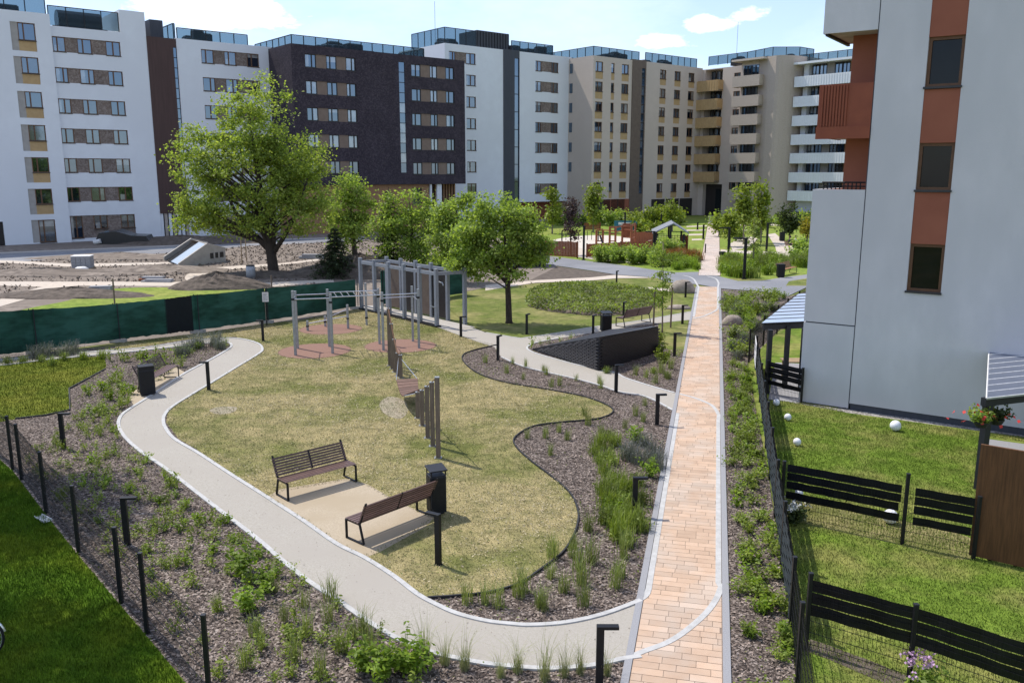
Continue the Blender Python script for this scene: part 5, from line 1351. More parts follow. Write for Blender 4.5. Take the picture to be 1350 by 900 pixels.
# terrace roof at the right edge
zr = 2.3
cc = [Vector((*G(x, y, zr), 0)) for x, y in ((1300.5, 527), (1304, 458.5))]
dE = (Vector((*G(1350, 521.5, zr), 0)) - cc[0]).normalized(); p0 = cc[0]
pg_ = thing('terrace_roof', 'flat grey panel terrace roof with white seams on dark posts at the right edge', 'pergola', p0, math.atan2(dE.y, dE.x))
mt = Matrix.Rotation(-math.atan2(dE.y, dE.x), 3, 'Z'); bk = mt @ (cc[1] - cc[0])
LR = 5.0; mb = MB()
q = [Vector((0, 0, zr)), Vector((LR, 0, zr)), Vector((LR + bk.x, bk.y, zr)), Vector((bk.x, bk.y, zr))]; up = Vector((0, 0, .04))
mb.face([v + up for v in q], M['polyroof']); mb.face(q[::-1], M['anthracite'])
for i in range(4): mb.face([q[i], q[(i + 1) % 4], q[(i + 1) % 4] + up, q[i] + up], M['galv'])
mb.build('roof', pg_)
mb = MB()
for k in range(0, 11):
    t = k / 10; mb.tube([q[0].lerp(q[3], t) + up * 1.15, q[1].lerp(q[2], t) + up * 1.15], .016, M['paper'], 4)
mb.tube([q[0] + up * 1.1, q[3] + up * 1.1], .02, M['paper'], 4); mb.build('roof_seams', pg_)
MB().bb(.1, LR, .10, .24, zr - .2, zr - .005, M['anthracite']).build('beam', pg_)
MB().bb(.18, .34, .09, .25, 0, zr - .2, M['anthracite']).build('post', pg_)
roof_obj = pg_; hb_loc = [pg_.matrix_basis @ Vector((-.05, .02, zr - .55)), pg_.matrix_basis @ Vector((.62, .2, zr - .6))]
# brown timber screens
sa, sb = G(1277, 734), G(1362, 754); hS = ztop(1277, 734, 585)
ts = thing('timber_screen', 'tall dark brown timber privacy screen at the right edge of the garden', 'screen', (*sa, 0), ang(sa, sb)); LS = math.dist(sa, sb)
mb = MB()
qs = lin(0, LS, int(LS / .145) + 1)
for k, q in enumerate(qs[:-1]): mb.bb(q, q + qs[1] - .001, -.03 + .002 * (k % 2), .03, .06, hS, M['screenwood'])
mb.build('boards', ts)
for q in (.35, LS - .3): MB().bb(q - .03, q + .03, .035, .1, -.02, hS - .05, M['darkmetal']).build('post', ts)
sa, sb = G(1341, 930), G(1420, 960)
ts = thing('timber_screen', 'dark brown timber privacy screen cut by the bottom right corner', 'screen', (*sa, 0), ang(sa, sb))
mb = MB()
for k, q in enumerate(lin(0, 1.9, 14)): mb.bb(q, q + .137, -.03 + .002 * (k % 2), .03, .05, 1.05, M['screenwood'])
mb.build('boards', ts); MB().bb(.3, .36, .035, .1, 0, 1.0, M['darkmetal']).build('post', ts)
# white lid left on the dark lawn
ld = thing('plastic_tray', 'small white plastic tray lying on the dark left lawn by the fence', 'tray', (*G(57, 685), .012), R(-38))
MB().bb(-.24, .24, -.09, .09, .0, .02, M['paper']).build('base', ld, bevel=.008); MB().bb(-.24, .24, -.09, -.075, .02, .05, M['paper']).bb(-.24, .24, .075, .09, .02, .05, M['paper']).build('rim', ld)

# ---------------------------------------------------------------- bicycle at the left edge
bw = G3(-22, 868)
bk = thing('bicycle', 'dark bicycle with pale mudguards parked on the dark left lawn', 'bicycle', bw, R(12))
def wheel(x):
    w = MB(); R_ = .34
    prof = [(R_ - .025, -.02), (R_, -.012), (R_ + .003, 0), (R_, .012), (R_ - .025, .02)]
    n = 36; i0 = len(w.v)
    for rr, y in prof:
        for j in range(n): t = 2 * math.pi * j / n; w.v.append((x + rr * math.cos(t), y, .345 + rr * math.sin(t)))
    for k in range(4):
        for j in range(n): w.f.append((i0 + k * n + j, i0 + k * n + (j + 1) % n, i0 + (k + 1) * n + (j + 1) % n, i0 + (k + 1) * n + j)); w.m.append(w.mi(M['tyre']))
    ob = w.build('wheel', bk, smooth=True)
    MB().tube([(x + .305 * math.cos(t), 0, .345 + .305 * math.sin(t)) for t in np.linspace(0, 2 * math.pi, 37)], .011, M['chrome'], 6).build('rim', ob)
    sp_ = MB()
    for k in range(24): t = 2 * math.pi * k / 24; sp_.tube([(x, .02 * (-1) ** k, .345), (x + .3 * math.cos(t), 0, .345 + .3 * math.sin(t))], .0015, M['chrome'], 3)
    sp_.tube([(x, -.05, .345), (x, .05, .345)], .02, M['chrome'], 8); sp_.build('spokes', ob)
    MB().tube([(x + .365 * math.cos(t), 0, .345 + .365 * math.sin(t)) for t in np.linspace(.25, 2.6, 16)], .018, M['chrome'], 6).build('mudguard', bk)
wheel(0); wheel(-1.06)
mb = MB()
for p, q in (((-.1, 0, .95), (0, 0, .345)), ((-.14, 0, .78), (-.62, 0, .30)), ((-.62, 0, .30), (-.74, 0, .9)), ((-.62, 0, .30), (-1.06, 0, .345)), ((-1.06, 0, .345), (-.72, 0, .78)), ((-.13, 0, .86), (-.7, 0, .55))): mb.tube([p, q], .018, M['darkmetal'], 8)
mb.build('frame', bk)
MB().tube([(-.11, 0, .9), (-.13, 0, 1.05), (-.1, .1, 1.08), (-.25, .3, 1.06)], .014, M['chrome'], 6).tube([(-.1, 0, 1.07), (-.1, -.1, 1.08), (-.25, -.3, 1.06)], .014, M['chrome'], 6).build('handlebar', bk)
MB().box((-.76, 0, .94), (.26, .16, .05), M['tyre']).build('saddle', bk, bevel=.02)
MB().tube([(-.62, -.09, .30), (-.62, .09, .30)], .02, M['chrome'], 8).box((-.62, .12, .2), (.09, .09, .02), M['tyre']).box((-.62, -.12, .4), (.09, .09, .02), M['tyre']).build('crank', bk)

# ---------------------------------------------------------------- building site things
rp = G3(236, 353); rq = G3(298, 345); rv = G3(216, 343.5)
u = (rq - rp); rz = math.atan2(u.y, u.x); Lr = u.length; vv = Matrix.Rotation(-rz, 3, 'Z') @ (rv - rp)
hR_ = ztop(270, 349, 321.5); hR2_ = hR_ - .5
cr = thing('concrete_ramp_shaft', 'pale concrete wedge shaft with a sloping glass roof on the building site', 'shaft', rp, rz)
def side_poly_(k, up=0): ox, oy = vv.x * k, vv.y * k; return [(ox, oy, .35 + up), (Lr * .62 + ox, oy, hR_ + up), (Lr + ox, oy, hR2_ + up), (Lr + ox, oy, 0), (ox, oy, 0)]
for k in (0, .96):
    mb = MB(); v0 = side_poly_(k); v1 = side_poly_(k + .05)
    mb.face(v0, M['concrete']); mb.face(v1[::-1], M['concrete'])
    for i in range(5): mb.face([v0[i], v1[i], v1[(i + 1) % 5], v0[(i + 1) % 5]], M['concrete'])
    mb.build('side_wall', cr)
def strip_(k0, k1, up, m, name): a_, c_ = side_poly_(k0, up), side_poly_(k1, up); MB().face([a_[0], a_[1], c_[1], c_[0]], M[m]).build(name, cr)
strip_(.055, .5, -.12, 'rooftile', 'roof_panel'); strip_(.5, .955, -.4, 'plasticwrap', 'dark_panel')
a_, c_ = side_poly_(.055, -.1), side_poly_(.955, -.1); MB().face([a_[1], a_[2], c_[2], c_[1]], M['concrete']).build('back_roof', cr)
MB().bb(Lr * .66, Lr * .95, -.03, -.004, hR2_ * .35, hR2_ * .72, M['frameD']).build('side_opening', cr)
for q in (.74, .84): MB().bb(Lr * q - .08, Lr * q + .08, -.07, -.033, hR2_ * .35, hR2_ * .72, M['concrete']).build('mullion', cr)
ps = G3(110, 355); pl = thing('paver_pallet', 'pallet of stacked grey paving stones beside the site path', 'pallet', ps, .2)
MB().bb(-.75, .75, -.6, .6, 0, .14, M['stake']).build('pallet_base', pl)
mb = MB()
for k in range(4):
    for i in range(4): mb.bb(-.7 + i * .35, -.7 + i * .35 + .33, -.55, .55, .145 + k * .22, .145 + k * .22 + .21, M['kerbgrey'])
mb.build('stones', pl); MB().bb(-.72, .72, -.57, .57, 1.03, 1.10, M['paper']).build('cover_sheet', pl)
bg = thing('material_bag', 'pale sack lying beside the paving stone pallet', 'sack', (ps.x + .5, ps.y - 1.3, 0)); MB().lathe([(.01, .36), (.3, .34), (.52, .2), (.5, .03), (.4, 0)], M['paper'], 14).build('sack', bg, smooth=True)
pw_ = G3(166, 321); pp = thing('wrapped_pile', 'low pile wrapped in black foil in front of the white block', 'pile', pw_)
prof_ = [(-3, 0), (-2.4, 1.3), (-.6, 1.5), (1.0, 1.0), (2.6, .95), (3.1, 0)]
mb = MB()
for (x0, z0), (x1_, z1_) in zip(prof_[:-1], prof_[1:]): mb.face([(x0, -.9, z0 * .9), (x1_, -.9, z1_ * .9), (x1_ * .95, .9, z1_), (x0 * .95, .9, z0)], M['plasticwrap'])
mb.face([(x, -.9, z * .9) for x, z in prof_][::-1], M['plasticwrap']); mb.face([(x * .95, .9, z) for x, z in prof_], M['plasticwrap']); mb.build('foil_cover', pp)
MB().tube([(-2.9, -1.0, .2), (-2.2, -1.0, .35)], .25, M['paper'], 10).build('roll', pp)
br = thing('plastic_barrel', 'small pale barrel on dark soil left of the big tree', 'barrel', G3(331, 367)); MB().lathe([(.001, 0), (.3, 0), (.33, .3), (.33, .6), (.3, .9), (.001, .92)], M['galv'], 16).build('body', br, smooth=True)
MB().tube([(0, 0, .921), (0, 0, .96)], .31, M['anthracite'], 14).build('lid', br)
for k, (x, y, w_, h_, lab) in enumerate(((64, 359.5, 1.3, .35, 'dark slab block first in the row on the site soil'), (80, 360, 1.2, .35, 'dark slab block in the row beside the cable on the site soil'), (51, 360, 1.2, .3, 'dark slab block second from the right end of the site row'), (36, 359, 1.2, .3, 'dark slab block near the left end of the site row'), (201, 370, 1.8, .3, 'reddish board lying by the pale site path'), (208, 371.5, 2.2, .2, 'grey board stack by the pale site path'), (131, 382, 1.6, .25, 'grey board on the green site grass'), (411, 341, 2.2, .4, 'dirty slab pile behind the big tree'))):
    o = thing('stone_slab', lab, 'slab', G3(x, y), random.uniform(-.2, .2), 'slabs lying on the building site'); MB().bb(-w_ / 2, w_ / 2, -.3, .3, 0, h_ * .55, M['darksoil'] if k < 4 else M['corten'] if k == 4 else M['kerbgrey']).box((.1, .02, h_ * .8), (w_ * .85, .5, h_ * .45), M['kerbgrey' if k > 3 else 'darksoil'], rz=.1).build('slab', o, bevel=.03)
def heap(label, px, py, rx, ry, h, m='darksoil', seed=1):
    r = random.Random(seed); p = G3(px, py); mb = MB(); n, rings = 36, 9; vs = []
    for i in range(rings + 1):
        f = i / rings
        for j in range(n):
            t = 2 * math.pi * j / n; k = f * (1 + .12 * math.sin(3 * t + seed) + r.uniform(-.05, .05)); z = h * (1 - f) ** .8 * (1 + r.uniform(-.12, .12)) * (1 + .25 * math.sin(2 * t + seed) * f)
            vs.append((rx * k * math.cos(t), ry * k * math.sin(t), max(-.05, z) if i < rings else -.05))
    mb.v = vs
    for i in range(rings):
        for j in range(n): mb.f.append((i * n + j, i * n + (j + 1) % n, (i + 1) * n + (j + 1) % n, (i + 1) * n + j)); mb.m.append(mb.mi(M[m]))
    o = mb.build('soil_heap', loc=p); return tag(o, label, 'soil heap', 'soil heaps on the building site')
heap('dark soil heap at the edge of the site grass above the green fence', 287, 379, 3.4, 1.6, 1.0, seed=2)
heap('broad brown soil bank under the trees behind the spruce', 474, 362, 5.5, 3, 1.5, seed=4)
heap('low brown soil ridge left of the site path bend', 215, 357, 6, 1.8, .5, 'dirt', 5)
heap('long soil ridge in front of the paving stones', 60, 362, 10, 1.5, .5, 'dirt', 6)
heap('flat soil bank at the foot of the white block', 240, 320, 9, 3, .8, 'darksoil', 7)
heap('soil ring around the big tree trunk', 362, 363, 6, 2.2, .35, 'darksoil', 8)
heap('grassy brown soil hump on the site grass', 95, 389, 5, 2.0, .5, 'darksoil', 9)
heap('brown soil hump near the far site road', 160, 340, 8, 2.5, .5, 'dirt', 10)

# boulders
def boulder(label, px, py, sx, sy, sz, seed):
    r = random.Random(seed); mb = MB(); n = 14; prof = [(.02, 1), (.45, .96), (.8, .7), (1.0, .35), (1.02, .0), (.9, -.1)]
    for rr, z in prof:
        for j in range(n):
            t = 2 * math.pi * j / n; k = rr * (1 + .12 * math.sin(2 * t + seed) + r.uniform(-.07, .07)); mb.v.append((sx * k * math.cos(t), sy * k * math.sin(t), sz * z * (1 + r.uniform(-.06, .06))))
    for i in range(len(prof) - 1):
        for j in range(n): mb.f.append((i * n + j, i * n + (j + 1) % n, (i + 1) * n + (j + 1) % n, (i + 1) * n + j)); mb.m.append(mb.mi(M['stone']))
    return tag(mb.build('boulder', loc=G3(px, py), smooth=True), label, 'boulder', 'boulders in the planting')
boulder('large brown boulder on the grass beside the brick path', 899, 385.5, .75, .5, .8, 3)
boulder('flat pale stone on the grass below the boulder', 894, 407, .8, .35, .22, 5)
boulder('pale boulder in the planting right of the brick path', 966, 428, .5, .4, .5, 7)

# ---------------------------------------------------------------- far playground
def slat_fence(label, p, q, h, m='corten', step=.16):
    a_, c_ = G(*p), G(*q); L_ = math.dist(a_, c_); o = thing('slat_fence', label, 'fence', (*a_, 0), ang(a_, c_), 'rust red slatted playground fences')
    mb = MB(); x = 0
    while x < L_: mb.bb(x, min(L_, x + (step * .82 if m == 'corten' else .06)), -.02, .02, .08, h * random.uniform(.97, 1.0), M[m]); x += step
    mb.build('slats', o)
    for x in lin(.1, L_ - .1, max(2, int(L_ / 2.2))): MB().bb(x - .05, x + .05, .025, .11, 0, h + .04, M['frameD']).build('fence_post', o)
for p, q, h, lab in (((717, 337.5), (762, 340.5), 1.45, 'rust red slatted fence piece left of the lamp post'), ((773, 340), (862, 334), 1.25, 'rust red slatted fence piece right of the lamp post behind the hedge'), ((833, 320), (866, 317), 1.1, 'rust red slatted fence behind the climbing frame'), ((770, 304), (792, 303.5), 1.0, 'rust red low fence far behind the sandpit, left'), ((842, 303), (868, 303), .9, 'rust red low fence far behind the sandpit, right'), ((898, 332), (906, 333), 1.6, 'short rust red fence piece right of the pavilion')): slat_fence(lab, p, q, h)
slat_fence('low fence of thin dark bars in front of the hedge', (812, 343), (868, 341), .95, 'darkmetal', .22)
slat_fence('low dark railing at the back of the sandpit', (740, 318), (790, 317), 1.1, 'frameD', .5)
cf = thing('jungle_gym', 'rust red climbing frame with ladders and rungs in the sandpit', 'climbing frame', G3(815, 328))
o3 = Vector(cf.location)
hp = ztop(800, 326, 298)
cols = [(786, 325.5), (794.5, 325.5), (803.5, 327), (811, 327), (820, 324), (832, 325), (837, 322)]
pts = []
for x, y in cols:
    q = G3(x, y) - o3; pts.append(q); MB().bb(q.x - .1, q.x + .1, q.y - .1, q.y + .1, 0, hp * (.8 if x < 796 else 1), M['corten']).build('post', cf)
def beam_(i, j, z, r=.06): return MB().tube([pts[i] + Vector((0, 0, z)), pts[j] + Vector((0, 0, z))], r, M['corten'], 6)
for i, j, zs_ in ((0, 1, (.6, 1.2, 1.8, hp * .78)), (1, 3, (hp * .8,)), (2, 3, (.7, 1.4, 2.1, hp - .1)), (3, 4, (hp - .1, 1.6)), (4, 5, (hp - .1, .9, 1.7)), (5, 6, (hp - .1, .8, 1.5, 2.2)), (2, 5, (hp - .05,))):
    for z in zs_: beam_(i, j, z).build('rung', cf)
MB().bb(pts[4].x, pts[5].x, pts[4].y - .06, pts[4].y, .9, 2.3, M['corten']).build('climbing_panel', cf)
sl_ = thing('play_slide', 'dark leaning slide pole beside the climbing frame', 'slide', G3(799, 334)); MB().tube([(0, 0, 0), (-.5, 1.0, hp * .75)], .09, M['anthracite'], 8).build('pole', sl_)
for sx in (0, 1.1): MB().bb(6 + sx * 0 + 3 * sx, 6.1 + 3 * sx, 0, .1, 0, .9, M['anthracite']).build('support', sl_)
ib = thing('info_board', 'teal information board behind the climbing frame', 'board', G3(824.5, 309))
zb0, zb1 = ztop(824.5, 309, 305), ztop(824.5, 309, 291); MB().bb(-1.4, 1.4, -.05, .05, zb0, zb1, M['bluepanel']).build('panel', ib)
for sx in (-1.2, 1.2): MB().bb(sx - .06, sx + .06, .06, .16, 0, zb1, M['darkmetal']).build('post', ib)
MB().bb(-.9, .9, -.056, -.052, zb0 + .8, zb0 + 1.1, M['paper']).build('printed_lines', ib)
# pavilion
pv0 = G3(863.5, 333.5); pv1 = G3(903, 334); hE = ztop(903, 334, 308.5); hRdg = ztop(886, 331, 293.5)
pv = thing('pavilion', 'playground pavilion with a pale sheet metal gable roof overgrown by climbers', 'pavilion', pv0, ang(pv0, pv1)); Wp = (pv1 - pv0).length; Dp = 4.5
for x in (.15, Wp / 2, Wp - .15):
    for y in (0, Dp): MB().bb(x - .09, x + .09, y - .09, y + .09, 0, hE if x != Wp / 2 else hRdg - .15, M['anthracite']).build('post', pv)
mb = MB(); e_ = .3
for (xa_, za_), (xb_, zb_) in (((-e_, hE), (Wp * .58, hRdg)), ((Wp * .58, hRdg), (Wp + e_, hE))):
    for dz, mm in ((.0, 'anthracite'), (.1, 'slateroof')):
        f_ = [(xa_, -e_, za_ + dz), (xb_, -e_, zb_ + dz), (xb_, Dp + e_, zb_ + dz), (xa_, Dp + e_, za_ + dz)]; mb.face(f_, M[mm])
    mb.face([(xa_, -e_, za_), (xb_, -e_, zb_), (xb_, -e_, zb_ + .1), (xa_, -e_, za_ + .1)], M['slateroof'])
mb.build('roof', pv)
mb = MB()
for z in lin(.4, hE - .2, 8): mb.bb(0, Wp, .12, .15, z, z + .04, M['anthracite'])
for x in lin(0, Wp, 12): mb.bb(x, x + .04, .152, .18, .1, hE - .1, M['anthracite'])
mb.build('trellis', pv)
MB().bb(.4, Wp - .4, Dp - 1.2, Dp - .7, .42, .5, M['benchwood']).bb(.5, .6, Dp - 1.1, Dp - .8, 0, .42, M['anthracite']).bb(Wp - .6, Wp - .5, Dp - 1.1, Dp - .8, 0, .42, M['anthracite']).build('seat', pv)
# entrance canopy, sign, gate piece before the beige corner
cn = thing('entrance_canopy', 'pale glass canopy before the passage in the beige corner', 'canopy', G3(950, 281)); hC = ztop(950, 281, 266)
MB().bb(-.5, 9.5, -2, 2, hC, hC + .35, M['rooftile']).build('roof', cn)
for x in (0, 9): 
    for y in (-1.8, 1.8): MB().bb(x - .1, x + .1, y - .1, y + .1, 0, hC, M['anthracite']).build('post', cn)
MB().bb(.3, 8.7, 1.5, 1.55, .3, hC - .2, M['railglass']).build('glass_wall', cn)
gsn = thing('glass_kiosk', 'blue glass display panel left of the dark passage', 'display', G3(925, 281)); MB().bb(-1.9, 1.9, -.08, .08, 1.4, 5.6, M['stripglass']).build('panel', gsn); MB().bb(-2.1, 2.1, .09, .18, 0, 5.9, M['galv']).build('frame', gsn)
# dark hedging fence at the far right
df = thing('garden_wall', 'low dark wall behind the young trees on the far right', 'wall', G3(1046, 297.5), R(-20)); MB().bb(0, 14, 0, .25, 0, 1.9, M['anthracite']).build('panels', df); MB().bb(-.1, 14.1, -.05, .3, 1.9, 2.0, M['slate']).build('coping', df)
# tarpaulined dark store beside the round tree
st = thing('site_store', 'dark grey shed at the right edge of the round tree crown', 'shed', G3(700, 352), .1); hs_ = ztop(706, 352, 325)
MB().bb(-2.5, 1.2, 0, 2.4, 0, hs_, M['anthracite']).build('walls', st); MB().bb(-2.6, 1.3, -.1, 2.5, hs_, hs_ + .1, M['slate']).build('roof', st); MB().bb(-1.2, -.2, -.04, -.003, .1, 2.0, M['slate']).build('door', st)

# ---------------------------------------------------------------- people on the far bench
def seated(label, px, py, shirt, legs, lean=.15, rz=0.0, arm=0):
    """one continuous skinned body: sitting, knees bent, feet on the ground"""
    J = [(0, .05, .50), (0, .07, .72), (0, .10, .98), (0, .09, 1.08), (0, .06, 1.20), (0, .05, 1.30)]; Rd = [.15, .14, .155, .06, .085, .075]
    E = [(0, 1), (1, 2), (2, 3), (3, 4), (4, 5)]
    def add(p, r, par): J.append(p); Rd.append(r); E.append((par, len(J) - 1)); return len(J) - 1
    for sx in (-1, 1):
        k = add((sx * .10, .02, .50), .095, 0); k = add((sx * .14, -.42, .52), .07, k); k = add((sx * .14, -.48, .28), .055, k); k = add((sx * .14, -.46, .08), .04, k); add((sx * .15, -.62, .05), .035, k)
        k = add((sx * .20, .10, .96), .06, 2); k = add((sx * .25, -.02, .74), .045, k); k = add((sx * .16, -.26, .62), .035, k); hnd = add((sx * .14, -.34, .60), .03, k)
        for f in range(4): add((sx * (.11 + .02 * f), -.42, .575 + .004 * f), .010, hnd)
        add((sx * .10, -.37, .59), .011, hnd)
    me = bpy.data.meshes.new('person'); me.from_pydata(J, E, []); me.update()
    o = bpy.data.objects.new('person', me); COL.objects.link(o); o.location = G3(px, py); o.rotation_euler[2] = rz
    m = o.modifiers.new('skin', 'SKIN')
    if not me.skin_vertices:
        bpy.context.view_layer.objects.active = o; bpy.ops.mesh.customdata_skin_add()
    sv = me.skin_vertices[0].data
    for v, r in zip(sv, Rd): v.radius = (r, r)
    sv[0].use_root = True
    o.modifiers.new('sub', 'SUBSURF').levels = 1; o.modifiers['sub'].render_levels = 2
    dg = bpy.context.evaluated_depsgraph_get(); ev = o.evaluated_get(dg); me2 = bpy.data.meshes.new_from_object(ev)
    o.modifiers.clear(); o.data = me2
    for q in (M['skin'], shirt, legs): me2.materials.append(q)
    while len(me2.materials) > 3: me2.materials.pop(index=0)
    for p in me2.polygons:
        x, y, z = p.center; mi = 0
        if z > .56 and z < 1.05 and not (abs(x) > .1 and y < -.18): mi = 1
        elif z <= .60 and z > .08 and y > -.56 and not (abs(x) < .2 and y < -.3 and z > .56): mi = 2
        p.material_index = mi
    me2.polygons.foreach_set('use_smooth', [True] * len(me2.polygons))
    tag(o, label, 'person', 'people sitting on the far bench')
    MB().lathe([(.002, 1.385), (.06, 1.37), (.10, 1.31), (.105, 1.24), (.09, 1.18)], M['hair'], 14, (0, .085, 0)).build('hair', o, smooth=True)
    for sx in (-1, 1): MB().box((sx * .03, -.035, 1.265), (.018, .012, .01), M['hair']).build('eye', o); MB().box((sx * .088, .06, 1.25), (.018, .035, .05), M['skin']).build('ear', o)
    MB().box((0, -.045, 1.235), (.022, .035, .04), M['skin'], rx=.3).build('nose', o); MB().box((0, -.032, 1.19), (.045, .012, .01), M['petalred']).build('mouth', o)
    return o
rzb = ang(G(1041, 330), G(1056, 328.5))
bx_ = Vector(G(1041, 330)); by_ = Vector(G(1056, 328.5)); nb_ = Vector((-(by_ - bx_).y, (by_ - bx_).x)).normalized()
for t, lab, sh, lg in ((.22, 'person in dark clothes sitting on the far bench', 'shirtdark', 'shirtdark'), (.72, 'person in a pale top and grey trousers sitting on the far bench', 'shirtpale', 'trousers')):
    q = bx_.lerp(by_, t) + nb_ * .22; o = seated(lab, 1045, 329, M[sh], M[lg]); o.location = (q.x, q.y, .02); o.rotation_euler[2] = rzb; o.scale = (1, 1, 1)
# ================================================================== TREES AND PLANTS
def tree(name, label, base, lobes, trunk_r, m, nclus, per, leaf, spread, bark='bark', seed=1, group='trees', depth=.9, fork=.35, lean=(0, 0), cat='tree', limbs=22, clearz=0.0, wl=.62):
    """base and lobes are traced (px,py[,rx,ry]); leaves sit in clusters through the lobes, limbs run to the clusters"""
    r = np.random.default_rng(seed); b0 = G3(*base); Y = b0.y
    t = thing(name, label, cat, b0, 0, group)
    Lb = []
    for (x, y, rx, ry) in lobes:
        c = Vector(Rr(x, y, Y)) - b0; sx = rx * Y / F; sz = ry * Y / F * 1.02; Lb.append((np.array(c), np.array([sx, sx * depth, sz])))
    vol = np.array([s.prod() for _, s in Lb]); vol = vol ** .8; vol /= vol.sum()
    pick = r.choice(len(Lb), nclus, p=vol); C = np.empty((nclus, 3)); Nn = np.empty((nclus, 3))
    for i, k in enumerate(pick):
        d = r.normal(size=3); d /= np.linalg.norm(d); rad = r.uniform(.25, 1.0) ** .5 * r.choice([1, 1, 1, 1.22])
        C[i] = Lb[k][0] + d * Lb[k][1] * rad * np.array([1, 1, 1]); C[i][1] += r.normal() * Lb[k][1][1] * .15; Nn[i] = d
    C = C[C[:, 2] > clearz + .3]; Nn = Nn[:len(C)]
    cl = np.repeat(np.arange(len(C)), per); n = len(cl)
    sp = spread * r.uniform(.6, 1.35, len(C))[cl][:, None]
    P = C[cl] + r.normal(size=(n, 3)) * sp * np.array([1, 1, .62])
    nr = r.normal(size=(n, 3)) * .75 + Nn[cl] * .35; nr[:, 2] += .75
    V = leaves(P, nr, leaf * r.uniform(.65, 1.35, n), leaf * wl * r.uniform(.65, 1.3, n), r)
    crown = link_mesh('crown', fast_mesh('crown', V, 4, M[m]), t)
    # wood
    cz = np.mean([c[2] for c, _ in Lb]); top = max(c[2] + s[2] for c, s in Lb); cx = np.mean([c[0] for c, _ in Lb]); mb = MB()
    zf = max(top * fork, .6)
    tip = (cx * .9 + lean[0], lean[1], top * .88)
    line = [(0, 0, -.1), (.0, 0, .15), (cx * .08, 0, zf * .5), (cx * .25, 0, zf), (cx * .55, 0, (zf + tip[2]) / 2), tip]
    mb.tube(line, [trunk_r * 1.5, trunk_r * 1.12, trunk_r, trunk_r * .86, trunk_r * .45, .02], M[bark], 9)
    idx = r.permutation(len(C))[:limbs]
    for k, i in enumerate(idx):
        e = Vector(C[i]); zs = min(max(e.z - .45 * math.hypot(e.x, e.y) - r.uniform(0, .1) * top, zf * .75), tip[2] * .9); f = (zs - zf) / max(tip[2] - zf, .1); f = max(0, f)
        s0 = Vector((cx * .25 + (tip[0] - cx * .25) * f, tip[1] * f, zs)); r0 = trunk_r * (.50 - .34 * f) * (1.0 if k < limbs * .3 else .6)
        md = s0.lerp(e, .5) + Vector((r.normal() * .05, r.normal() * .05, .08)) * (e - s0).length * .8
        mb.tube([s0, s0.lerp(md, .55), md, md.lerp(e, .6), e], [r0, r0 * .75, r0 * .52, r0 * .3, .012], M[bark], 6, False)
    mb.build('trunk', t, smooth=True)
    return t

# the big lime tree on the building site
tree('lime_tree', 'large bright green spreading tree with a forked dark trunk on the building site', (361, 361), [(338, 128, 30, 28), (330, 172, 46, 40), (268, 208, 38, 40), (385, 205, 40, 36), (333, 230, 56, 52), (268, 262, 40, 40), (402, 250, 34, 38), (306, 290, 44, 26), (385, 282, 50, 26), (252, 185, 20, 20), (418, 218, 14, 18), (262, 285, 30, 18), (300, 150, 22, 22)],
     .37, 'leafbig', 430, 72, .21, .40, seed=3, fork=.20, limbs=46, wl=.78)
tb_ = bpy.data.objects['lime_tree']
mb = MB()
for e, r0 in (((-2.6, 0, 4.6), .22), ((.2, .4, 5.2), .25), ((2.2, -.4, 4.8), .21), ((-1.2, -.8, 5.0), .16)):
    e = Vector(e); s0 = Vector((0, 0, 1.5)); md = s0.lerp(e, .4) + Vector((0, 0, -.15)); mb.tube([s0, md, e, e * 1.35 + Vector((0, 0, .6))], [r0, r0 * .8, r0 * .6, .06], M['bark'], 8)
mb.build('main_limb', tb_, smooth=True)
tree('maple_tree', 'dense green tree standing right behind the big lime tree', (468, 337), [(463, 250, 24, 20), (448, 275, 22, 24), (478, 268, 18, 24), (460, 298, 26, 20), (452, 318, 14, 10)], .22, 'leafash', 105, 55, .28, .42, seed=5, fork=.18, limbs=20)
tree('ash_tree', 'light green bushy tree left of the dark brick entrance', (548, 362), [(540, 265, 14, 12), (522, 290, 24, 22), (552, 300, 26, 26), (575, 292, 20, 20), (530, 325, 28, 22), (565, 335, 26, 18), (515, 265, 9, 14), (560, 268, 9, 12), (498, 300, 8, 10)], .16, 'leafash', 150, 60, .22, .34, seed=6, fork=.2, limbs=26)
tree('ash_tree', 'light green bushy tree between the ash by the entrance and the round tree', (606, 372), [(610, 262, 13, 12), (600, 285, 22, 22), (590, 310, 26, 24), (612, 330, 26, 24), (590, 345, 24, 16), (626, 285, 10, 14), (580, 275, 8, 12)], .16, 'leafash', 130, 60, .22, .34, seed=7, fork=.2, limbs=24)
tree('maple_tree', 'round crowned green tree on the lawn beside the tunnel frame', (671, 426), [(650, 276, 26, 16), (680, 284, 24, 18), (625, 305, 28, 28), (694, 308, 24, 24), (655, 318, 40, 28), (708, 335, 18, 22), (626, 345, 32, 20), (682, 352, 32, 16), (606, 330, 14, 26), (720, 318, 8, 12), (640, 266, 10, 10)], .15, 'leafash', 225, 64, .16, .24, seed=8, fork=.36, limbs=34, wl=.75)
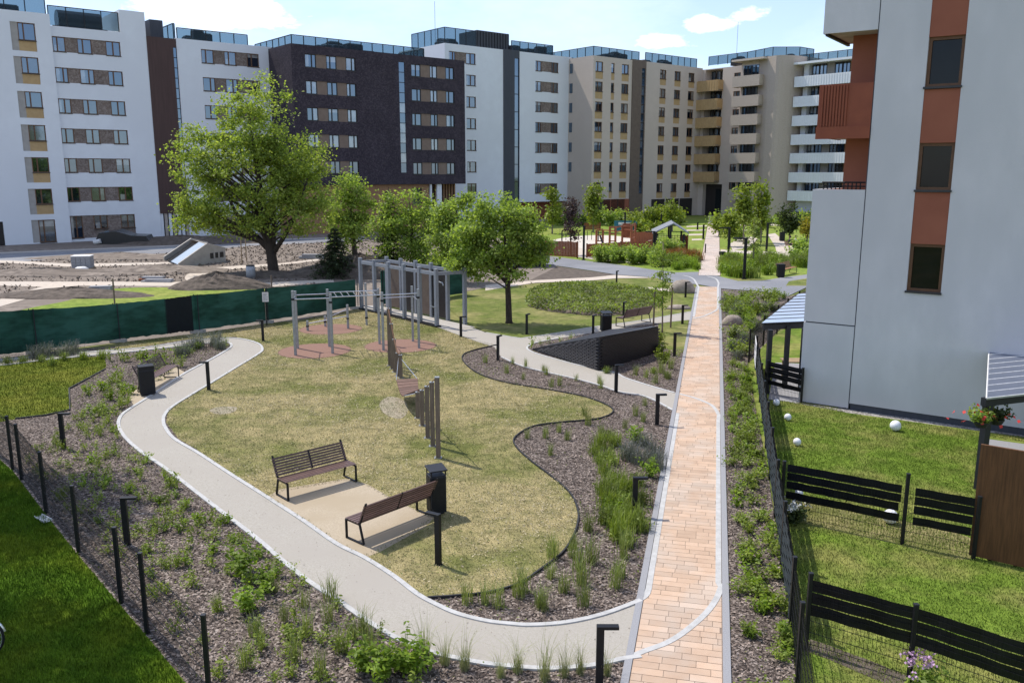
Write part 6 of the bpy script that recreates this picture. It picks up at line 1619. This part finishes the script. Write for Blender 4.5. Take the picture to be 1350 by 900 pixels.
# dark young trees and pale young trees
def young(label, base, top, w, m, seed, bark='barkpale', name='young_tree', grp='young staked trees', leafk=.3, per=40, ncl=26, low=.3):
    ncl = int(ncl * .8); w *= .82; leafk *= .85
    x, yb = base; hgt = yb - top; lb = []
    for k in range(5):
        f = low + (1 - low) * (k + .5) / 5; lb.append((x + math.sin(k * 2.1 + seed) * w * .15, yb - hgt * f, w * (1.05 - .75 * abs(f - .52)) * (.55 if k == 4 else 1) * .62, hgt * .14))
    return tree(name, label, base, lb, max(.035, G(x, yb)[1] * .0009), m, ncl, per, leafk, leafk * 1.1, bark, seed, grp, fork=.3, limbs=14)
young('slim young birch like tree on the grass right of the black wall', (873, 438), 312, 21, 'leafash', 11, leafk=.13, per=30, ncl=60)
young('slim pale green young tree behind the round tree, left of the purple one', (728, 308), 246, 17, 'leaflime', 12, leafk=.45, ncl=34)
young('dark purple leaved young tree before the playground', (752, 336), 262, 15, 'leafpurple', 13, leafk=.32, ncl=34, per=30)
young('tall yellow green young tree in front of the beige block', (782, 306), 243, 15, 'leaflime', 14, leafk=.5, ncl=36)
young('tall pale young tree, left one of the two pointed trees beyond the lane', (980, 322), 248, 14, 'leaflime', 15, leafk=.45, ncl=38)
young('tall pale young tree, right one of the two pointed trees beyond the lane', (1003, 320), 240, 13, 'leaflime', 16, leafk=.45, ncl=40)
young('thin grey green young tree standing in the green bed by the lane', (993, 352), 285, 17, 'leafmix', 17, leafk=.2, per=20, ncl=40)
young('dark leaved young tree near the far right people', (1041, 316), 274, 15, 'leafdark', 18, leafk=.42, ncl=34)
young('small bright young tree near the left edge of the far right beds', (962, 325), 277, 14, 'leaflime', 19, leafk=.4, ncl=30)
young('sparse young tree among the shrubs behind the pavilion', (886, 305), 262, 16, 'leaflime', 20, leafk=.4, ncl=34)
young('brown tinged young tree before the tan entrance cladding', (517, 300), 243, 12, 'leaforange', 21, leafk=.4, per=26, ncl=26)
young('small yellow tree at the right end of the far beds', (1064, 318), 288, 9, 'leafyellow', 22, leafk=.35, ncl=20)
young('round bright green small tree right of the bright young tree', (948, 312), 279, 11, 'leaflime', 23, leafk=.4, ncl=24)
# timber stakes of the staked trees
for k, (x, y, h, lab) in enumerate(((861, 437, 1.9, 'thin timber stake left of the slim tree by the black wall'), (884, 432, 2.0, 'dark timber stake right of the slim tree by the black wall'), (325, 344, 3.2, 'timber stake left of the big tree trunk'), (319, 346, 2.8, 'shorter timber stake left of the big tree trunk'), (152, 410, 1.8, 'timber stake standing behind the green fence'), (359, 399, 1.6, 'timber stake behind the green fence near the notice'))):
    o = thing('tree_stake', lab, 'stake', G3(x, y), 0, 'timber stakes'); MB().tube([(0, 0, 0), (.02, 0, h)], .045, M['stake' if k in (2, 3) else 'postwood'], 7).build('pole', o)

def conifer(label, base, top, w, seed, n=15):
    r = np.random.default_rng(seed); b0 = G3(*base); Y = b0.y; H = (base[1] - top) * Y / F * 1.02; Wd = w * Y / F; t = thing('spruce_tree', label, 'tree', b0, 0, 'spruce trees')
    mb = MB(); mb.tube([(0, 0, -.1), (0, 0, H * .5), (0, 0, H)], [.16, .1, .015], M['bark'], 8); Ps = []; Ns = []
    for k in range(n):
        z = H * (.06 + .92 * k / n); rad = Wd * (1 - (k / n)) ** .8 * r.uniform(.8, 1.12) + .12
        for a in np.linspace(0, 2 * math.pi, 9 if k < n * .7 else 6, endpoint=False) + r.uniform(0, 6):
            rr = rad * r.uniform(.7, 1.15); e = np.array([math.cos(a) * rr, math.sin(a) * rr, z - .22 * rr + r.uniform(-.1, .1)])
            mb.tube([(0, 0, z), tuple(e * [.5, .5, 1] + [0, 0, .1 * rr]), tuple(e)], [.03, .02, .006], M['bark'], 4, False)
            m_ = int(46 * rr / max(Wd, .1)) + 14; f = r.uniform(.12, 1, m_)[:, None]
            p = np.array([0, 0, z]) * (1 - f) + e * f; p[:, 2] += .1 * rr * 4 * (f * (1 - f))[:, 0]; p += r.normal(size=p.shape) * [.10, .10, .05] * rr * .7
            Ps.append(p); nn = r.normal(size=p.shape) * .6; nn[:, 2] += .8; Ns.append(nn)
    P = np.vstack(Ps); link_mesh('crown', fast_mesh('crown', leaves(P, np.vstack(Ns), r.uniform(.16, .38, len(P)), .075, r), 4, M['needle']), t); mb.build('trunk', t); return t
conifer('broad dark spruce with drooping boughs just behind the green fence', (443, 366), 298, 32, 31, 13)
conifer('tall dark spruce left of the light green ash trees', (515, 360), 250, 24, 32, 17)

# off to the left: unseen trees added to throw the shade onto the dark lawn
def offtree(label, x, y, R_, h, Hc, seed, ncl=80):
    r = np.random.default_rng(seed); t = thing('added_shade_tree', label, 'tree', (x, y, 0), 0, 'unseen poplars added for shade'); d = r.normal(size=(ncl, 3)); d /= np.linalg.norm(d, axis=1, keepdims=True); C = d * [R_, R_, Hc] * r.uniform(.4, 1, (ncl, 1)) ** .5; C[:, 2] += h
    cl = np.repeat(np.arange(ncl), 60); P = C[cl] + r.normal(size=(len(cl), 3)) * .4; nn = r.normal(size=P.shape); nn[:, 2] += .8
    link_mesh('crown', fast_mesh('crown', leaves(P, nn, r.uniform(.12, .24, len(P)), .13, r), 4, M['leafash']), t)
    MB().tube([(0, 0, -.1), (0, 0, h * .5), (.1, 0, h + Hc * .6)], [.24, .18, .05], M['bark'], 8).build('trunk', t)
offtree('unseen poplar added outside the frame to shade the left lawn, farther one', -16.9, 22.6, 2.2, 11.5, 2.7, 41, 130)
offtree('unseen poplar added outside the frame to shade the left lawn, nearer one', -13.7, 16.6, 1.6, 11.5, 2.2, 42, 100)

# ---------------------------------------------------------------- plant kinds, built once
def plant_proto(name, V, m, extra=None):
    o = bpy.data.objects.new(name, fast_mesh(name, V, 4, M[m])); return o
def tuft_V(n, h, w, sp, lean, seed):
    r = np.random.default_rng(seed); P = np.zeros((n, 3)); P[:, :2] = np.clip(r.normal(size=(n, 2)), -1.8, 1.8) * sp
    return blades(P, h * r.uniform(.55, 1.1, n), w, lean, r)
def bush_V(n, R_, h, leaf, seed, up=.6, wl=.5, stems=9):
    r = np.random.default_rng(seed); a = r.uniform(0, 6.28, stems); rr = R_ * r.uniform(.1, 1, stems); S = np.stack([np.cos(a) * rr, np.sin(a) * rr, h * r.uniform(.45, 1.0, stems)], 1)
    k = r.integers(0, stems, n); f = r.uniform(.25, 1.05, n)[:, None]; P = S[k] * f * np.array([1, 1, 1]) + r.normal(size=(n, 3)) * leaf * .55; P[:, 2] = np.abs(P[:, 2]) + .01
    nn = r.normal(size=(n, 3)) * .6; nn[:, 2] += up * 1.5; nn[:, :2] += P[:, :2] * .8
    wv = np.array([.006, .004, 0]); Q4 = np.stack([np.zeros((stems, 3)) - wv, np.zeros((stems, 3)) + wv, S + wv * .6, S - wv * .6], 1).reshape(-1, 3)
    return np.vstack([Q4, leaves(P, nn, leaf * r.uniform(.6, 1.3, n), leaf * wl * r.uniform(.7, 1.3, n), r)])
PROTO = {}
def proto(kind, fn, m, nvar=3):
    PROTO[kind] = [fast_mesh(kind, fn(s), 4, M[m]) for s in range(nvar)]
proto('grass_tuft', lambda s: tuft_V(62, .58, .010, .06, .62, 50 + s), 'leaftuft', 4)
proto('feather_grass', lambda s: np.vstack([tuft_V(60, .40, .008, .05, .6, 60 + s), tuft_V(60, .85, .006, .05, .95, 70 + s)]), 'leaffeather', 3)
proto('lush_tuft', lambda s: np.vstack([tuft_V(80, .55, .014, .12, .7, 80 + s), bush_V(110, .34, .34, .09, 85 + s, .6, .5, 10)]), 'leafmix', 4)
PROTO['lush_tuft'] += [fast_mesh('lush_tuft', np.vstack([tuft_V(120, .6, .014, .13, .7, 380 + s), bush_V(60, .34, .3, .09, 385 + s, .6, .5, 10)]), 4, M['leafcover']) for s in range(2)]
proto('bright_shrub', lambda s: bush_V(280, .42, .62, .12, 90 + s, .8, .5, 12), 'leafshrub', 3)
proto('ground_cover_plant', lambda s: bush_V(170, .36, .34, .075, 100 + s, .8, .6, 13), 'leafcover', 4)
proto('small_sprig', lambda s: bush_V(42, .16, .26, .065, 110 + s, .7, .5, 5), 'leafcover', 4)
proto('bright_sprig', lambda s: bush_V(46, .16, .20, .085, 115 + s, .8, .6, 5), 'leafshrub', 3)
proto('lavender', lambda s: np.vstack([tuft_V(170, .50, .010, .13, .75, 120 + s), bush_V(120, .36, .5, .04, 125 + s, .3, .4, 20)]), 'leaflav', 2)
proto('garden_shrub', lambda s: bush_V(420, 1.1, 1.5, .30, 130 + s, .6, .6, 22), 'leafash', 3)
proto('lime_shrub', lambda s: bush_V(380, 1.0, 1.3, .30, 140 + s, .6, .6, 20), 'leaflime', 2)
proto('perennial_clump', lambda s: np.vstack([tuft_V(90, .8, .04, .26, .5, 150 + s), bush_V(200, .6, .75, .16, 155 + s, .6, .5, 16)]), 'leafshrub', 3)
proto('rust_plant', lambda s: np.vstack([tuft_V(120, .7, .04, .25, .5, 160 + s)]), 'leaforange', 2)
proto('hedge_plant', lambda s: bush_V(420, .75, 1.2, .20, 170 + s, .5, .6, 22), 'leafash', 3)
pr = random.Random(21)
def put(kind, p, label, cat, group, sc=1.0, m=None):
    o = bpy.data.objects.new(kind, pr.choice(PROTO[kind])); COL.objects.link(o); o.location = (p[0], p[1], .0); o.rotation_euler[2] = pr.uniform(0, 6.28)
    s = sc * pr.uniform(.8, 1.2); o.scale = (s, s, s * pr.uniform(.9, 1.12)); return tag(o, label, cat, group)
def many(kind, pts, label, cat, group, sc=1.0):
    for p in pts: put(kind, p if len(p) == 2 and p[1] < 400 and isinstance(p, tuple) and getattr(p, 'w', 0) else p, label, cat, group, sc)
def px(l): return [G(*p) for p in l]

# tufts in the mulch between lawn and brick path, traced
many('grass_tuft', px([(616, 795), (657, 800), (716, 804), (712, 800), (684, 786), (726, 762), (728, 735), (767, 770), (770, 798), (764, 750), (818, 760), (822, 735), (821, 715), (744, 780), (757, 722), (755, 735), (690, 780), (640, 796), (776, 700), (780, 742), (812, 775)]), 'upright grass tuft in the mulch between the dry lawn and the lower brick path', 'grass tuft', 'grass tufts beside the dry lawn')
many('grass_tuft', px([(775, 560), (748, 580), (737, 570), (719, 577), (695, 578), (726, 600), (792, 575), (806, 590), (824, 565), (838, 548), (848, 556), (850, 535), (792, 512), (790, 506), (760, 502), (720, 494), (716, 490), (738, 508), (727, 510), (693, 484), (690, 500), (668, 492), (640, 478), (676, 480), (770, 548)]), 'small grass tuft in the mulch bed above the lawn edging, near the narrow gravel path', 'grass tuft', 'grass tufts near the narrow gravel path', .75)
many('feather_grass', px([(612, 882), (682, 886), (744, 892), (765, 888), (660, 893), (718, 897), (586, 876), (800, 890), (560, 865)]), 'wispy pale feather grass along the lower edge of the gravel loop', 'grass tuft', 'feather grasses along the gravel loop', .8)
many('grass_tuft', px([(375, 818), (405, 838), (433, 820), (450, 860), (390, 872), (422, 893), (345, 852), (287, 805), (465, 842), (360, 780), (436, 790), (487, 860), (505, 885), (335, 838), (322, 880), (480, 835), (400, 800), (528, 880)]), 'upright grass tuft in the left mulch bed below the gravel loop', 'grass tuft', 'grass tufts in the left mulch bed', .82)
for p, lab in (((318, 760), 'bright leafy shrub in the left mulch bed, topmost of the close group'), ((326, 806), 'bright leafy shrub in the left mulch bed, lowest and biggest of the close group'), ((352, 778), 'bright leafy shrub in the left mulch bed, rightmost of the close group'), ((478, 884), 'bright leafy shrub at the bottom edge left of the feather grass'), ((536, 888), 'bright leafy shrub at the bottom edge below the gravel loop bend'), ((505, 898), 'bright leafy shrub cut by the bottom edge between two others')):
    put('bright_shrub', G(*p), lab, 'shrub', None, .95)
bed_left = W([(30, 600), (90, 560), (150, 500), (190, 540), (150, 560), (160, 585), (225, 632), (330, 712), (430, 790), (520, 850), (560, 880), (560, 905), (300, 905), (200, 815), (110, 715)])
pl_ = scatter(bed_left, 230, [path_loop, left_lawn]); 
many('small_sprig', [tuple(p) for p in pl_], 'small green sprig in the left mulch bed between the wire fence and the gravel loop', 'plant', 'sprigs in the left mulch bed')
many('bright_sprig', [q for q in px([(195, 610), (222, 640), (300, 650), (205, 590), (245, 668), (262, 690), (232, 655), (150, 600), (180, 625), (290, 690), (218, 700), (310, 715), (270, 640), (140, 640), (120, 610), (210, 665), (245, 745), (200, 760), (180, 700), (130, 690), (340, 735), (365, 760), (300, 690), (245, 690), (330, 770), (150, 570), (110, 640), (170, 650), (235, 700), (280, 730)]) if not inside(np.array([q]), path_loop)[0]], 'bright yellow green sprig in the left mulch bed', 'plant', 'bright sprigs in the left mulch bed')
bedN = W([(145, 500), (140, 475), (200, 466), (300, 455), (296, 461), (240, 488), (180, 525), (160, 545), (100, 560), (95, 520)])
many('bright_sprig', [tuple(p) for p in scatter(bedN, 22, [path_loop, upper_lawn])], 'bright sprig in the bed around the left bench', 'plant', 'bright sprigs around the left bench', 1.5)
many('small_sprig', [tuple(p) for p in scatter(bedN, 34, [path_loop, upper_lawn])], 'green sprig in the bed around the left bench', 'plant', 'sprigs around the left bench', 1.6)
many('lavender', px([(262, 458), (285, 456), (250, 463), (240, 470), (62, 470), (80, 469), (95, 467), (48, 473), (290, 460)]), 'grey violet lavender clump beside the upper gravel path near the green fence', 'lavender', 'lavender clumps near the green fence', 1.25)
many('lush_tuft', px([(30, 478), (55, 477), (85, 475), (110, 474), (135, 473), (10, 480), (68, 482)]), 'lush grass clump along the upper lawn edge by the green fence', 'grass tuft', 'lush clumps at the upper lawn', .8)
# middle bed by the brick path
many('lavender', px([(828, 605), (845, 612), (862, 602), (866, 618), (848, 588)]), 'grey violet lavender clump leaning over the brick path edge', 'lavender', 'lavender clumps beside the brick path', 1.1)
many('lush_tuft', px([(800, 605), (792, 590), (806, 640), (797, 625), (812, 660), (824, 650), (826, 695), (815, 702), (806, 690), (800, 672), (838, 690), (830, 672), (845, 665), (818, 712), (845, 700), (790, 610), (812, 588), (802, 655), (818, 645), (832, 652), (808, 612), (795, 650), (822, 680), (812, 674), (798, 690), (826, 720), (840, 640), (785, 600), (800, 580)]), 'lush green grass clump in the middle bed beside the brick path', 'grass tuft', 'lush clumps beside the brick path', .85)
many('bright_shrub', px([(806, 678), (818, 668), (855, 628), (838, 583), (816, 690)]), 'low bright shrub among the lush clumps beside the brick path', 'shrub', 'low shrubs beside the brick path', .7)
many('grass_tuft', px([(864, 505), (852, 498), (880, 500), (884, 486), (838, 494), (872, 492)]), 'green grass tuft between the black wall and the brick path', 'grass tuft', 'tufts by the black wall', .9)
many('lush_tuft', px([(880, 498), (862, 492), (845, 470), (800, 492)]), 'lush clump at the foot of the black wall', 'grass tuft', 'lush clumps by the black wall', .7)
for p in ((870, 465), (874, 478), (868, 452)): put('lime_shrub', G(*p), 'yellowish shrub at the right end of the black wall', 'shrub', 'yellowish shrubs by the black wall', .3)
# right strip
strip = [PL(s, t) for s, t in ((-2, -.15), (6, -.15), (14, -.15), (22, -.15), (22, -1.0), (14, -1.0), (6, -1.0), (-2, -1.0))]
pp_ = scatter(strip, 125)
many('ground_cover_plant', [tuple(p) for p in pp_[:80]], 'low ground cover plant in the mulch strip between the brick path and the screened fence', 'plant', 'ground cover along the brick path', .85)
many('bright_sprig', [tuple(p) for p in pp_[80:]], 'bright sprig in the mulch strip between the brick path and the screened fence', 'plant', 'bright sprigs along the brick path', 1.2)
bedR = W([(958, 440), (955, 392), (1000, 388), (1036, 393), (1010, 430), (985, 470), (965, 480)])
pp_ = scatter(bedR, 60)
many('ground_cover_plant', [tuple(p) for p in pp_[:30]], 'leafy clump in the bed right of the upper brick path', 'plant', 'clumps right of the upper brick path', 1.7)
many('bright_shrub', [tuple(p) for p in pp_[30:46]], 'bright bushy plant in the bed right of the upper brick path', 'shrub', 'bushy plants right of the upper brick path', .9)
many('lavender', [tuple(p) for p in pp_[46:]], 'grey lavender clump in the bed right of the upper brick path', 'lavender', 'lavender right of the upper brick path', 1.1)
# green bed beyond the lane
bedF = W([(950, 362), (952, 340), (1000, 341), (1064, 345), (1064, 352), (1022, 358), (1000, 366), (975, 367)])
PROTO['perennial_clump'] += [fast_mesh('perennial_clump', np.vstack([tuft_V(70, .95, .035, .26, .5, 180 + s), bush_V(200, .6, .85, .14, 185 + s, .6, .45, 16)]), 4, M[m_]) for s, m_ in ((0, 'leafmix'), (1, 'leafmix'), (2, 'leafcover'))]
many('perennial_clump', [tuple(p) for p in scatter(bedF, 90)], 'tall lush perennial clump in the green bed beyond the asphalt lane', 'plant', 'perennials beyond the lane', 1.0)
bedG = W([(783, 347), (800, 341), (862, 341), (900, 341), (920, 346), (920, 356), (880, 357), (850, 352)])
many('hedge_plant', [tuple(p) for p in scatter(W([(783, 346), (800, 341), (866, 345), (868, 352), (840, 350)]), 34)], 'dense green hedge plant in front of the playground', 'hedge', 'hedge plants in front of the playground', 1.0)
many('perennial_clump', [tuple(p) for p in scatter(W([(866, 344), (920, 345), (921, 356), (880, 357)]), 28)], 'lush perennial clump between the pavilion and the lane', 'plant', 'perennials in front of the pavilion', .9)
many('rust_plant', [tuple(p) for p in scatter(W([(868, 339), (915, 340), (915, 345), (868, 344)]), 26)], 'rust tinged ornamental grass in front of the pavilion', 'plant', 'rusty grasses in front of the pavilion', 1.3)
for x, y, s in ((868, 339, .9), (876, 339, 1.1), (884, 338, 1.2), (892, 338, .9)): put('garden_shrub', G(x, y), 'climbing shrub covering the front of the pavilion', 'shrub', 'climbers on the pavilion', s * .8)
# far shrubs
for x, y, s in ((848, 297, 1.3), (860, 296, 1.5), (835, 300, 1.2), (872, 295, 1.3), (885, 297, 1.4), (842, 309, 1.0), (862, 308, 1.1), (895, 296, 1.2)):
    put('lime_shrub', G(x, y), 'bright green shrub in the row behind the climbing frame', 'shrub', 'shrubs behind the climbing frame', s * 1.3)
for x, y, s in ((740, 297, 1.5), (755, 296, 1.2), (768, 297, 1.4), (792, 297, 1.4), (806, 298, 1.2), (820, 296, 1.4)):
    put('garden_shrub', G(x, y), 'green shrub at the foot of the far beige block, left of the climbing frame', 'shrub', 'shrubs by the beige block', s)
for x, y, s in ((944, 300, 1.3), (955, 305, 1.3), (970, 300, 1.5), (990, 300, 1.5), (1012, 300, 1.5), (1028, 298, 1.3), (1045, 302, 1.1), (1060, 300, 1.4), (1000, 312, 1.2), (975, 318, 1.2), (1035, 302, 1.3)):
    put('garden_shrub', G(x, y), 'green shrub among the young trees right of the far brick path', 'shrub', 'shrubs right of the far brick path', s)
for x, y, s in ((1052, 338, 1.0), (1060, 336, 1.0), (1066, 340, 1.0), (1046, 343, .9)):
    put('garden_shrub', G(x, y), 'green shrub in front of the far bench with the people', 'shrub', 'shrubs in front of the far people', s)
# mound
mp = spline(W([(692, 400), (704, 384), (740, 376), (800, 377), (862, 384), (872, 396), (858, 408), (800, 417), (740, 413), (708, 408)]), 4, True)
Pm = scatter(mp, 9000); cx_, cy_ = Pm.mean(0); sd = Pm.max(0) - Pm.min(0)
hm = .38 * np.clip(1 - (((Pm[:, 0] - cx_) / (sd[0] * .52)) ** 2 + ((Pm[:, 1] - cy_) / (sd[1] * .52)) ** 2), 0, 1) ** .5
P3 = np.column_stack([Pm, hm * rng.uniform(.7, 1.0, len(Pm)) + rng.uniform(.02, .18, len(Pm))]); nn = rng.normal(size=P3.shape) * .7; nn[:, 2] += 1
tag(link_mesh('ground_cover', fast_mesh('ground_cover', leaves(P3, nn, rng.uniform(.10, .26, len(P3)), .09), 4, M['leafmix'])), kind='stuff')
# soil under it
mb = MB(); n = 40; rings = 6
for i in range(rings + 1):
    f = i / rings
    for j in range(n):
        q = mp[int(j * len(mp) / n)]; mb.v.append((cx_ + (q[0] - cx_) * f, cy_ + (q[1] - cy_) * f, .34 * (1 - f * f) ** .5 * .9 - .02))
for i in range(rings):
    for j in range(n): mb.f.append((i * n + j, i * n + (j + 1) % n, (i + 1) * n + (j + 1) % n, (i + 1) * n + j)); mb.m.append(mb.mi(M['darksoil']))
tag(mb.build('mound', smooth=True), kind='structure')
# planting on top of the black wedge
many('small_sprig', [G(x, y) for x, y in ((712, 455), (724, 452), (738, 451), (752, 449), (700, 459))], 'small sprig at the grassy back of the black wedge wall', 'plant', 'sprigs behind the black wall', 1.4)
# hanging flower baskets
for q, lab, ms in ((hb_loc[0], 'hanging flower basket with red blooms on the left of the terrace roof post', 'petalred'), (hb_loc[1], 'darker hanging flower basket on the right of the terrace roof post', 'petalred')):
    o = thing('hanging_basket', lab, 'flower basket', q)
    MB().lathe([(.001, -.12), (.12, -.1), (.17, .0), (.17, .03)], M['anthracite'], 14).build('pot', o); Vf = bush_V(460, .40, .34, .10, 7 + int(q.x * 10) % 5, .3, .6, 16)
    r = np.random.default_rng(3); P = r.normal(size=(26 if 'red' in lab and 'darker' not in lab else 8, 3)) * [.24, .24, .12] + [0, 0, .16]; Vp = leaves(P, r.normal(size=P.shape), .10, .09); me = fast_mesh('foliage', np.vstack([Vf, Vp]), 4, M['leafdark' if 'darker' in lab else 'leafash']); me.materials.append(M[ms]); nf = len(Vf) // 4; me.polygons.foreach_set('material_index', [0] * nf + [1] * (len(me.polygons) - nf)); link_mesh('foliage', me, o)
    MB().tube([(0, 0, .05), (0, 0, .55)], .006, M['darkmetal'], 4).build('hanger', o)
def flower(label, p, sc, petal, leaf='leafash', seed=1):
    o = thing('flowering_shrub', label, 'shrub', G3(*p)); link_mesh('foliage', fast_mesh('foliage', bush_V(240, .35 * sc, .5 * sc, .10, seed, .5, .6, 14), 4, M[leaf]), o)
    r = np.random.default_rng(seed); c = r.normal(size=(14, 3)) * [.22, .22, .06] * np.array(sc) + [0, 0, .52 * sc]; P = np.repeat(c, 14, 0) + r.normal(size=(196, 3)) * .035; link_mesh('blossom', fast_mesh('blossom', leaves(P, r.normal(size=P.shape) + [0, 0, .5], .045, .045), 4, M[petal]), o)
flower('white blooming hydrangea beside the screened fence', (1046, 690), .9, 'petalwhite', 'leafdark', 5)
flower('lilac blooming plant at the foot of the nearest garden fence', (1214, 912), .9, 'petallilac', 'leafash', 6)

# ================================================================== LIGHT, SKY, CAMERA
sun_dir = Vector((-.79, .61, 0)).normalized(); EL = R(57)
w = bpy.data.worlds.new('World'); SC.world = w; w.use_nodes = True; nt = w.node_tree; nt.nodes.clear()
out = nt.nodes.new('ShaderNodeOutputWorld'); bg = nt.nodes.new('ShaderNodeBackground'); bg.inputs['Strength'].default_value = .145
sky = nt.nodes.new('ShaderNodeTexSky'); sky.sky_type = 'NISHITA'; sky.sun_disc = False; sky.sun_elevation = EL; sky.sun_rotation = math.atan2(sun_dir.x, sun_dir.y)
sky.altitude = 100; sky.air_density = 1.0; sky.dust_density = .5; sky.ozone_density = 3.0
tc = nt.nodes.new('ShaderNodeTexCoord'); vec = tc.outputs['Generated']
mp_ = nt.nodes.new('ShaderNodeMapping'); mp_.inputs['Scale'].default_value = (1, 1, 2.4); nt.links.new(vec, mp_.inputs[0])
n1 = noise(nt, mp_.outputs[0], 20, 9, .62); total = None
def skydir(px_, py_): d = den(py_); return Vector((px_ - 675, d, -CT * (py_ - HY))).normalized()
for (cx, cy, rx, ry, amp) in ((285, 10, 130, 38, 1.4), (250, 14, 75, 24, 1.1), (335, 28, 40, 14, .6), (876, 56, 52, 20, 1.15), (935, 34, 60, 16, 1.0), (978, 20, 40, 14, 1.0), (700, -10, 90, 12, .35), (560, 60, 60, 14, .15), (-300, 20, 200, 40, .8), (1600, 0, 220, 50, .8), (500, -160, 260, 40, .7)):
    D = skydir(cx, cy)
    sub = nt.nodes.new('ShaderNodeVectorMath'); sub.operation = 'SUBTRACT'; nt.links.new(vec, sub.inputs[0]); sub.inputs[1].default_value = D
    scn = nt.nodes.new('ShaderNodeVectorMath'); scn.operation = 'MULTIPLY'; nt.links.new(sub.outputs[0], scn.inputs[0]); scn.inputs[1].default_value = (F / rx, F / rx * .6, F / ry)
    ln = nt.nodes.new('ShaderNodeVectorMath'); ln.operation = 'LENGTH'; nt.links.new(scn.outputs[0], ln.inputs[0])
    mr = nt.nodes.new('ShaderNodeMapRange'); mr.interpolation_type = 'SMOOTHSTEP'; nt.links.new(ln.outputs['Value'], mr.inputs[0]); mr.inputs[1].default_value = 1.35; mr.inputs[2].default_value = .1; mr.inputs[3].default_value = 0; mr.inputs[4].default_value = amp
    total = mr.outputs[0] if total is None else mathn(nt, 'MAXIMUM', total, mr.outputs[0])
nst = nt.nodes.new('ShaderNodeMapRange'); nst.clamp = False; nt.links.new(n1.outputs[0], nst.inputs[0]); nst.inputs[1].default_value = .33; nst.inputs[2].default_value = .67; nst.inputs[3].default_value = -1; nst.inputs[4].default_value = 0
q = mathn(nt, 'ADD', mathn(nt, 'MULTIPLY', total, 1.15), nst.outputs[0])
cm = nt.nodes.new('ShaderNodeMapRange'); cm.interpolation_type = 'SMOOTHSTEP'; nt.links.new(q, cm.inputs[0]); cm.inputs[1].default_value = .0; cm.inputs[2].default_value = .85; cm.inputs[3].default_value = 0; cm.inputs[4].default_value = .9
# thin veil high up
veil = noise(nt, mp_.outputs[0], 3.0, 6, .6); vr = nt.nodes.new('ShaderNodeMapRange'); nt.links.new(veil.outputs[0], vr.inputs[0]); vr.inputs[1].default_value = .45; vr.inputs[2].default_value = .8; vr.inputs[3].default_value = .16; vr.inputs[4].default_value = .5
fac = mathn(nt, 'MAXIMUM', cm.outputs[0], vr.outputs[0])
skyt = mixc(nt, 1.0, sky.outputs[0], (.93, .955, 1.10), 'MULTIPLY'); col = mixc(nt, fac, skyt, (8.4, 8.6, 8.9)); nt.links.new(col, bg.inputs['Color']); nt.links.new(bg.outputs[0], out.inputs[0])
sl = bpy.data.lights.new('sun', 'SUN'); sl.energy = 3.7; sl.angle = R(.53); sl.color = (1, .94, .85); so = bpy.data.objects.new('sun', sl); COL.objects.link(so)
v = Vector((sun_dir.x * math.cos(EL), sun_dir.y * math.cos(EL), math.sin(EL))); so.rotation_euler = v.to_track_quat('Z', 'Y').to_euler(); so.location = (-40, 30, 60)
cam = bpy.data.cameras.new('camera'); cam.sensor_width = 36; cam.sensor_fit = 'HORIZONTAL'; cam.lens = F / 1350 * 36; cam.clip_end = 4000; cam.clip_start = .1
co = bpy.data.objects.new('camera', cam); COL.objects.link(co); co.location = (0, 0, CH); co.rotation_euler = (math.pi / 2 - TH, 0, 0); SC.camera = co
SC.view_settings.view_transform = 'Standard'; SC.view_settings.look = 'None'; SC.view_settings.gamma = 1; SC.view_settings.exposure = 0.36; SC.view_settings.use_curve_mapping = False
SC.cycles.max_bounces = 8; SC.cycles.transparent_max_bounces = 12
